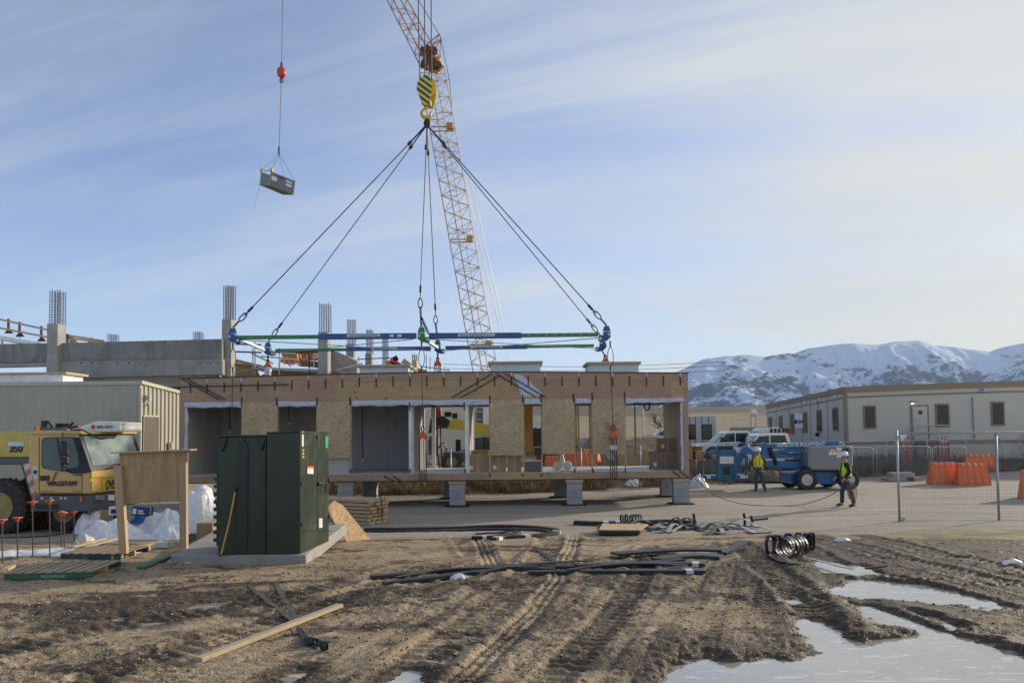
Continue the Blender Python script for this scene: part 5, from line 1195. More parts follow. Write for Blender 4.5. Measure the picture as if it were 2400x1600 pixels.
def sbox(px,py,w,d,h,mat,label,yaw=0,name='cardboard_box',dz=0,extra=None,tilt=0,cat='box',group=None):
    p=gl(px,py,dz); t=thing(name,label,cat,tuple(p),0,group); rt=Matrix.Rotation(R(yaw),3,'Z')@Matrix.Rotation(R(tilt),3,'Y')
    b=MB(); b.box(p+Vector((0,0,h/2)),(w,d,h),rt); b.build('carton',mat,t,bevel=.008)
    b=MB(); b.box(p+rt@Vector((0,0,h/2+.001))+Vector((0,0,0)),(w*1.003,.055,h*1.004),rt); b.build('packing_tape',sc_tape,t)
    if extra:
        for (u0,u1,v0,v1,m,n) in extra:
            b=MB(); P=[p+Vector((0,0,h/2))+rt@Vector((w*(u-.5),-d/2-.002,h*(v-.5))) for u,v in((u0,v0),(u1,v0),(u1,v1),(u0,v1))]; b.prism(P,rt@Vector((0,-.004,0))); b.build(n,m,t)
    return t
sc_tape=M('packing_tape',(.40,.30,.19),.35); m_navy=M('box_navy',(.025,.03,.14),.55)
sbox(334,1252,.42,.3,.24,m_navy,'dark blue printed carton on the plastic heap',-6,dz=.5,extra=[(.06,.30,.2,.8,m_label,'logo'),(.42,.75,.5,.66,m_label,'lettering'),(.42,.82,.25,.4,m_label,'lettering')],tilt=4)
sbox(272,1252,.30,.25,.22,m_label,'small white and blue carton behind the left post',8,dz=.52,extra=[(.2,.8,.2,.75,m_navy,'logo'),(.35,.65,.35,.6,m_label,'logo_centre')])
sbox(250,1250,.26,.25,.28,m_card,'torn brown cardboard box beside the tall plastic heap',10,dz=.35)
sbox(484,1280,.34,.3,.50,m_card,'brown cardboard box against the left of the cabinet',5,dz=.02)
sbox(462,1278,.26,.26,.28,M('carton_green',(.11,.14,.07),.8),'small green brown carton left of the cabinet',-8,dz=.0)
sbox(467,1287,.30,.2,.16,M('carton_grey',(.25,.24,.17),.8),'low grey carton before the orange netting',3,dz=.0)
sbox(380,1284,.26,.2,.11,m_label,'small flat white box on the ground between the board posts',6,name='white_box',dz=.02)
# ================================================================ pallets
def pallet(label,px,py,w,d,yaw,mstr,slat=m_lumy,text=False,n=9,loc_z=0):
    p=gl(px,py,loc_z); t=thing('wooden_pallet',label,'pallet',tuple(p),0,'wooden pallets on the mud'); rt=Matrix.Rotation(R(yaw),3,'Z')
    def bx(x0,x1,y0,y1,z0,z1,m,nm,par=None): b=MB(); b.box(p+rt@Vector(((x0+x1)/2,(y0+y1)/2,(z0+z1)/2)),(x1-x0,y1-y0,z1-z0),rt); return b.build(nm,m,par or t,bevel=.003)
    for i,y in enumerate((0,d/2-.02,d-.04)): s_=bx(0,w,y,y+.04,.018,.11,mstr if i!=1 else m_lum,'stringer')
    for k in range(n):
        x=k*(w-.10)/(n-1); dx=rnd.uniform(-.01,.01); bx(x+dx,x+dx+.10,-.01,d+.01,.112,.13,slat,'slat')
    for k in range(3): x=k*(w-.1)/2; bx(x,x+.1,-.005,d,0,.017,slat,'bottom_slat')
    if text: text_mesh('stencil','OLDCASTLE-RC',.05,m_label,t,p+rt@Vector((w*.42,-.003,.045)),rt@Vector((1,0,0)),(0,0,1),.001)
    return t
m_pg=M('pallet_green',(.02,.12,.06),.6,0,.2,4,.1,dirt=.4)
pallet('nearest pallet, with bright slats and a green stencilled edge',8,1362,1.30,1.0,4,m_pg,M_wood('slat',(.38,.31,.22),1,(.15,.1,.06),0,.9,var=.3),True)
pallet('pallet with a dark green edge behind the nearest one',142,1312,1.15,.9,-6,M('pallet_green_dark',(.015,.06,.045),.6,0,.2,4,.1,dirt=.5),M_wood('slat_dark',(.26,.19,.13),1,(.1,.07,.04),0,.9,var=.35),False,7)
for i,(a,c,w_,h_,m,l) in enumerate((((-5,1350),(34,1328),.1,.05,m_lum,'short bright lumber offcut at the left picture edge'),((165,1300),(245,1278),.12,.025,m_lum,'weathered board lying on the rear pallet'),((195,1300),(285,1275),.10,.025,m_lum,'second weathered board lying behind the rear pallet'),
    ((300,1292),(372,1272),.14,.03,m_plyv,'flat brown board between the notice board posts'),((330,1336),(402,1308),.12,.05,m_pg,'dark green painted board by the corner of the pad'),((412,1312),(398,1322),.1,.03,m_lum,'tiny wood scrap at the pad corner'))):
    A=gl(*a,.03+(.12 if i in(1,2) else 0));B=gl(*c,.04+(.12 if i in(1,2) else 0)); b=MB(); b.beam(A,B,w_,h_); tag(b.build('scrap_board',m),l,'board')
# 2x4 in the foreground
A=gl(465,1552,.03);B=gl(797,1427,.05); b=MB(); b.beam(A,B,.095,.045); o=b.build('long_board',M_wood('weathered_lumber',(.47,.37,.24),0,(.2,.13,.08),0,.9,var=.25),None,bevel=.004); tag(o,'long pale lumber board lying across the muddy foreground','board')
# ================================================================ right: site office
def Rz(v,a): return Matrix.Rotation(a,3,'Z')@Vector(v)
YO=47.5
Oc=W(1985,1040,YO); Oc.z=.85
# near corner at px 1985; right face runs to the right, left face recedes
m_off=M('office_siding',(.52,.50,.43),.7,0,.05,.6,.05); m_brn=M('office_trim',(.27,.20,.145),.65,0,.08,2,.05)
so_=thing('site_office','long beige site office trailer with brown trim and narrow windows','trailer building',(Oc.x,Oc.y,.85))
dR=Vector((1,-.035,0)).normalized(); 
pe=W(1797,1000,66.); dLf=(Vector((pe.x,pe.y,0))-Vector((Oc.x,Oc.y,0))); LL=dLf.length; dL=dLf.normalized()
LR=19.5
def opR(px,py,off=0): return onplane(px,py,Vector((Oc.x,Oc.y,0))-Vector((0,off,0)),dR)
nL=Vector((dL.y,-dL.x,0)); nL= nL if nL.x<0 else -nL
def opL(px,py,off=0): return onplane(px,py,Vector((Oc.x,Oc.y,0))+nL*off,dL)
zR=opR(1995,908).z; zF=opR(1995,1036).z
def zroofR(s): return zR+.26*math.sin(min(1,s/14)*math.pi/2)
n_=12; b=MB()
pts=[]
base=Vector((Oc.x,Oc.y,0))
topR=[base+dR*(LR*i/n_)+Vector((0,0,zroofR(LR*i/n_))) for i in range(n_+1)]
b=MB(); b.prism([base+dR*LR+Vector((0,0,.6)),base+Vector((0,0,.6))]+topR,Vector((0,.15,0))); b.build('front_wall',m_off,so_)
zLe=opL(1800,948).z
b=MB(); b.prism([base+Vector((0,0,.5)),base+dL*LL+Vector((0,0,.5)),base+dL*LL+Vector((0,0,zLe)),base+Vector((0,0,zR))],-nL*.15); b.build('side_wall',m_off,so_)
b=MB()
far=base+dL*LL; b.add([base+Vector((0,0,zR-.02)),base+dR*LR+Vector((0,0,zroofR(LR)-.02)),far+dR*LR+Vector((0,0,zLe)),far+Vector((0,0,zLe-.02))],[(0,1,2,3)]); b.build('roof',m_roofm,so_)
def bandR(z0,z1,t,name,mat=m_brn,curve=True):
    b=MB(); tp=[base+dR*(LR*i/n_)+Vector((0,-t,z1+(zroofR(LR*i/n_)-zR if curve else 0))) for i in range(n_+1)]; bt=[p-Vector((0,0,z1-z0)) for p in tp[::-1]]
    b.prism(tp+bt,(0,t,0)); return b.build(name,mat,so_)
bandR(zR-.30,zR+.04,.09,'fascia'); 
zt=opR(1995,930).z; bandR(zt-.07,zt+.03,.03,'trim_strip')
bandR(zF-.13,zF+.06,.05,'base_trim',curve=False)
def bandL(a0,a1,b0,b1,t,name,mat=m_brn): b=MB(); b.prism([base+Vector((0,0,a0)),base+dL*LL+Vector((0,0,b0)),base+dL*LL+Vector((0,0,b1)),base+Vector((0,0,a1))],nL*t); return b.build(name,mat,so_)
bandL(zR-.30,zR+.04,zLe-.3,zLe+.04,.09,'fascia'); bandL(zt-.07,zt+.03,zLe-.75,zLe-.65,.03,'trim_strip'); 
b=MB(); b.bb(Oc.x-.12,Oc.x+.08,Oc.y-.07,Oc.y+.1,zF-.1,zR-.05); b.build('corner_trim',m_brn,so_)
def winR(px0,px1,py0,py1,split=False):
    a=opR(px0,py1);c=opR(px1,py0); w=thing_part=MB(); x0,x1,z0,z1=a.x,c.x,a.z,c.z; y=a.y
    w.bb(x0-.1,x1+.1,y-.05,y+.01,z0-.1,z1+.1); f=w.build('window_frame',m_brn,so_); g=MB(); g.bb(x0,x1,y-.07,y-.045,z0,z1); g.build('window_pane',m_glass,f)
    g=MB(); g.bb(x0,x1,y-.085,y-.065,(z0+z1)/2-.02,(z0+z1)/2+.02); g.build('window_bar',m_seal,f)
winR(2028,2049,953,1001); winR(2197,2221,949,997); winR(2327,2350,944,994); winR(2440,2465,940,990)
# door
a=opR(2140,1029);c=opR(2172,952); b=MB(); b.bb(a.x-.12,c.x+.12,a.y-.04,a.y+.01,a.z,c.z+.1); fr=b.build('door_frame',m_brn,so_); b=MB(); b.bb(a.x,c.x,a.y-.06,a.y-.035,a.z,c.z); d_=b.build('door',m_off,so_)
q=opR(2156,966); b=MB(); b.bb(q.x-.12,q.x+.12,a.y-.07,a.y-.055,q.z-.12,q.z+.12); b.build('door_window',m_glass,d_); q=opR(2143,984); b=MB(); b.lathe([(.03,0),(.045,-.04),(.02,-.07)],(q.x,a.y-.06,q.z),'Y',8); b.build('door_knob',m_steel,d_)
q=opR(2137,945); b=MB(); b.box(q+Vector((0,-.12,.08)),(.2,.2,.1)); b.build('lamp_hood',m_brn,so_); mlamp=NT('lamp_glow'); mlamp.b.inputs['Emission Color'].default_value=(1,.95,.85,1); mlamp.b.inputs['Emission Strength'].default_value=2.5; mlamp.fin((.8,.8,.8),.4)
b=MB(); b.lathe([(.03,-.08),(.07,-.04),(.07,0)],q+Vector((0,-.12,.03)),n=10); b.build('lamp_bulb',mlamp.m,so_)
a=opR(2279,930);c=opR(2284,1028); b=MB(); b.tube([a+Vector((0,-.08,0)),c+Vector((0,-.08,0))],.05,8); b.build('conduit',m_galv,so_)
a=opR(2290,921);c=opR(2312,911); b=MB(); b.bb(a.x,c.x,a.y-.03,a.y,a.z,c.z); sg=b.build('office_sign',m_white,so_)
for i,h in enumerate((.16,.02)): text_mesh('lettering','UNIVERSAL' if i==0 else 'MODULAR',.15,M('sign_blue%d'%i,(.05,.08,.3),.6),sg,Vector((a.x+.03,a.y-.035,a.z+h)),dR,(0,0,1),.002,.003,sx=.55)
# windows on the receding face
for px0,px1,py0,py1 in((1955,1963,957,1005),(1917,1925,963,1009),(1884,1891,968,1011),(1855,1860,972,1013),(1828,1833,976,1015),(1804,1808,979,1018)):
    a=opL(px0,py1);c=opL(px1,py0); dlt=(c-a); dlt.z=0; t=(a-base).dot(dL),(c-base).dot(dL); t=min(t),max(t); z0,z1=a.z,c.z
    if t[1]-t[0]<.75: m=(t[0]+t[1])/2; t=(m-.4,m+.4)
    b=MB(); b.prism([base+dL*(t[0]-.1)+Vector((0,0,z0-.1)),base+dL*(t[1]+.1)+Vector((0,0,z0-.1)),base+dL*(t[1]+.1)+Vector((0,0,z1+.1)),base+dL*(t[0]-.1)+Vector((0,0,z1+.1))],nL*.05); f=b.build('window_frame',m_brn,so_)
    b=MB(); b.prism([base+dL*t[0]+Vector((0,0,z0))+nL*.05,base+dL*t[1]+Vector((0,0,z0))+nL*.05,base+dL*t[1]+Vector((0,0,z1))+nL*.05,base+dL*t[0]+Vector((0,0,z1))+nL*.05],nL*.02); b.build('window_pane',m_glass,f)
a=opL(1864,1003,.05);c=opL(1882,967,.05); b=MB(); b.prism([Vector((a.x,a.y,a.z)),Vector((c.x,c.y,a.z)),Vector((c.x,c.y,c.z)),Vector((a.x,a.y,c.z))],nL*.04); bn=b.build('banner',m_white,so_)
e=opL(1866,988,.1); b=MB(); P=[e+dL*-.0,e-dL*.35]; b.box(e-dL*.2+nL*.02,(.3,.02,.3)); b.build('banner_mark',m_navy,bn)
text_mesh('lettering','GILBANE',.34,m_navy,bn,e-dL*.55+Vector((0,0,-.12))+nL*.03,-dL,(0,0,1),.003,.004,sx=.8)
for px in (1940,1900,1880,1850,1820):
    a=opL(px,990); s_=(a-base).dot(dL); b=MB(); p=base+dL*s_; b.beam(p+Vector((0,0,.9))+nL*.012,p+Vector((0,0,zR-.35+(zLe-zR)*s_/LL))+nL*.012,.03,.02); b.build('panel_seam',m_brn,so_)
for px,py in((1958,929),(1920,936),(1886,942)): a=opL(px,py,.03); b=MB(); b.box(a,(.3,.1,.2),Matrix.Rotation(math.atan2(dL.y,dL.x),3,'Z')); b.build('wall_vent',m_white,so_)
b=MB(); b.tube([opL(1914,925,.06),opL(1916,940,.06),opL(1919,990,.06),opL(1917,1010,.06)],.02,5); b.build('cable',m_seal,so_); b=MB(); b.box(opL(1916,1018,.1),(.25,.15,.25)); b.build('meter_box',m_seal,so_)
# skirting below floor
b=MB(); b.prism([base+Vector((0,.05,.4)),base+dR*LR+Vector((0,.05,.4)),base+dR*LR+Vector((0,.05,zF-.1)),base+Vector((0,.05,zF-.1))],(0,.05,0)); b.build('skirting',M('skirting',(.38,.36,.30),.8),so_)
# stairs
def stairs(x0,x1,ztop_,side,label,n=5):
    y=Oc.y-.1-(x0-Oc.x)*.035; t=thing('entry_stairs',label,'stairs',(x0,y-1.2,bz(x0,y)),0,'metal entry stairs at the site office'); g0=bz(x0,y-1)
    b=MB(); b.bb(x0,x1,y-1.3,y-.1,ztop_-.06,ztop_); b.build('platform',m_ch,t)
    for xx in(x0+.05,x1-.05): 
        for yy in(y-1.25,y-.15): b=MB(); b.beam((xx,yy,g0),(xx,yy,ztop_-.06),.07); b.build('leg',m_ch,t)
    for i in range(n):
        xx=x0-.28*(i+1) if side<0 else x1+.28*i; b=MB(); b.bb(xx,xx+.28,y-1.25,y-.2,ztop_-(i+1)*(ztop_-g0)/(n+1)-.04,ztop_-(i+1)*(ztop_-g0)/(n+1)); b.build('tread',m_ch,t)
    e=x0-.28*n if side<0 else x1+.28*n; st_=x0 if side<0 else x1
    for yy in(y-1.25,y-.15):
        b=MB(); b.tube([(e,yy,g0+.1),(e,yy,g0+.95),(st_,yy,ztop_+1.0),(x1 if side<0 else x0,yy,ztop_+1.0),(x1 if side<0 else x0,yy,ztop_)],.028,6); b.tube([(e,yy,g0+.5),(st_,yy,ztop_+.5),(x1 if side<0 else x0,yy,ztop_+.5)],.02,6); b.tube([(st_,yy,ztop_),(st_,yy,ztop_+1)],.025,6); b.build('handrail',m_galv,t)
a=opR(2138,1028);c=opR(2196,1028); stairs(a.x,c.x,zF,-1,'metal stairs with handrails leading up to the beige office door')
a=opR(2418,1020);c=opR(2470,1020); stairs(a.x,c.x,zF,-1,'second metal stairs at the far right picture edge')
for i,(px,l) in enumerate(((2116,'leftmost of the red and white post delineators'),(2131,'second red and white delineator from the left'),(2209,'red and white delineator left of the right hand pair end'),(2218,'rightmost of the red and white post delineators'))):
    p=W(px,1066,45.3); p.z=bz(p.x,45.3)-.02; t=thing('delineator_post',l+' by the office stairs','delineator',tuple(p),0,'red and white delineator posts')
    h=W(px,1022,45.3).z-p.z; b=MB(); b.lathe([(.19,0),(.18,.05),(.10,.07),(.075,h*.5),(.07,h*.9),(.03,h*.93),(.04,h)],p,n=12); b.build('post',m_redcap,t,smooth=True,auto=40)
    for z in(.62,.80): b=MB(); b.lathe([(.078,h*z),(.077,h*z+.10)],p,n=12); b.build('reflective_band',m_white,t)
# ================================================================ barriers
def barrier_proto(label,loc,yaw):
    t=thing('traffic_barrier',label,'barrier',loc,yaw,'orange plastic water barriers'); m0=FR[t.name]
    L_=1.25; b=MB(); prof=[(-.33,0),(-.33,.12),(-.13,.78),(-.12,.98),(.12,.98),(.13,.78),(.33,.12),(.33,0)]
    n=len(prof); nseg=26; V=[];F=[]
    for i in range(nseg+1):
        u=i/nseg; x=-L_/2+L_*u; rib=1-.16*max(0,math.sin(u*math.pi*2*4.5))**3 
        tp=1-.13*(1 if False else 0)
        for y,z in prof:
            xx=x*(1.0-.12*(z/.98)) ; V.append(m0@Vector((xx,y*(rib if .1<z<.9 else 1),z)))
    for i in range(nseg):
        for k in range(n): F.append((i*n+k,i*n+(k+1)%n,(i+1)*n+(k+1)%n,(i+1)*n+k))
    F+=[tuple(range(n)),tuple(nseg*n+k for k in range(n))[::-1]]
    b.add(V,F); b.build('barrier_body',m_orange,t)
    for u in(-.42,-.14,.14,.42): b=MB(); b.box(m0@Vector((u*.85,-.125,.93)),(.05,.02,.13),Matrix.Rotation(yaw,3,'Z')@Matrix.Rotation(-.5,3,'Y')); b.build('slot',m_white,t)
    return t
def bp(px,py,Y=None):
    if Y is None: return G(px,py)
    p=W(px,py,Y); p.z=bz(p.x,Y); return p
p=bp(2212,1140,35.2); br=barrier_proto('left of two orange barriers standing end to end on the gravel',tuple(p),R(-4))
for px,Y,yaw,scl,l in((2277,34.4,-10,1.06,'right of two orange barriers standing end to end on the gravel'),(2294,43.9,0,1.4,'orange barrier with a small plate, on the bank before the office'),(2445,27.7,-20,1.2,'orange barrier cut by the right picture edge'),
    (1368,38.5,10,.9,'orange barrier seen through the narrow gap right of the third OSB panel'),(1385,40.5,-30,.8,'tilted orange barrier behind the narrow gap between the OSB panels'),(1300,37.5,8,.8,'orange barrier seen below the fourth OSB panel'),(1338,38.5,-20,.8,'orange barrier seen below the gap beside the fourth panel')):
    p=W(px,1100,Y); p.z=bz(p.x,Y)-.02
    if px==2445: p.z=0
    c=dup(br,tuple(p),R(yaw),l); 
    if scl!=1: c.scale=(scl,min(scl,1.1),min(scl,1.02))
# concrete slab on boards
p=bp(2112,1136,37.4); p.z=bz(p.x,37.4)+.02; t=thing('concrete_slab','grey concrete slab resting on pale timbers behind the fence panel','slab',tuple(p)); b=MB(); b.box(p+Vector((0,0,.27)),(.98*1.1,.6,.24)); b.build('slab',m_block,t,bevel=.02)
for s_ in(-1,1): b=MB(); b.box(p+Vector((s_*.62,0,.08)),(.35,.8,.15)); b.build('timber',m_lumy,t)
# ================================================================ near fence panel
YFn=21.6
fp=thing('mesh_fence','tall grey mesh fence panel on a flat foot at the right edge','fence panel',tuple(W(2110,1225,YFn)))
def Fq(px,py): return W(px,py,YFn)
a0=Fq(2100,1012);a1=Fq(2110,1226);m0=Fq(2330,1010);m1=Fq(2346,1222);zt0=a0.z-.03; zb0=a1.z+.05
xe=W(2600,1100,YFn).x; xa=(a0.x+a1.x)/2; xm=(m0.x+m1.x)/2+.0
for x,z0,z1 in((xa,zb0-.1,zt0+.08),(xm,zb0,zt0),(xe,zb0,zt0)):
    b=MB(); b.tube([(x,YFn,z0),(x,YFn,z1)],.032,8); b.build('post',m_galv,fp,smooth=True)
for z in(zt0,zb0): b=MB(); b.tube([(xa,YFn,z),(xe,YFn,z)],.026,8); b.build('rail',m_galv,fp,smooth=True)
m_wire=M('fence_wire',(.25,.26,.27),.5,.6,.1)
b=MB(); x=xa+.06
while x<xe: b.tube([(x,YFn+.02,zb0),(x,YFn+.02,zt0)],.0023,3,cap=False); x+=.075
z=zb0+.08
while z<zt0: b.tube([(xa,YFn+.023,z),(xe,YFn+.023,z)],.0023,3,cap=False); z+=.085
b.build('wire_mesh',m_wire,fp,fix=False)
b=MB(); b.box((xa+.05,YFn,zb0-.10),(1.35,.55,.05)); b.build('foot_plate',m_galv,fp,bevel=.01)
b=MB(); b.tube([(xa+.12,YFn,zb0-.08),(xa+.12,YFn,zb0+.12)],.04,8); b.build('clamp',m_galv,fp)
b=MB(); b.prism([(xa+.08,YFn-.02,zt0-.05),(xa+.3,YFn-.02,zt0-.05),(xa+.12,YFn-.02,zt0-.22)],(0,-.005,0)); b.build('plastic_tag',m_white,fp)
# ================================================================ chain link fence along the bank
cf=thing('chain_link_fence','long grey chain link fence along the weedy bank behind the module','fence',(0,34.,0))
def fy(x): return 33.6+max(x,0)*.42
xs_=[-8.5+2.9*i for i in range(14)]
b=MB()
for i,x in enumerate(xs_):
    y=fy(x); z=bz(x,y); p_=MB(); p_.tube([(x,y,z-.05),(x,y,z+1.75)],.03,8); p_.build('fence_post',m_galv,cf,smooth=True)
    if i<len(xs_)-1:
        x2=xs_[i+1]; y2=fy(x2); z2=bz(x2,y2); A=Vector((x,y,z)); B=Vector((x2,y2,z2)); d=B-A; Ln=d.length; H=1.65
        if i>=7: r_=MB(); r_.tube([A+Vector((0,0,1.72)),B+Vector((0,0,1.72))],.022,6); r_.build('top_rail',m_galv,cf,smooth=True)
        k=-H
        while k<Ln:
            for s_ in(0,1):
                u0,u1=(k,k+H); v0,v1=(0,H)
                if u0<0: v0=-u0; u0=0
                if u1>Ln: v1=H-(u1-Ln); u1=Ln
                if v1<=v0: continue
                za,zb=(v0,v1) if s_==0 else (H-v0,H-v1)
                b.beam(A+d*(u0/Ln)+Vector((0,0,za)),A+d*(u1/Ln)+Vector((0,0,zb)),.0045)
            k+=.125
b.build('chain_mesh',m_wire,cf,fix=False)
def gate(px0,px1,ytop,Y,label):
    t=thing('fence_gate',label,'gate',tuple(bp(px0,1120,Y)),0,'rounded pipe fence frames'); a=W(px0,ytop,Y);c=W(px1,ytop,Y); g=bz((a.x+c.x)/2,Y)
    b=MB(); b.tube([(a.x,Y,g+.05),(a.x,Y,a.z-.12),(a.x+.04,Y,a.z-.03),(a.x+.13,Y,a.z),(c.x-.13,Y,a.z),(c.x-.04,Y,a.z-.03),(c.x,Y,a.z-.12),(c.x,Y,g+.05)],.028,8); b.build('pipe_frame',m_galv,t,smooth=True)
    b=MB(); x=a.x+.1
    while x<c.x: b.tube([(x,Y,g+.1),(x,Y,a.z-.03)],.0045,3,cap=False); x+=.14
    b.build('wire_mesh',m_wire,t,fix=False)
gate(1978,2045,1049,39.,'rounded pipe fence frame behind the right hand worker'); gate(2054,2180,1047,39.5,'rounded pipe fence frame behind the tall mesh panel'); gate(2185,2262,1047,39.5,'narrower rounded pipe frame left of the bank barrier')
# ================================================================ boom lift
YB2=33.4
def LP(px,py,dy=0): return W(px,py,YB2+dy)
bl=thing('boom_lift','blue articulated boom lift with grey engine cover parked beyond the workers','boom lift',(W(1860,1140,YB2).x,YB2,0))
m_lb=M('lift_blue',(.015,.13,.33),.4,0,.12,2,.05,dirt=.15); m_lbd=M('lift_teal',(.01,.12,.24),.45,0,.15,2,.05,dirt=.2); m_cov=M('cover_grey',(.22,.23,.245),.5,.1,.06,1,.03)
def LX(poly,y0,y1,mat,name,par=None,bev=.01): P=[LP(*p) for p in poly]; P=[Vector((p.x,YB2+y0,p.z)) for p in P]; b=MB(); b.prism(P,(0,y1-y0,0)); return b.build(name,mat,par or bl,bevel=bev)
ybw=1150; 
for px,dy,r in((1889,-.75,.44),(1851,.95,.42),(1939,.95,.42),(1988,-.75,.42)):
    c=LP(px,1125,dy); c.z=r-.01; c.x=W(px,1125,YB2+dy).x; wheel(bl,c,Vector((0,1,0)) if True else 0,r,.30,.2,m_tyre,m_steel)
LX([(1840,1107),(1862,1104),(1960,1104),(1985,1106),(1985,1130),(1930,1132),(1845,1132)],-.5,.8,m_lb,'chassis')
LX([(1890,1098),(1972,1098),(1965,1105),(1898,1105)],-.4,.6,m_ch,'turntable_ring')
LX([(1876,1058),(1884,1046),(1965,1043),(1978,1048),(1978,1099),(1885,1099),(1876,1090)],-.85,.9,m_cov,'engine_cover',bev=.05)
LX([(1956,1050),(1969,1048),(1969,1069),(1956,1070)],-.87,-.855,m_seal,'grille')
for x0,x1,y0,y1 in((1941,1952,1047,1055),(1941,1952,1057,1063),(1941,1952,1064,1070)): LX([(x0,y0),(x1,y0),(x1,y1),(x0,y1)],-.865,-.855,m_label,'sticker',bev=0)
e=LX([(1922,1064),(1925,1056),(1930,1052),(1935,1052),(1940,1057),(1941,1064)],-.865,-.855,m_white,'emblem',bev=0); LX([(1928,1058),(1931,1054),(1935,1055),(1937,1059),(1932,1060)],-.875,-.866,m_yel,'emblem_mark',e,bev=0)
LX([(1972,1043),(1980,1046),(1980,1090),(1972,1090)],-.8,.8,m_white,'counterweight',bev=.03)
b=MB(); q=LP(1911,1043,0); b.lathe([(.09,0),(.08,.12),(.04,.15)],q,n=10); b.build('beacon',m_orange,bl)
LX([(1783,1038),(1800,1040),(1962,1033),(1962,1043),(1930,1046),(1785,1053)],-.2,.1,m_lb,'upper_boom')
text_mesh('lettering','SUNSTATE EQUIPMENT',.215,m_white,bl,Vector((LP(1817,1045).x,YB2-.21,LP(1817,1046).z)),(1,0,.012),(0,0,1),.004,.006,sx=.92)
LX([(1783,1038),(1791,1036),(1799,1048),(1797,1072),(1781,1078)],-.22,.12,m_lb,'boom_knuckle')
LX([(1798,1058),(1876,1046),(1876,1056),(1800,1066)],-.15,.1,m_lb,'middle_boom'); LX([(1790,1066),(1876,1060),(1876,1072),(1796,1074)],-.2,.15,m_lb,'lower_boom'); LX([(1781,1078),(1876,1080),(1876,1096),(1790,1093)],-.25,.2,m_lb,'riser')
b=MB(); b.tube([LP(1804,1048,-.25),LP(1820,1088,-.25)],.09,8); b.build('lift_cylinder',m_seal,bl)
b=MB(); b.tube([LP(1840,1078,-.1),LP(1876,1079,-.1)],.05,8); b.tube([LP(1830,1062,-.2),LP(1870,1064,-.2)],.03,6); b.build('hydraulic_hose',m_seal,bl)
LX([(1717,1095),(1725,1070),(1740,1046),(1749,1044),(1762,1056),(1766,1066),(1748,1062),(1738,1075),(1728,1100)],-.2,.1,m_lb,'jib_arm')
LX([(1762,1056),(1785,1062),(1785,1076),(1764,1068)],-.15,.08,m_lb,'jib_link')
# basket
def pipe(pts,r=.025,name='basket_rail',mat=m_lbd,dy=0): b=MB(); b.tube([LP(*p,dy) for p in pts],r,6); b.build(name,mat,bl)
for dy in(-.45,.45):
    pipe([(1648,1058),(1648,1122)],dy=dy); pipe([(1748,1064),(1748,1122)],dy=dy); pipe([(1648,1060),(1748,1062)],dy=dy); pipe([(1648,1090),(1748,1090)],dy=dy,r=.018); pipe([(1680,1060),(1680,1120)],dy=dy,r=.018)
for px in(1648,1748): b=MB(); b.tube([LP(px,1060,-.45),LP(px,1060,.45)],.025,6); b.build('basket_rail',m_lbd,bl)
LX([(1648,1113),(1748,1111),(1748,1122),(1700,1124),(1648,1118)],-.45,.45,m_lbd,'basket_floor')
LX([(1675,1054),(1717,1052),(1719,1060),(1718,1064),(1714,1064),(1714,1068),(1679,1068),(1679,1064),(1675,1064)],-.5,-.1,m_lbd,'control_console'); 
LX([(1678,1067),(1714,1067),(1714,1085),(1678,1085)],-.49,-.46,m_label,'map_pocket',bev=0); LX([(1674,1062),(1680,1062),(1680,1122),(1674,1122)],-.5,-.4,m_lbd,'mast'); LX([(1712,1062),(1719,1062),(1719,1122),(1712,1122)],-.5,-.4,m_lbd,'mast')
LX([(1676,1084),(1716,1084),(1716,1118),(1676,1118)],-.46,-.40,m_lbd,'front_plate'); LX([(1688,1092),(1704,1092),(1704,1110),(1688,1110)],-.475,-.465,m_seal,'step_opening',bev=0)
for x in(1655,1732,1741): LX([(x-5,1112),(x+4,1112),(x+4,1119),(x-5,1119)],-.47,-.455,m_label,'sticker',bev=0)
LX([(1678,1044),(1712,1044),(1714,1053),(1676,1055)],-.45,-.1,m_seal,'control_panel')
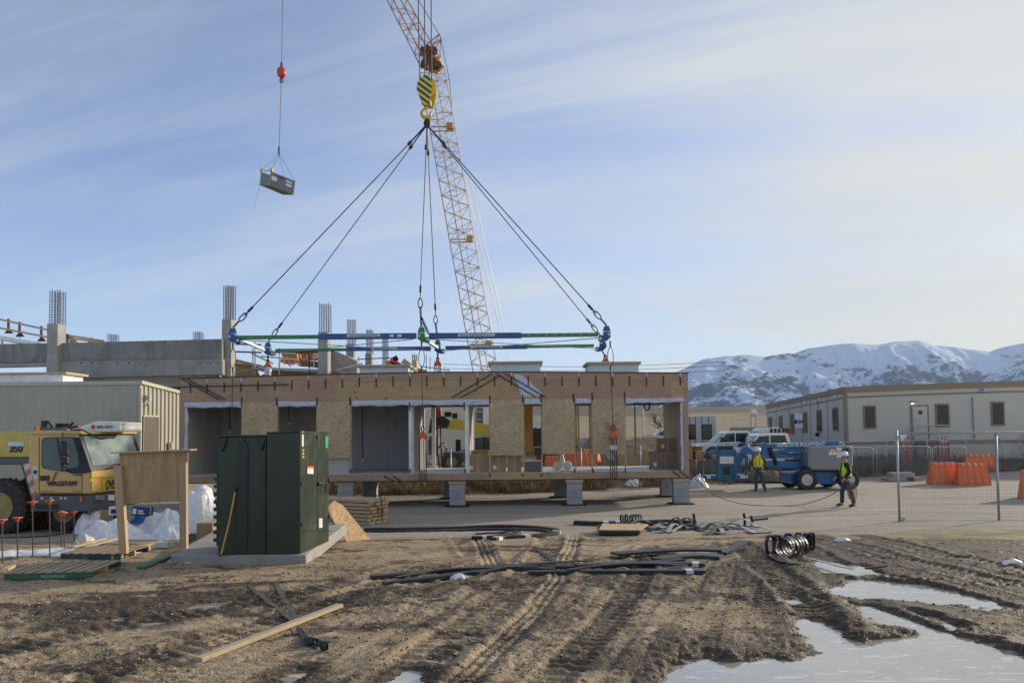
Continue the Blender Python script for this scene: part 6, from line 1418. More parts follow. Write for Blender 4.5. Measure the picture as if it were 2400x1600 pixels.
# ================================================================ pickups
m_wp=M('car_white',(.70,.72,.74),.3,0,.03,1,.02,dirt=.12,coat=.6)
def truck(label,Y,px_front,px_rear,ytop,yw,flip=1,cab=(.40,.72),z0=None,group='white pickup trucks before the site office',mat=None,scale=1):
    a=W(px_front,yw,Y); x0=a.x; g=bz(x0+2,Y) if z0 is None else z0; L_=5.6*scale; H=1.9*scale; t=thing('pickup_truck',label,'pickup truck',(x0+L_/2,Y,g),0,group); mt=mat or m_wp
    def P(u,z): return Vector((x0+L_*u,Y-.95,g+H*z))
    def e(poly,m,name,y0=0,w=1.9,bev=.04,par=None): b=MB(); b.prism([P(*p)+Vector((0,y0,0)) for p in poly],(0,w,0)); return b.build(name,m,par or t,bevel=bev)
    e([(0,.22),(0,.44),(.02,.52),(.06,.56),(.24,.61),(.60,.62),(.99,.61),(1,.30),(.98,.22),(.87,.2),(.84,.36),(.79,.40),(.74,.36),(.71,.2),(.27,.2),(.24,.36),(.19,.40),(.14,.36),(.11,.2)],mt,'body',bev=.03)
    c=e([(.235,.60),(.345,.93),(.38,.985),(.60,.99),(.635,.96),(.66,.61)],mt,'cab',y0=.10,w=1.7,bev=.05)
    e([(.275,.635),(.36,.90),(.45,.925),(.45,.635)],m_glass,'side_window',y0=.08,w=1.74,bev=0,par=c); e([(.465,.635),(.465,.925),(.60,.925),(.63,.635)],m_glass,'side_window',y0=.08,w=1.74,bev=0,par=c)
    b=MB(); b.prism([P(.236,.615)+Vector((-.02,.22,0)),P(.343,.925)+Vector((-.02,.22,0)),P(.343,.925)+Vector((-.02,1.68,0)),P(.236,.615)+Vector((-.02,1.68,0))],Vector((-.015,0,.01))); b.build('windscreen',m_glass,c)
    e([(.67,.615),(.985,.615),(.985,.66),(.67,.66)],m_seal,'bed_liner',y0=.1,w=.05,bev=0)
    b=MB(); b.box(P(.29,.70)+Vector((0,-.15,0)),(.12,.16,.28)); b.build('mirror',m_seal,t,bevel=.03)
    e([(-.01,.22),(.01,.22),(.02,.34),(-.01,.34)],m_galv,'bumper',y0=-.02,w=1.94)
    e([(-.008,.40),(.012,.40),(.025,.52),(-.002,.52)],m_seal,'grille',y0=.4,w=1.1); 
    for y in(.0,1.55): e([(-.004,.42),(.04,.42),(.05,.51),(.0,.51)],m_glm,'headlight',y0=y,w=.35,bev=.01)
    e([(.33,.55),(.38,.55),(.38,.565),(.33,.565)],m_seal,'door_handle',y0=-.02,w=.03,bev=0); e([(.52,.55),(.56,.55),(.56,.565),(.52,.565)],m_seal,'door_handle',y0=-.02,w=.03,bev=0)
    for u in(.19,.79):
        for y in(.08,1.82): c_=Vector((x0+L_*u,Y-.95+y,g+.40)); wheel(t,c_,Vector((0,1,0)) if y<1 else Vector((0,-1,0)),.40,.26,.24,m_tyre,m_steel)
    return t
truck('nearer white pickup truck with dark windows, behind the blue lift',41.2,1681,1890,1013,1090)
truck('farther white pickup truck, mostly hidden behind the nearer one',43.6,1622,1800,1018,1090,scale=.87)
t3=truck('white pickup far away seen through the right hand module opening',70.,1500,1600,1000,1010,group='far pickups seen through the module')
t4=truck('red pickup far away seen through the right hand module opening',85.,1505,1560,990,1000,group='far pickups seen through the module',mat=m_red)
# red car roof / equipment behind trucks
b=MB(); a=W(1778,1014,48);c=W(1835,1001,48); b.prism([(a.x,48,a.z),(c.x,48,a.z),(c.x,48,c.z-.1),(c.x-.3,48,c.z),(a.x+.3,48,c.z),(a.x,48,c.z-.2)],(0,1.6,0)); tv=thing('van','white van roof with a red rear seen above the nearer pickup','van',(a.x+1,48,bz(a.x,48)))
o=b.build('roof',m_white,tv,bevel=.05); b=MB(); b.bb(a.x,c.x,48,49.6,bz(a.x,48)+.3,a.z-.01); b.build('body',m_white,tv,bevel=.05); b=MB(); x=W(1826,1,48).x; b.bb(x,c.x+.02,47.98,48.05,a.z-.2,c.z-.05); b.build('tail_panel',m_red,tv)
for k in range(5): x=W(1780+9*k,1,48).x; b=MB(); b.bb(x,x+.14,47.96,48,a.z+.0,c.z-.06); b.build('window',m_seal,tv)
# ================================================================ grey panel modular block behind trucks
YG=52.
gm=thing('grey_module','grey panelled building module with black framed windows behind the pickups','modular building',tuple(bp(1650,1040,YG)))
m_gp=M('grey_panel',(.42,.44,.48),.6,0,.06,1,.02)
x0,x1,z0,z1=rect(1602,1679,1060,976,YG); b=MB(); b.bb(x0,x1,YG,YG+4,.6,z1); b.build('wall',m_gp,gm)
for px in(1616,1630,1645,1661): x=W(px,1000,YG).x; b=MB(); b.bb(x-.02,x+.02,YG-.012,YG,.8,z1); b.build('panel_joint',m_seal,gm)
for p0,p1 in((1613,1629),(1646,1667)):
    xa_,xb,za,zb=rect(p0,p1,1027,996,YG); b=MB(); b.bb(xa_-.06,xb+.06,YG-.03,YG+.0,za-.06,zb+.06); f=b.build('window_frame',m_seal,gm); b=MB(); b.bb(xa_,xb,YG-.05,YG-.03,za,zb); b.build('window_pane',m_glass,f)
# beyond: fence boards, distant sheds
tag((lambda b:(b.bb(W(1688,1,60).x,W(1770,1,60).x,60,60.1,W(1700,1026,60).z-1,W(1700,1001,60).z),b.build('panel_fence',M('panel_fence',(.45,.40,.27),.8)))[1])(MB()),'low pale yellow panel fence between the pickups and the office','fence')
tw=thing('gas_tank_rig','small white round tank on a frame left of the site office','tank',tuple(bp(1765,1010,75))); b=MB(); c=W(1766,967,75); b.lathe([(.1,-.3),(.3,-.22),(.35,0),(.3,.22),(.1,.3)],c,'X',12); b.build('tank',m_white,tw,smooth=True,auto=40)
b=MB(); 
for dx_ in(-.25,.25): b.tube([c+Vector((dx_,0,-.2)),Vector((c.x+dx_,75,bz(c.x,75)))],.08,6)
b.build('frame',m_galv,tw); tp=MB(); q=W(1797,960,80); tp.tube([q-Vector((0,0,3)),W(1797,930,80)],.05,6); tag(tp.build('antenna_pole',m_galv),'thin pale antenna pole just left of the office roof corner','pole')
# wooden box and white bag left of lift
t=thing('plywood_crate','open plywood crate behind the blue lift basket','crate',tuple(bp(1636,1090,36.)))
x0,x1,z0,z1=rect(1620,1654,1078,1045,36.)
b=MB(); b.bb(x0,x1,36.5,36.53,z0,z1); b.bb(x0,x0+.03,35.9,36.5,z0,z1); b.bb(x0,x1,35.9,36.5,z0,z0+.03); b.bb(x0,x1,35.9,36.5,z1-.03,z1); b.build('crate_shell',m_plyv,t); b=MB(); b.bb(x0+.2,x1-.1,36.,36.4,z0+.03,z1-.25); b.build('carton',m_card,t)
lump('plastic_bag','white plastic bag heap behind the left side of the lift basket','plastic sheet',bp(1638,1112,34.6)-Vector((0,0,.05)),.42,.3,.62,31.,rag=.3,lay=1.8)
# dirt mound under the lift basket
lump('dirt_mound','low reddish dirt mound on the bank behind the left worker','dirt mound',Vector((W(1800,1110,37.5).x,37.6,.1)),1.9,1.0,.42,44.,M('mound_dirt',(.20,.14,.09),.95,0,.3,3,.6,bdist=.05),rag=.3,lay=1.6)
# ================================================================ things inside the module
zi=zf1
def ibox(px0,px1,py0,py1,Y,label,mat=None,marks=True,name='cardboard_box',d=.5,group='cardboard boxes on the module floor',z=None):
    x0,x1,z0,z1=rect(px0,px1,py1,py0,Y); 
    if z is not None: z0=z
    t=thing(name,label,'box',((x0+x1)/2,Y+d/2,z0),0,group); b=MB(); b.bb(x0,x1,Y,Y+d,z0,z1); b.build('carton',mat or m_card,t,bevel=.01)
    b=MB(); xm=(x0+x1)/2; b.bb(xm-.03,xm+.03,Y-.002,Y+d+.002,z0+.003,z1+.002); b.build('packing_tape',sc_tape,t)
    if marks: b=MB(); b.bb(x0+.08,x0+.2,Y-.004,Y-.001,z0+.1,z0+.24); b.build('label_sheet',m_white,t)
    return z1
ibox(1095,1146,1066,1107,27.35,'large cardboard carton standing left of the third OSB panel',z=zi)
ibox(1104,1146,1055,1066,28.3,'upper dark cardboard carton behind the large one by the post',z=zi,marks=False,d=.4)
ibox(1150,1186,1067,1104,27.3,'cardboard carton with a dark print below the third OSB panel',z=zi)
ibox(1189,1222,1068,1103,27.3,'plain cardboard carton right of the printed one below the panel',z=zi,marks=False)
zz1=ibox(1526,1595,1057,1098,28.4,'wide cardboard carton at the right end, lower one',z=zi)
ibox(1544,1587,1027,1057,28.5,'cardboard carton stacked on the wide one at the right end',z=zz1+.002)
t=thing('equipment_case','long dark case with white ends below the gap beside the third panel','case',tuple(W(1249,1105,27.3))); x0,x1,z0,z1=rect(1229,1268,1104,1082,27.3); b=MB(); b.bb(x0,x1,27.3,27.7,zi,z1); b.build('case_body',M('case_grey',(.14,.12,.115),.6),t,bevel=.01); b=MB(); b.bb(x0-.03,x1+.03,27.28,27.72,z1+.002,z1+.04); b.build('lid',m_gyp,t); b=MB(); b.bb(x1+.005,x1+.05,27.3,27.7,zi,z1); b.build('end_post',m_white,t)
t=thing('pulley_blocks','white twin wheeled tool on the module floor in front of the barriers','tool',tuple(W(1318,1098,28.5))); c=W(1318,1092,28.5)
b=MB(); 
for s_ in(-1,1): b.lathe([(.07,-.05),(.15,-.03),(.16,0),(.15,.03),(.07,.05)],(c.x+s_*.2,28.5,zi+.16),'Y',14)
b.lathe([(.1,0),(.12,.15),(.07,.3),(.05,.5)],(c.x,28.5,zi+.12),n=10); b.box((c.x,28.5,zi+.06),(.75,.2,.05)); b.build('wheels_and_post',m_white,t,smooth=True,auto=40)
b=MB(); b.box((c.x+.05,28.45,zi+.68),(.16,.1,.16)); b.build('orange_head',m_orange,t)
# ================================================================ beyond the module
m_crm=M('cream_wall',(.60,.56,.45),.8,0,.06,1,.05)
cw=thing('cream_building','cream walled building with dark openings far behind the module doorway','building',tuple(bp(1050,1050,62.)))
x0,x1,z0,z1=rect(980,1150,1120,948,62.); b=MB(); b.bb(x0,x1,62,70,.5,z1); b.build('wall',m_crm,cw)
for p0,p1,y0,y1 in((1042,1058,965,976),(1060,1072,968,980),(1004,1022,1030,1060),(1068,1080,1030,1075)): xa_,xb,za,zb=rect(p0,p1,y1,y0,62.); b=MB(); b.bb(xa_,xb,61.97,62,za,zb); b.build('opening',m_dark,cw)
xa_,xb,za,zb=rect(1117,1150,1010,955,61.5); b=MB(); b.bb(xa_,xb,61.5,61.9,za,zb); b.build('grey_facade',M('grey_facade',(.16,.165,.17),.7),cw); x=W(1138,1,61.3).x; b=MB(); b.bb(x-.5,x+.5,61.2,61.5,za,zb); b.build('pilaster',m_white,cw)
for k in range(3): z=za+(zb-za)*(k+.5)/3; b=MB(); b.bb(xa_,xb,61.4,61.5,z-.06,z+.06); b.build('ledge',m_gyp,cw)
th=thing('telehandler','yellow and black telehandler with a red attachment seen through the module doorway','telehandler',tuple(bp(1060,1095,38.5)))
YH=38.5
def TX(poly,y0,y1,mat,name,bev=.01): P=[W(*p,YH) for p in poly]; b=MB(); b.prism([Vector((p.x,YH+y0,p.z)) for p in P],(0,y1-y0,0)); return b.build(name,mat,th,bevel=bev)
c=W(1061,1081,YH); wheel(th,Vector((c.x,YH-.5,c.z)),Vector((0,1,0)),.48,.4,.25,m_tyre,m_rimy); c=W(1150,1081,YH); wheel(th,Vector((c.x,YH-.5,c.z)),Vector((0,1,0)),.48,.4,.25,m_tyre,m_rimy)
TX([(1047,1005),(1062,980),(1100,986),(1170,1000),(1170,1020),(1120,1020),(1078,1006)],-.2,.3,m_yb,'boom'); TX([(1010,980),(1040,974),(1055,985),(1048,1004),(1030,1002),(1005,1016)],-.25,.3,m_seal,'boom_head')
TX([(1012,955),(1034,955),(1036,975),(1012,976)],-.3,.1,m_red,'attachment'); TX([(1020,996),(1036,996),(1036,1004),(1020,1004)],-.3,.1,m_red,'attachment')
TX([(1006,1022),(1028,1022),(1028,1066),(1006,1066)],-.1,.5,m_ch,'front_frame'); TX([(1040,1060),(1160,1058),(1170,1075),(1040,1080)],-.3,.8,m_ch,'chassis'); TX([(1105,1026),(1160,1022),(1160,1058),(1105,1058)],-.2,.8,m_glass,'cab')
for pts in([(1024,955),(1026,1060)],[(1030,956),(1036,1095)],[(1028,1050),(1034,1038),(1042,1038),(1046,1050),(1044,1070)],[(1026,1060),(1030,1095)],[(1105,1022),(1105,1060)],[(1135,1022),(1135,1060)]): b=MB(); b.tube([W(*p,YH-.3) for p in pts],.035,6); b.build('frame_tube',m_seal,th)
for px,l in((1016,'wide red and white striped traffic cone beside the telehandler'),):
    g=W(px,1097,37.2); t=thing('traffic_cone',l,'cone',(g.x,37.2,bz(g.x,37.2))); z=bz(g.x,37.2)
    for k in range(6): b=MB(); r0,r1=.30-.04*k,.30-.04*(k+1)+.004; b.lathe([(r0,z*0+.14*k),(r1,.14*(k+1))],(g.x,37.2,z),n=14); b.build('stripe' ,m_redcap if k%2==0 else m_white,t)
for px,Y,y0,y1,l,mm in((1258,45,985,1012,'pale stacked crates seen in the gap beside the third panel',m_label),(1256,42,1008,1062,'tall dark wire tyre rack seen in the gap beside the third panel',m_seal)):
    x=W(px,1,Y).x; z0_,z1_=W(px,y1,Y).z,W(px,y0,Y).z; b=MB()
    if mm is m_seal:
        for i in range(6):
            for j in range(3): b.lathe([(.1,-.08),(.22,-.06),(.24,0),(.22,.06),(.1,.08)],(x-.3+.3*j,Y,z0_+.12+i*(z1_-z0_)/6),'Y',12)
    else:
        for i in range(3): b.box((x+.02*i,Y,z0_+(i+.5)*(z1_-z0_)/3),(.9,.8,(z1_-z0_)/3-.03))
    tag(b.build('tyre_rack' if mm is m_seal else 'stacked_crates',mm),l,'rack' if mm is m_seal else 'crates')
# timber retaining boards, mound of soil behind right opening
t=thing('board_fence','low orange brown plywood hoarding behind the right hand module opening','hoarding',tuple(bp(1485,1092,36.)))
x0,x1,z0,z1=rect(1450,1535,1095,1058,36.3)
n=8
for i in range(n): xa_=x0+(x1-x0)*i/n; b=MB(); b.bb(xa_+.01,xa_+(x1-x0)/n-.01,36.3,36.33,z0-.2,z1+rnd.uniform(-.03,.03)); b.build('board',m_plyv,t)
lump('soil_mound','bare pale soil mound behind the right hand module opening','soil mound',Vector((W(1480,1,50).x,50,.4)),5.5,3,1.6,51.,M('soil',(.33,.235,.15),.95,0,.25,1.5,.5,bdist=.05),rag=.3,lay=1.4)
lump('rubble_heap','grey rubble and white bags heaped behind the narrow gap','rubble',Vector((W(1368,1,43).x,43,.7)),1.6,1.,1.5,57.,M('rubble',(.30,.27,.24),.95,0,.5,4,.8,bdist=.1),rag=.5,lay=1.4)
lump('plastic_bag','small white plastic on the ground behind the right opening','plastic sheet',bp(1485,1093,35.4),.45,.3,.28,61.,rag=.3)
# bare tree
def bare_tree(x,Y,h,label,seed):
    r=random.Random(seed); z0=bz(x,Y)-.05; t=thing('bare_tree',label,'tree',(x,Y,z0)); tr_=MB(); br_=MB()
    def grow(p,d,l,rad,dep):
        pts=[p]; q=p.copy(); dd_=d.copy()
        for i in range(4): dd_=(dd_+Vector((r.uniform(-.22,.22),r.uniform(-.22,.22),r.uniform(-.08,.15)))).normalized(); q=q+dd_*l/4; pts.append(q.copy())
        (tr_ if dep==0 else br_).tube(pts,[rad*(1-.12*i) for i in range(5)],5)
        if dep<5:
            for k in range(3 if dep<4 else 2):
                nd_=(dd_+Vector((r.uniform(-.9,.9),r.uniform(-.9,.9),r.uniform(-.1,.5)))).normalized(); grow(pts[r.choice((2,3,4))],nd_,l*r.uniform(.6,.82),rad*.55,dep+1)
    grow(Vector((x,Y,z0)),Vector((.05,0,1)),h*.3,h*.022,0); m=M('bark%d'%seed,(.07,.055,.045),.9)
    tr_.build('trunk',m,t); br_.build('crown',m,t)
bare_tree(W(1548,1,75).x,75.,5.6,'bare leafless tree seen through the right hand module opening',3)
# far utility pole row
for px,Y,l in((1490,95,'thin utility pole seen through the right hand opening'),):
    x=W(px,1,Y).x; b=MB(); b.tube([(x,Y,bz(x,Y)),(x,Y,bz(x,Y)+5)],.09,6); tag(b.build('utility_pole',m_galv),l,'pole')
# ================================================================ rope from module to worker
pts=[(1615,1108),(1640,1130),(1665,1153),(1700,1170),(1740,1180),(1780,1184),(1830,1185),(1870,1183),(1900,1177),(1940,1163),(1968,1147)]
b=MB(); P=[]
for i,p in enumerate(pts):
    f=i/(len(pts)-1); P.append(W(*p,27.0-1.6*f if 0<i<10 else (26.95 if i==0 else 25.45)))
from mathutils import geometry
Q=[]
for i in range(len(P)-1):
    for k in range(4): 
        t=k/4; p0_,p1_,p2_,p3_=P[max(i-1,0)],P[i],P[i+1],P[min(i+2,len(P)-1)]
        Q.append(.5*((2*p1_)+(p2_-p0_)*t+(2*p0_-5*p1_+4*p2_-p3_)*t*t+(3*p1_-p0_-3*p2_+p3_)*t**3))
Q.append(P[-1]); b.tube(Q,.012,6); o=b.build('tag_rope',M('rope_tan',(.16,.12,.085),.85),None,smooth=True); tag(o,'long sagging tag rope from the module end to the right hand worker','rope')

# ================================================================ site clutter seen through the module
def clutter(px,Y,w,h,mat,label,n=5,name='material_stack',cat='materials',d=1.0):
    p=W(px,1080,Y); z=bz(p.x,Y)-.03; r=random.Random(int(px)); b=MB()
    for i in range(n): hh=h/n; b.box((p.x+r.uniform(-.08,.08)*w,Y+r.uniform(-.1,.1),z+hh*(i+.5)),(w*r.uniform(.8,1),d,hh*.9),Matrix.Rotation(r.uniform(-.12,.12),3,'Z'))
    tag(b.build(name,mat,None,bevel=.01),label,cat,'site materials beyond the module')
clutter(1120,46,1.6,.9,m_stk,'orange brown timber stack beyond the module doorway')
clutter(1300,44,2.2,.7,m_rust,'rusty dark stack of forms beyond the fourth panel')
clutter(1360,52,2.2,1.3,m_gyp,'grey stack of sheets beyond the narrow gap',6)
clutter(1432,56,1.6,.8,m_lum,'pale timber stack beyond the last panel')
clutter(1475,62,3.0,1.0,m_ch,'dark grey stack beyond the left of the right opening')
clutter(1520,58,2.4,.7,m_rust,'brown stack beyond the middle of the right opening')
clutter(1700,50,2.6,1.0,m_stk,'brown timber stack between the grey module and the pickups')
lump('soil_mound','dark brown spoil heap beyond the doorway and third panel','soil mound',Vector((W(1190,1,54).x,54,.6)),4.5,2.5,2.0,71.,M('soil_dark',(.17,.12,.08),.95,0,.3,1.5,.6,bdist=.06),rag=.35,lay=1.4)
lump('soil_mound','low brown spoil heap left of the parked pickups','soil mound',Vector((W(1600,1,64).x,64,.6)),7,3,1.5,75.,M('soil_brown',(.20,.15,.095),.95,0,.3,1.5,.6,bdist=.06),rag=.35,lay=1.4)
# ================================================================ people
m_skin=M('skin',(.42,.24,.16),.55,0,.08,8,.05); m_jean=M('denim',(.045,.075,.12),.85,0,.25,6,.3,dirt=.15); m_brj=M('brown_jacket',(.09,.06,.045),.85,0,.2,6,.2); m_bkj=M('black_jacket',(.012,.013,.018),.8,0,.2,6,.2)
m_hiv=M('hi_vis_yellow',(.50,.74,.03),.6,0,.06,4,.1); m_hio=M('hi_vis_orange',(.80,.22,.05),.6); m_silv=M('reflective_tape',(.62,.62,.58),.4,.3); m_boot=M('boot_leather',(.05,.035,.025),.75); m_glv=M('glove_yellow',(.45,.50,.06),.8); m_glt=M('glove_tan',(.50,.33,.10),.8)
m_hat=M('hard_hat_white',(.74,.75,.76),.3,0,.04); m_hair=M('beard_hair',(.05,.028,.018),.9)
def skinned(name,J,E,mat,par,root,sub=2,inv=None):
    keys=list(J); idx={k:i for i,k in enumerate(keys)}; me=bpy.data.meshes.new(name); fr=FR[par.name]
    me.from_pydata([J[k][0] for k in keys],[(idx[a],idx[b]) for a,b in E],[]); o=bpy.data.objects.new(name,me); COL.objects.link(o); o.parent=par
    m=o.modifiers.new('skin','SKIN'); m.use_smooth_shade=True; sk=me.skin_vertices[0].data
    for k in keys:
        r=J[k][1]; sk[idx[k]].radius=(r,r) if not isinstance(r,tuple) else r; sk[idx[k]].use_root=(k==root)
    s=o.modifiers.new('sub','SUBSURF'); s.levels=sub; s.render_levels=sub; me.materials.append(mat)
    dg=bpy.context.evaluated_depsgraph_get(); dg.update(); m2=bpy.data.meshes.new_from_object(o.evaluated_get(dg)); o.modifiers.clear(); o.data=m2; m2.polygons.foreach_set('use_smooth',[True]*len(m2.polygons))
    if not m2.materials: m2.materials.append(mat)
    return o
def ring_shell(rings,mat,name,par,a0=0,a1=2*math.pi,n=28,th=.008):
    V=[];F=[];fr=FR[par.name]; full=abs(a1-a0-2*math.pi)<1e-3; m=n if full else n+1
    for (cx,cy,z,rx,ry) in rings:
        for k in range(m):
            a=a0+(a1-a0)*k/n; V.append(fr@Vector((cx+rx*math.sin(a),cy-ry*math.cos(a),z)))
    for i in range(len(rings)-1):
        for k in range(n): j=(k+1)%m; F.append((i*m+k,i*m+j,(i+1)*m+j,(i+1)*m+k))
    b=MB(); b.add(V,F); o=b.build(name,mat,par,smooth=True,fix=False); s=o.modifiers.new('t','SOLIDIFY'); s.thickness=th; s.offset=1; return o
def person(label,px,py,Y,yaw,H,arms,legs,jack,vest_open,glove,beard=False,scale=1):
    p=W(px,py,Y); p.z=bz(p.x,Y); t=thing('person',label,'person',tuple(p),yaw); fr=FR[t.name]
    L_=lambda k,s=1:None
    J={'pel':((0,0,.95),.10),'belly':((0,-.0,1.08),.09),'chest':((0,0,1.27),.10),'up':((0,0,1.40),.075),'neck':((0,-.005,1.50),.055),'skull0':((0,-.02,1.575),.07),'skull':((0,-.015,1.66),.088),'top':((0,-.005,1.73),.06),
       'nose':((0,-.105,1.63),.014),'chin':((0,-.075,1.565),.03)}
    E=[('pel','belly'),('belly','chest'),('chest','up'),('up','neck'),('neck','skull0'),('skull0','skull'),('skull','top'),('skull','nose'),('skull0','chin')]
    for s,n in((-1,'l'),(1,'r')):
        sh=(s*.17,0,1.42); el,wr=arms[n]; J['sh'+n]=(sh,.05); J['el'+n]=(el,.045); J['wr'+n]=(wr,.027); E+=[('up','sh'+n),('sh'+n,'el'+n),('el'+n,'wr'+n)]
        d=(Vector(wr)-Vector(el)).normalized(); d=(d+Vector((0,-.1,-.35))).normalized(); pm=Vector(wr)+d*.06; J['pm'+n]=(tuple(pm),(.036,.018)); E.append(('wr'+n,'pm'+n))
        sd=Vector((0,1,0)); sd=(sd-d*d.dot(sd)).normalized(); pal=Vector((-s,0,0))
        for f in range(4):
            a=pm+d*.035+sd*(-.027+.018*f); m_=a+d*(.035)+pal*.008; e=m_+d*.022+pal*(.018+.003*f); ln=(1,1.1,1.02,.8)[f]; e=a+(e-a)*ln
            J['f%d0'%f+n]=(tuple(a),.0095);J['f%d1'%f+n]=(tuple(m_),.009);J['f%d2'%f+n]=(tuple(e),.0075); E+=[('pm'+n,'f%d0'%f+n),('f%d0'%f+n,'f%d1'%f+n),('f%d1'%f+n,'f%d2'%f+n)]
        a=pm-sd*.034-d*.01; e=a-sd*.02+d*.03+pal*.012; J['t0'+n]=(tuple(a),.011);J['t1'+n]=(tuple(e),.009); E+=[('pm'+n,'t0'+n),('t0'+n,'t1'+n)]
        J['hp'+n]=((s*.09,0,.90),.075); kn,an,to=legs[n]; J['kn'+n]=(kn,.062); J['ca'+n]=(tuple(Vector(kn).lerp(Vector(an),.35)+Vector((0,.015,0))),.058); J['an'+n]=(an,.038); J['to'+n]=(to,.03)
        E+=[('pel','hp'+n),('hp'+n,'kn'+n),('kn'+n,'ca'+n),('ca'+n,'an'+n),('an'+n,'to'+n)]
    body=skinned('body',J,E,m_skin,t,'pel',1)
    # trousers
    T={'pel':((0,.005,.98),(.15,.125)),'cr':((0,.005,.90),(.13,.12))}; E2=[('pel','cr')]
    for n in 'lr':
        s=-1 if n=='l' else 1; kn,an,to=legs[n]; T['hp'+n]=((s*.088,0,.86),.105); T['kn'+n]=(kn,.078); T['ca'+n]=(tuple(Vector(kn).lerp(Vector(an),.45)+Vector((0,.012,0))),.075); T['an'+n]=((an[0],an[1]+.01,an[2]+.02),.07); E2+=[('cr','hp'+n),('hp'+n,'kn'+n),('kn'+n,'ca'+n),('ca'+n,'an'+n)]
    skinned('trousers',T,E2,m_jean,t,'pel',2)
    K={'w':((0,.0,.98),(.165,.135)),'b':((0,-.01,1.1),(.165,.135)),'c':((0,0,1.28),(.18,.14)),'u':((0,.005,1.41),(.13,.105)),'n':((0,0,1.50),.075)}; E3=[('w','b'),('b','c'),('c','u'),('u','n')]
    for n in 'lr':
        s=-1 if n=='l' else 1; el,wr=arms[n]; K['s'+n]=((s*.185,0,1.41),.085); K['e'+n]=(el,.066); K['w'+n]=(tuple(Vector(wr).lerp(Vector(el),.08)),.05); E3+=[('u','s'+n),('s'+n,'e'+n),('e'+n,'w'+n)]
    skinned('jacket',K,E3,jack,t,'b',2)
    for n in 'lr':
        kn,an,to=legs[n]; a=Vector(an);e=Vector(to); q=MB(); 
        bt={'h':(tuple(a+Vector((0,.045,-.035))),.045),'a':(tuple(a+Vector((0,.0,.03))),.055),'m':(tuple(a.lerp(e,.5)+Vector((0,0,-.0))),.048),'t':(tuple(e+Vector((0,-.02,.012))),.042)}
        skinned('boot',bt,[('h','a'),('a','m'),('m','t')],m_boot,t,'a',1)
        el,wr=arms[n]; d=(Vector(wr)-Vector(el)).normalized(); d=(d+Vector((0,-.1,-.35))).normalized(); c=Vector(wr)+d*.06
        if glove: gl_={'a':(tuple(Vector(wr)-d*.01),.036),'b':(tuple(c),.045),'c':(tuple(c+d*.04),.03)}; skinned('glove',gl_,[('a','b'),('b','c')],glove,t,'a',1)
    # vest
    g=.55 if vest_open else 0.0
    rings=[(0,.0,1.00,.195,.165),(0,-.005,1.12,.195,.165),(0,0,1.26,.205,.172),(0,.0,1.36,.20,.150),(0,.0,1.45,.15,.115),(0,.0,1.49,.10,.095)]
    a0,a1=(g,2*math.pi-g) if g else (.0,2*math.pi); 
    if not g: rings=rings
    ring_shell(rings,m_hiv,'vest',t,a0,a1)
    ring_shell([(0,0,1.04,.205,.175),(0,0,1.10,.205,.175)],m_hio,'vest_band',t,a0,a1,th=.003); ring_shell([(0,0,1.055,.209,.179),(0,0,1.085,.209,.179)],m_silv,'vest_tape',t,a0,a1,th=.002)
    for s in(-1,1):
        b=MB(); y=-.178; pts=[fr@Vector((s*.085,-.178,1.10)),fr@Vector((s*.085,-.185,1.26)),fr@Vector((s*.085,-.155,1.38)),fr@Vector((s*.09,-.07,1.50))] 
        if not vest_open: b.ribbon(pts,.05,.004,tuple(Matrix.Rotation(yaw,3,'Z')@Vector((0,-1,0)))); b.build('vest_stripe',m_hio,t)
        b=MB(); pts=[fr@Vector((s*.085,.178,1.10)),fr@Vector((s*.085,.185,1.26)),fr@Vector((s*.085,.155,1.38)),fr@Vector((s*.09,.07,1.50))]; b.ribbon(pts,.05,.004,tuple(Matrix.Rotation(yaw,3,'Z')@Vector((0,1,0)))); b.build('vest_stripe',m_hio,t)
    hc=fr@Vector((0,-.01,1.69)); b=MB(); b.lathe([(.118,0),(.116,.05),(.10,.10),(.07,.135),(.03,.15),(.001,.153)],hc,n=24)
    R3=fr.to_3x3(); 
    bp_=[]; 
    for k in range(24):
        a=2*math.pi*k/24; fy_=math.cos(a); r=.128+.05*max(0,fy_)**2; bp_.append(hc+R3@Vector((r*.92*math.sin(a),-r*fy_,0)))
    b.prism(bp_,(0,0,.008)); b.tube([hc+R3@Vector((0,-.11,.02)),hc+R3@Vector((0,-.09,.10)),hc+R3@Vector((0,0,.158)),hc+R3@Vector((0,.09,.10)),hc+R3@Vector((0,.11,.02))],.012,6); b.build('hard_hat',m_hat,t,smooth=True,auto=45)
    for s in(-1,1):
        b=MB(); b.lathe([(.004,-.006),(.011,0),(.004,.006)],fr@Vector((s*.034,-.088,1.655)),'Z',8); b.build('eye',m_seal,t)
        b=MB(); b.lathe([(.008,-.025),(.018,-.01),(.02,.01),(.008,.026)],fr@Vector((s*.09,-.0,1.64)),'Z',8); b.build('ear',m_skin,t)
    b=MB(); b.beam(fr@Vector((-.022,-.095,1.595)),fr@Vector((.022,-.095,1.595)),.012,.007); b.build('mouth',M('lips%.0f'%px,(.25,.10,.08),.6),t)
    if beard: skinned('beard',{'a':((0,-.06,1.57),.05),'b':((0,-.08,1.53),.035),'c':((-.05,-.03,1.59),.03),'d':((.05,-.03,1.59),.03)},[('a','b'),('a','c'),('a','d')],m_hair,t,'a',1)
    skinned('hair',{'a':((0,.05,1.66),.065),'b':((0,.06,1.60),.05)},[('a','b')],m_hair,t,'a',1)
    return t
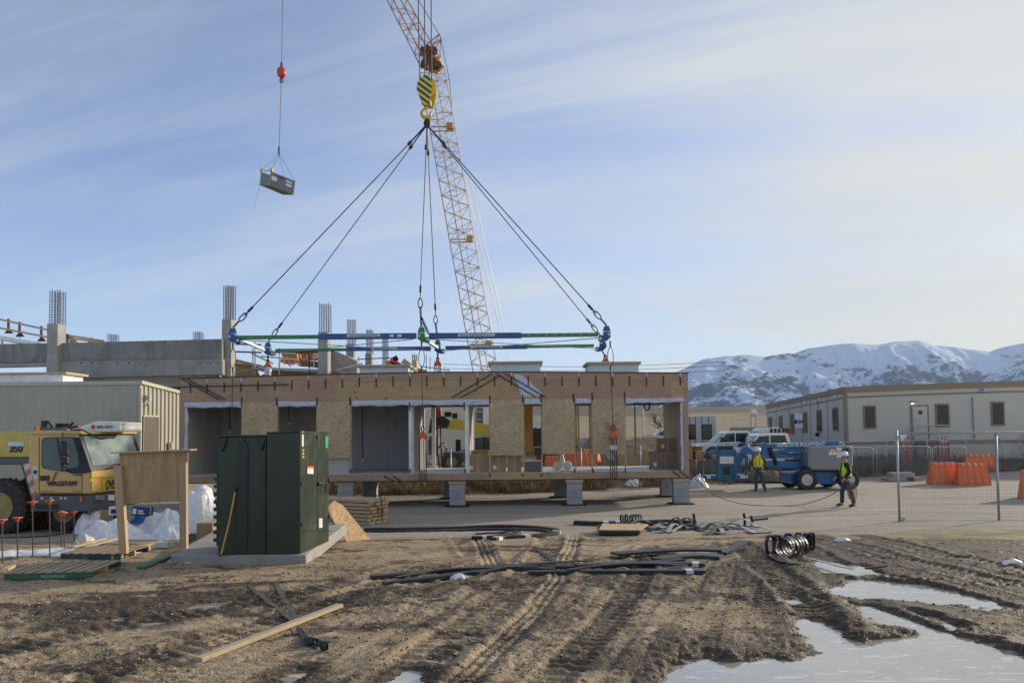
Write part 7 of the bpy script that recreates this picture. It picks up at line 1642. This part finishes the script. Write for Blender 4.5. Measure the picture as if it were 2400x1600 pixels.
# yaw: 0 faces the camera, negative turns towards the left of the picture
person('person in white hard hat, brown jacket and yellow vest standing before the blue boom lift',1779,1152,31.9,R(-28),1.8,{'l':((-.27,.05,1.17),(-.24,-.12,1.00)),'r':((.29,.06,1.17),(.20,-.12,1.02))},{'l':((-.11,-.02,.50),(-.12,.04,.09),(-.15,-.10,.035)),'r':((.15,.0,.50),(.23,.04,.09),(.27,-.09,.035))},m_brj,False,m_glv)
p2=person('person in white hard hat, black jacket and open yellow vest holding a coiled rope',1984,1187,25.5,R(-98),1.8,{'l':((-.24,-.06,1.16),(-.17,-.26,.98)),'r':((.24,.06,1.16),(.22,-.10,.96))},{'l':((-.10,-.10,.50),(-.11,-.12,.09),(-.13,-.28,.035)),'r':((.11,.12,.50),(.12,.20,.09),(.15,.05,.035))},m_bkj,True,m_glt,True)
# coiled rope held by the right hand worker
c=W(1996,1150,25.2); b=MB()
for k in range(4):
    o_=Vector((.03*k-.06,-.02*k,.01*k)); b.tube([c+o_+Vector(((.08+.008*k)*math.cos(a),.03*math.sin(a),(.26+.012*k)*math.sin(a)-.02*k)) for a in [j*math.pi/10 for j in range(20)]],.010,5,closed=True)
tag(b.build('rope_coil',bpy.data.materials['rope_tan'],None,smooth=True),'tan rope coil hanging from the hand of the right hand worker','rope coil')
# ================================================================ black strips in the foreground
m_strip=M('black_strip',(.016,.018,.024),.42,0,.3,3,.3,dirt=.3,dirtcol=(.10,.08,.06)); m_stripd=M('dirty_strip',(.075,.065,.055),.75,0,.3,3,.4,dirt=.6,dirtcol=(.17,.13,.09)); m_stripw=M('pale_strip',(.42,.44,.46),.45,0,.3,6,.3,dirt=.35)
def smooth_path(P,k=5):
    Q=[]
    for i in range(len(P)-1):
        p0_,p1_,p2_,p3_=P[max(i-1,0)],P[i],P[i+1],P[min(i+2,len(P)-1)]
        for j in range(k):
            t=j/k; Q.append(.5*((2*p1_)+(p2_-p0_)*t+(2*p0_-5*p1_+4*p2_-p3_)*t*t+(3*p1_-p0_-3*p2_+p3_)*t**3))
    Q.append(P[-1]); return Q
def gstrip(label,pts,w=.10,t=.02,lift=.02,mat=None,edge=False,cat='strip',group='black strips strewn on the mud',tape=None,name='rubber_strip',kk=5):
    P=[]
    for p in pts:
        g=gl(p[0],p[1]); h=p[2] if len(p)>2 else 0; P.append(Vector((g.x,g.y,g.z+lift+h)))
    Q=smooth_path(P,kk); xs=np.array([q.x for q in Q]); ys=np.array([q.y for q in Q]); zt_=terrain(xs,ys)[0]
    zc=np.array([max(q.z,float(z)+t/2+.006+(w/2 if edge else 0)) for q,z in zip(Q,zt_)]); zp_=np.concatenate([[zc[0]]*3,zc,[zc[-1]]*3]); zs=sum(zp_[i:i+len(zc)] for i in range(7))/7
    lowp=any(len(p)>2 for p in pts)
    for q,z,z0_ in zip(Q,zs,zc): q.z=float(z0_ if lowp else max(z,z0_-.015))
    b=MB(); b.ribbon(Q,w if not edge else t,t if not edge else w,.0 or (0,0,1)); th_=None
    o=b.build(name,mat or m_strip); tag(o,label,cat,group); 
    if tape:
        for u in tape: 
            i=int(u*(len(Q)-2)); q=MB(); q.ribbon([Q[i],Q[i].lerp(Q[i+1],.9)],(w if not edge else t)+.012,(t if not edge else w)+.012); q.build('tape_wrap',m_label,o)
    return o
gstrip('longest black strip bundle running left across the mud, upper strand',[(868,1357),(1010,1345),(1100,1336),(1190,1331),(1260,1330),(1330,1331),(1480,1326),(1600,1318)],.15,.045,edge=False)
gstrip('long black strip with its cut end lowest at the left',[(900,1373),(990,1362),(1080,1350),(1180,1338),(1300,1338)],.14,.04,lift=.035)
gstrip('straight black strip lying nearest the camera, flat on the tyre tracks',[(1240,1344),(1400,1342),(1560,1342),(1652,1342)],.15,.045,tape=[.87])
gstrip('black strip just above the nearest one, ending at the same place',[(1350,1332),(1450,1325),(1560,1326),(1652,1328)],.15,.045,lift=.03,tape=[.93])
gstrip('broad dark strip rising slightly above the straight ones',[(1440,1308),(1520,1302),(1600,1298),(1690,1298)],.26,.04,lift=.08)
gstrip('wide dark green black strip below the broad one',[(1540,1318),(1600,1310),(1650,1308),(1692,1310)],.28,.06,lift=.03,mat=M('greenish_strip',(.02,.032,.035),.5,0,.3,3,.2,dirt=.3))
gstrip('short black strip end bent upwards at the right of the broad strip',[(1692,1300),(1715,1295,.04),(1745,1287,.12)],.16,.03,lift=.04)
gstrip('left arm of a dirty strip folded to a peak on the mud',[(1185,1326),(1215,1305),(1248,1283)],.07,.015,mat=m_stripd)
gstrip('right arm of the dirty peaked strip reaching the long bundle',[(1248,1283),(1280,1303),(1312,1328)],.09,.015)
gstrip('thick black hose like strip curving in a long arc behind the mud',[(855,1244),(950,1243),(1060,1240),(1160,1236),(1240,1238),(1290,1243),(1305,1248),(1295,1254),(1240,1260),(1160,1264)],.18,.06,lift=.05,tape=[.74,.93])
gstrip('inner strand of the long arc of black strip',[(860,1247),(1000,1246),(1150,1243),(1260,1244),(1296,1250)],.15,.04,lift=.04)
gstrip('short black strip with white tape inside the arc, left piece',[(1105,1263),(1150,1262),(1190,1258)],.16,.07,tape=[.4])
gstrip('short bent black strip inside the arc, right piece',[(1155,1268),(1200,1258),(1215,1250)],.16,.07,tape=[.2])
gstrip('short dark strip inside the arc with a frayed look, upper piece',[(1115,1252),(1165,1250),(1212,1248,.05)],.09,.03)
gstrip('thin pale scuffed strip lying over the long bundle',[(930,1363),(1040,1344),(1150,1340),(1260,1336)],.06,.012,lift=.075,mat=m_stripd)
gstrip('thin black strip crossing the long bundle at a slant',[(1120,1352),(1200,1336),(1290,1328),(1390,1322)],.09,.015,lift=.07)
gstrip('thin black strip weaving between the straight right hand strips',[(1330,1346),(1420,1334),(1520,1330),(1610,1336)],.09,.015,lift=.075)
# board on black blocks
t=thing('plywood_piece','bright plywood square lying on black blocks beside the strip heap','board',tuple(gl(1460,1262))); 
P=[gl(1404,1256,.13),gl(1500,1256,.13),gl(1520,1247,.13),gl(1412,1246,.13)]; zz3=max(p.z for p in P)
P=[Vector((p.x,p.y,zz3)) for p in P]; b=MB(); b.prism(P,(0,0,.022)); b.build('board',m_osb3,t)
for u in(0.03,.85): a=P[0].lerp(P[1],u); b=MB(); b.beam(Vector((a.x+.05,a.y+.03,a.z-.07)),Vector((a.x+.12,P[3].y,a.z-.07)),.12,.12); b.build('block',m_strip,t)
b=MB(); b.beam(P[0]+Vector((0,.03,-.05)),P[1]+Vector((0,.03,-.05)),.05,.08); b.build('block',m_strip,t)
# heap of strips: each its own piece
r5=random.Random(12); H_=[]
gstrip('thick black strip lying at the left edge of the strip heap',[(1347,1228),(1400,1230),(1470,1229),(1530,1228)],.2,.10,lift=.05,tape=[.45,.6])
gstrip('dark bowed strip along the middle of the strip heap',[(1420,1243),(1480,1233),(1560,1228),(1630,1232)],.2,.06,lift=.1,mat=bpy.data.materials['greenish_strip'])
HS=[]
for k in range(34):
    x=1495+260*r5.random(); y=1222+20*r5.random()+ (x-1500)*.03; dx_=r5.choice((-1,1))*r5.uniform(25,75); h0,h1=r5.uniform(0,.22),r5.uniform(0,.10)
    mt=m_strip if r5.random()<.55 else m_stripw
    HS.append(0); HL=gstrip('x',[(x,y,h0*.3),(x+dx_*.5,y+3*r5.uniform(-1,1.5),h0),(x+dx_,y+r5.uniform(-2,12),h1*.3)],r5.uniform(.07,.12),.016,lift=.02,mat=mt,group='strips in the tangled heap'); HS[-1]=(x+dx_/2,mt is m_strip,HL)
ORD='first second third fourth fifth sixth seventh eighth ninth tenth eleventh twelfth thirteenth fourteenth fifteenth sixteenth seventeenth eighteenth nineteenth twentieth twenty-first twenty-second twenty-third twenty-fourth twenty-fifth'.split()
for isb,nm in((True,'black'),(False,'pale')):
    for i,h in enumerate(sorted([h for h in HS if h[1]==isb],key=lambda h:h[0])): h[2]['label']=nm+' strip in the tangled heap, '+ORD[min(i,24)]+' '+nm+' one from its left end'
for px,yt,yb,l in((1627,1203,1228,'black strip end standing upright in the middle of the heap'),(1745,1202,1226,'taller black strip end standing upright at the right of the heap'),(1762,1208,1226,'shorter black strip end standing upright at the right of the heap')):
    g=gl(px,yb+8); top_=W(px-2,yt,g.y); b=MB(); b.ribbon([g,g.lerp(top_,.5)+Vector((.02,0,0)),top_],.07,.012,(0,-1,.1)); tag(b.build('rubber_strip',m_strip),l,'strip','black strips strewn on the mud')
a=gl(1764,1236,.2); e=gl(1800,1234,.22); b=MB(); b.ribbon([a,e],.05,.03,(0,-1,0)); tag(b.build('rubber_strip',m_strip),'straight black strip sticking out at the far right of the heap','strip','black strips strewn on the mud')
gstrip('pale flattened strip end on the right edge of the heap',[(1728,1234),(1752,1244),(1768,1252)],.10,.015,lift=.05,mat=m_stripw); gstrip('thin dark strip lying below the right edge of the heap',[(1752,1251),(1780,1251),(1806,1250)],.06,.02)
def coil(label,pts,r,w,n,mat=m_strip,axis=None,name='strip_coil',z=0,turn=1.0,group='coils of black strip'):
    A=gl(*pts[0]);B=gl(*pts[1]); ax=(B-A); b=MB(); P=[];Nn=[]; N_=int(n*24)
    u=ax.normalized(); s=Vector((0,0,1)).cross(u).normalized(); up=u.cross(s)
    for i in range(N_+1):
        a=2*math.pi*i/24; d=s*math.cos(a)*(-1)+Vector((0,0,1))*math.sin(a); q=A+ax*(i/N_)+Vector((0,0,r+.01))+d*r*(1+.04*math.sin(i*.7)); P.append(q); Nn.append(tuple(d))
    b.ribbon(P,w,.008,Nn); o=b.build(name,mat); tag(o,label,'strip coil',group); return o
coil('pair of standing black strip loops at the left of the heap',[(1455,1232),(1478,1231)],.15,.05,2.2); coil('tight roll of black strip with pale glints in the heap',[(1478,1232),(1505,1231)],.15,.045,4)
coil('tight horizontal spring of black strip left of the puddle',[(1835,1308),(1880,1300)],.17,.055,6)
def hoop(px,py,rx,rz,yaw,label): 
    g=gl(px,py); b=MB(); P=[];Nn=[]; d=Rz(Vector((1,0,0)),yaw)
    for k in range(25): a=2*math.pi*k/24-math.pi/2; P.append(g+Vector((0,0,rz+.005))+d*rx*math.cos(a)+Vector((0,0,rz*math.sin(a)))); Nn.append(tuple(d*math.cos(a)+Vector((0,0,math.sin(a)))))
    b.ribbon(P,.075,.008,Nn); tag(b.build('strip_hoop',m_strip),label,'strip hoop','standing hoops of black strip')
for i,(px,py,rx) in enumerate(((1806,1300,.09),(1823,1299,.09),(1848,1292,.10),(1872,1290,.10),(1890,1292,.11),(1903,1290,.12))):
    hoop(px,py,rx,.17 if i<2 else .165,R(25+6*i),('leftmost standing hoop of black strip','second standing hoop of black strip from the left','third standing hoop, behind the spring coil','fourth standing hoop, behind the right of the spring coil','fifth standing hoop of black strip, second from the right','rightmost standing hoop of black strip')[i])
gstrip('flat black strip tail running from the hoops into the puddle',[(1800,1300),(1830,1318),(1852,1326),(1872,1325)],.09,.012); gstrip('long pale strip trailing from the hoops across the water edge',[(1895,1312),(1930,1320),(1965,1330),(2000,1337)],.06,.015,lift=.03,mat=m_stripw); 
# strips in the lower left
gstrip('dirty flat strip crossing under the lumber board, left one',[(582,1374),(620,1405),(655,1432),(690,1462)],.06,.008,mat=m_stripd); gstrip('dirty flat strip crossing under the lumber board, right one',[(645,1368),(662,1400),(685,1440),(700,1462)],.06,.008,mat=m_stripd)
gstrip('black strip below the lumber board leading to a curled end',[(700,1475),(712,1495),(725,1515),(745,1520)],.07,.01)
coil('small curled black strip end lying on the mud below the board',[(752,1524),(768,1526)],.045,.06,1.4); coil('crumpled roll of black strip beside the small curled end',[(722,1512),(740,1516)],.04,.06,1.8)
# litter
for px,py,w_,m,l,n in((1088,1254,.12,m_white,'short white stick on the dry mud','litter'),(1975,1267,.30,m_sheet,'small white plastic scrap on the dark mud before the fence','litter'),(2372,1320,.30,m_sheet,'white plastic scrap on the dark mud at the right','litter'),(1075,1355,.26,m_sheet,'white scrap beside the long black strip','litter'),(445,1322,.16,m_white,'small white and red scrap before the concrete pad','litter'),(2055,1333,.35,m_stripd,'muddy wooden scrap on the puddle edge','litter')):
    g=gl(px,py,.015); 
    if m is m_sheet: lump('plastic_scrap',l,n,g,w_*.5,w_*.28,.05,px,rag=.4)
    else: b=MB(); b.beam(g-Vector((w_/2,0,0)),g+Vector((w_/2,.06,.02)),.04,.03); tag(b.build('scrap',m),l,n)
b=MB(); g0=gl(-20,1262);P=[]
for q in((-20,1262),(60,1260),(120,1256),(175,1246)): P.append(gl(*q,.02))
b.tube(smooth_path(P),.018,6); tag(b.build('black_cable',m_black),'thin black cable on the ground behind the red capped stakes','cable')

# ================================================================ thin winter haze
t=NT('haze_volume'); t.t.nodes.clear(); ou=t.n('ShaderNodeOutputMaterial'); v=t.n('ShaderNodeVolumePrincipled'); v.inputs['Color'].default_value=(.52,.70,.95,1); v.inputs['Density'].default_value=HAZE; v.inputs['Anisotropy'].default_value=.2
t.l(v.outputs[0],ou.inputs['Volume'])
b=MB(); b.bb(-14000,16000,-400,11500,-60,1400); o=b.build('haze',t.m,None); o['kind']='stuff'; o['label']='thin bluish winter haze in front of the mountains'
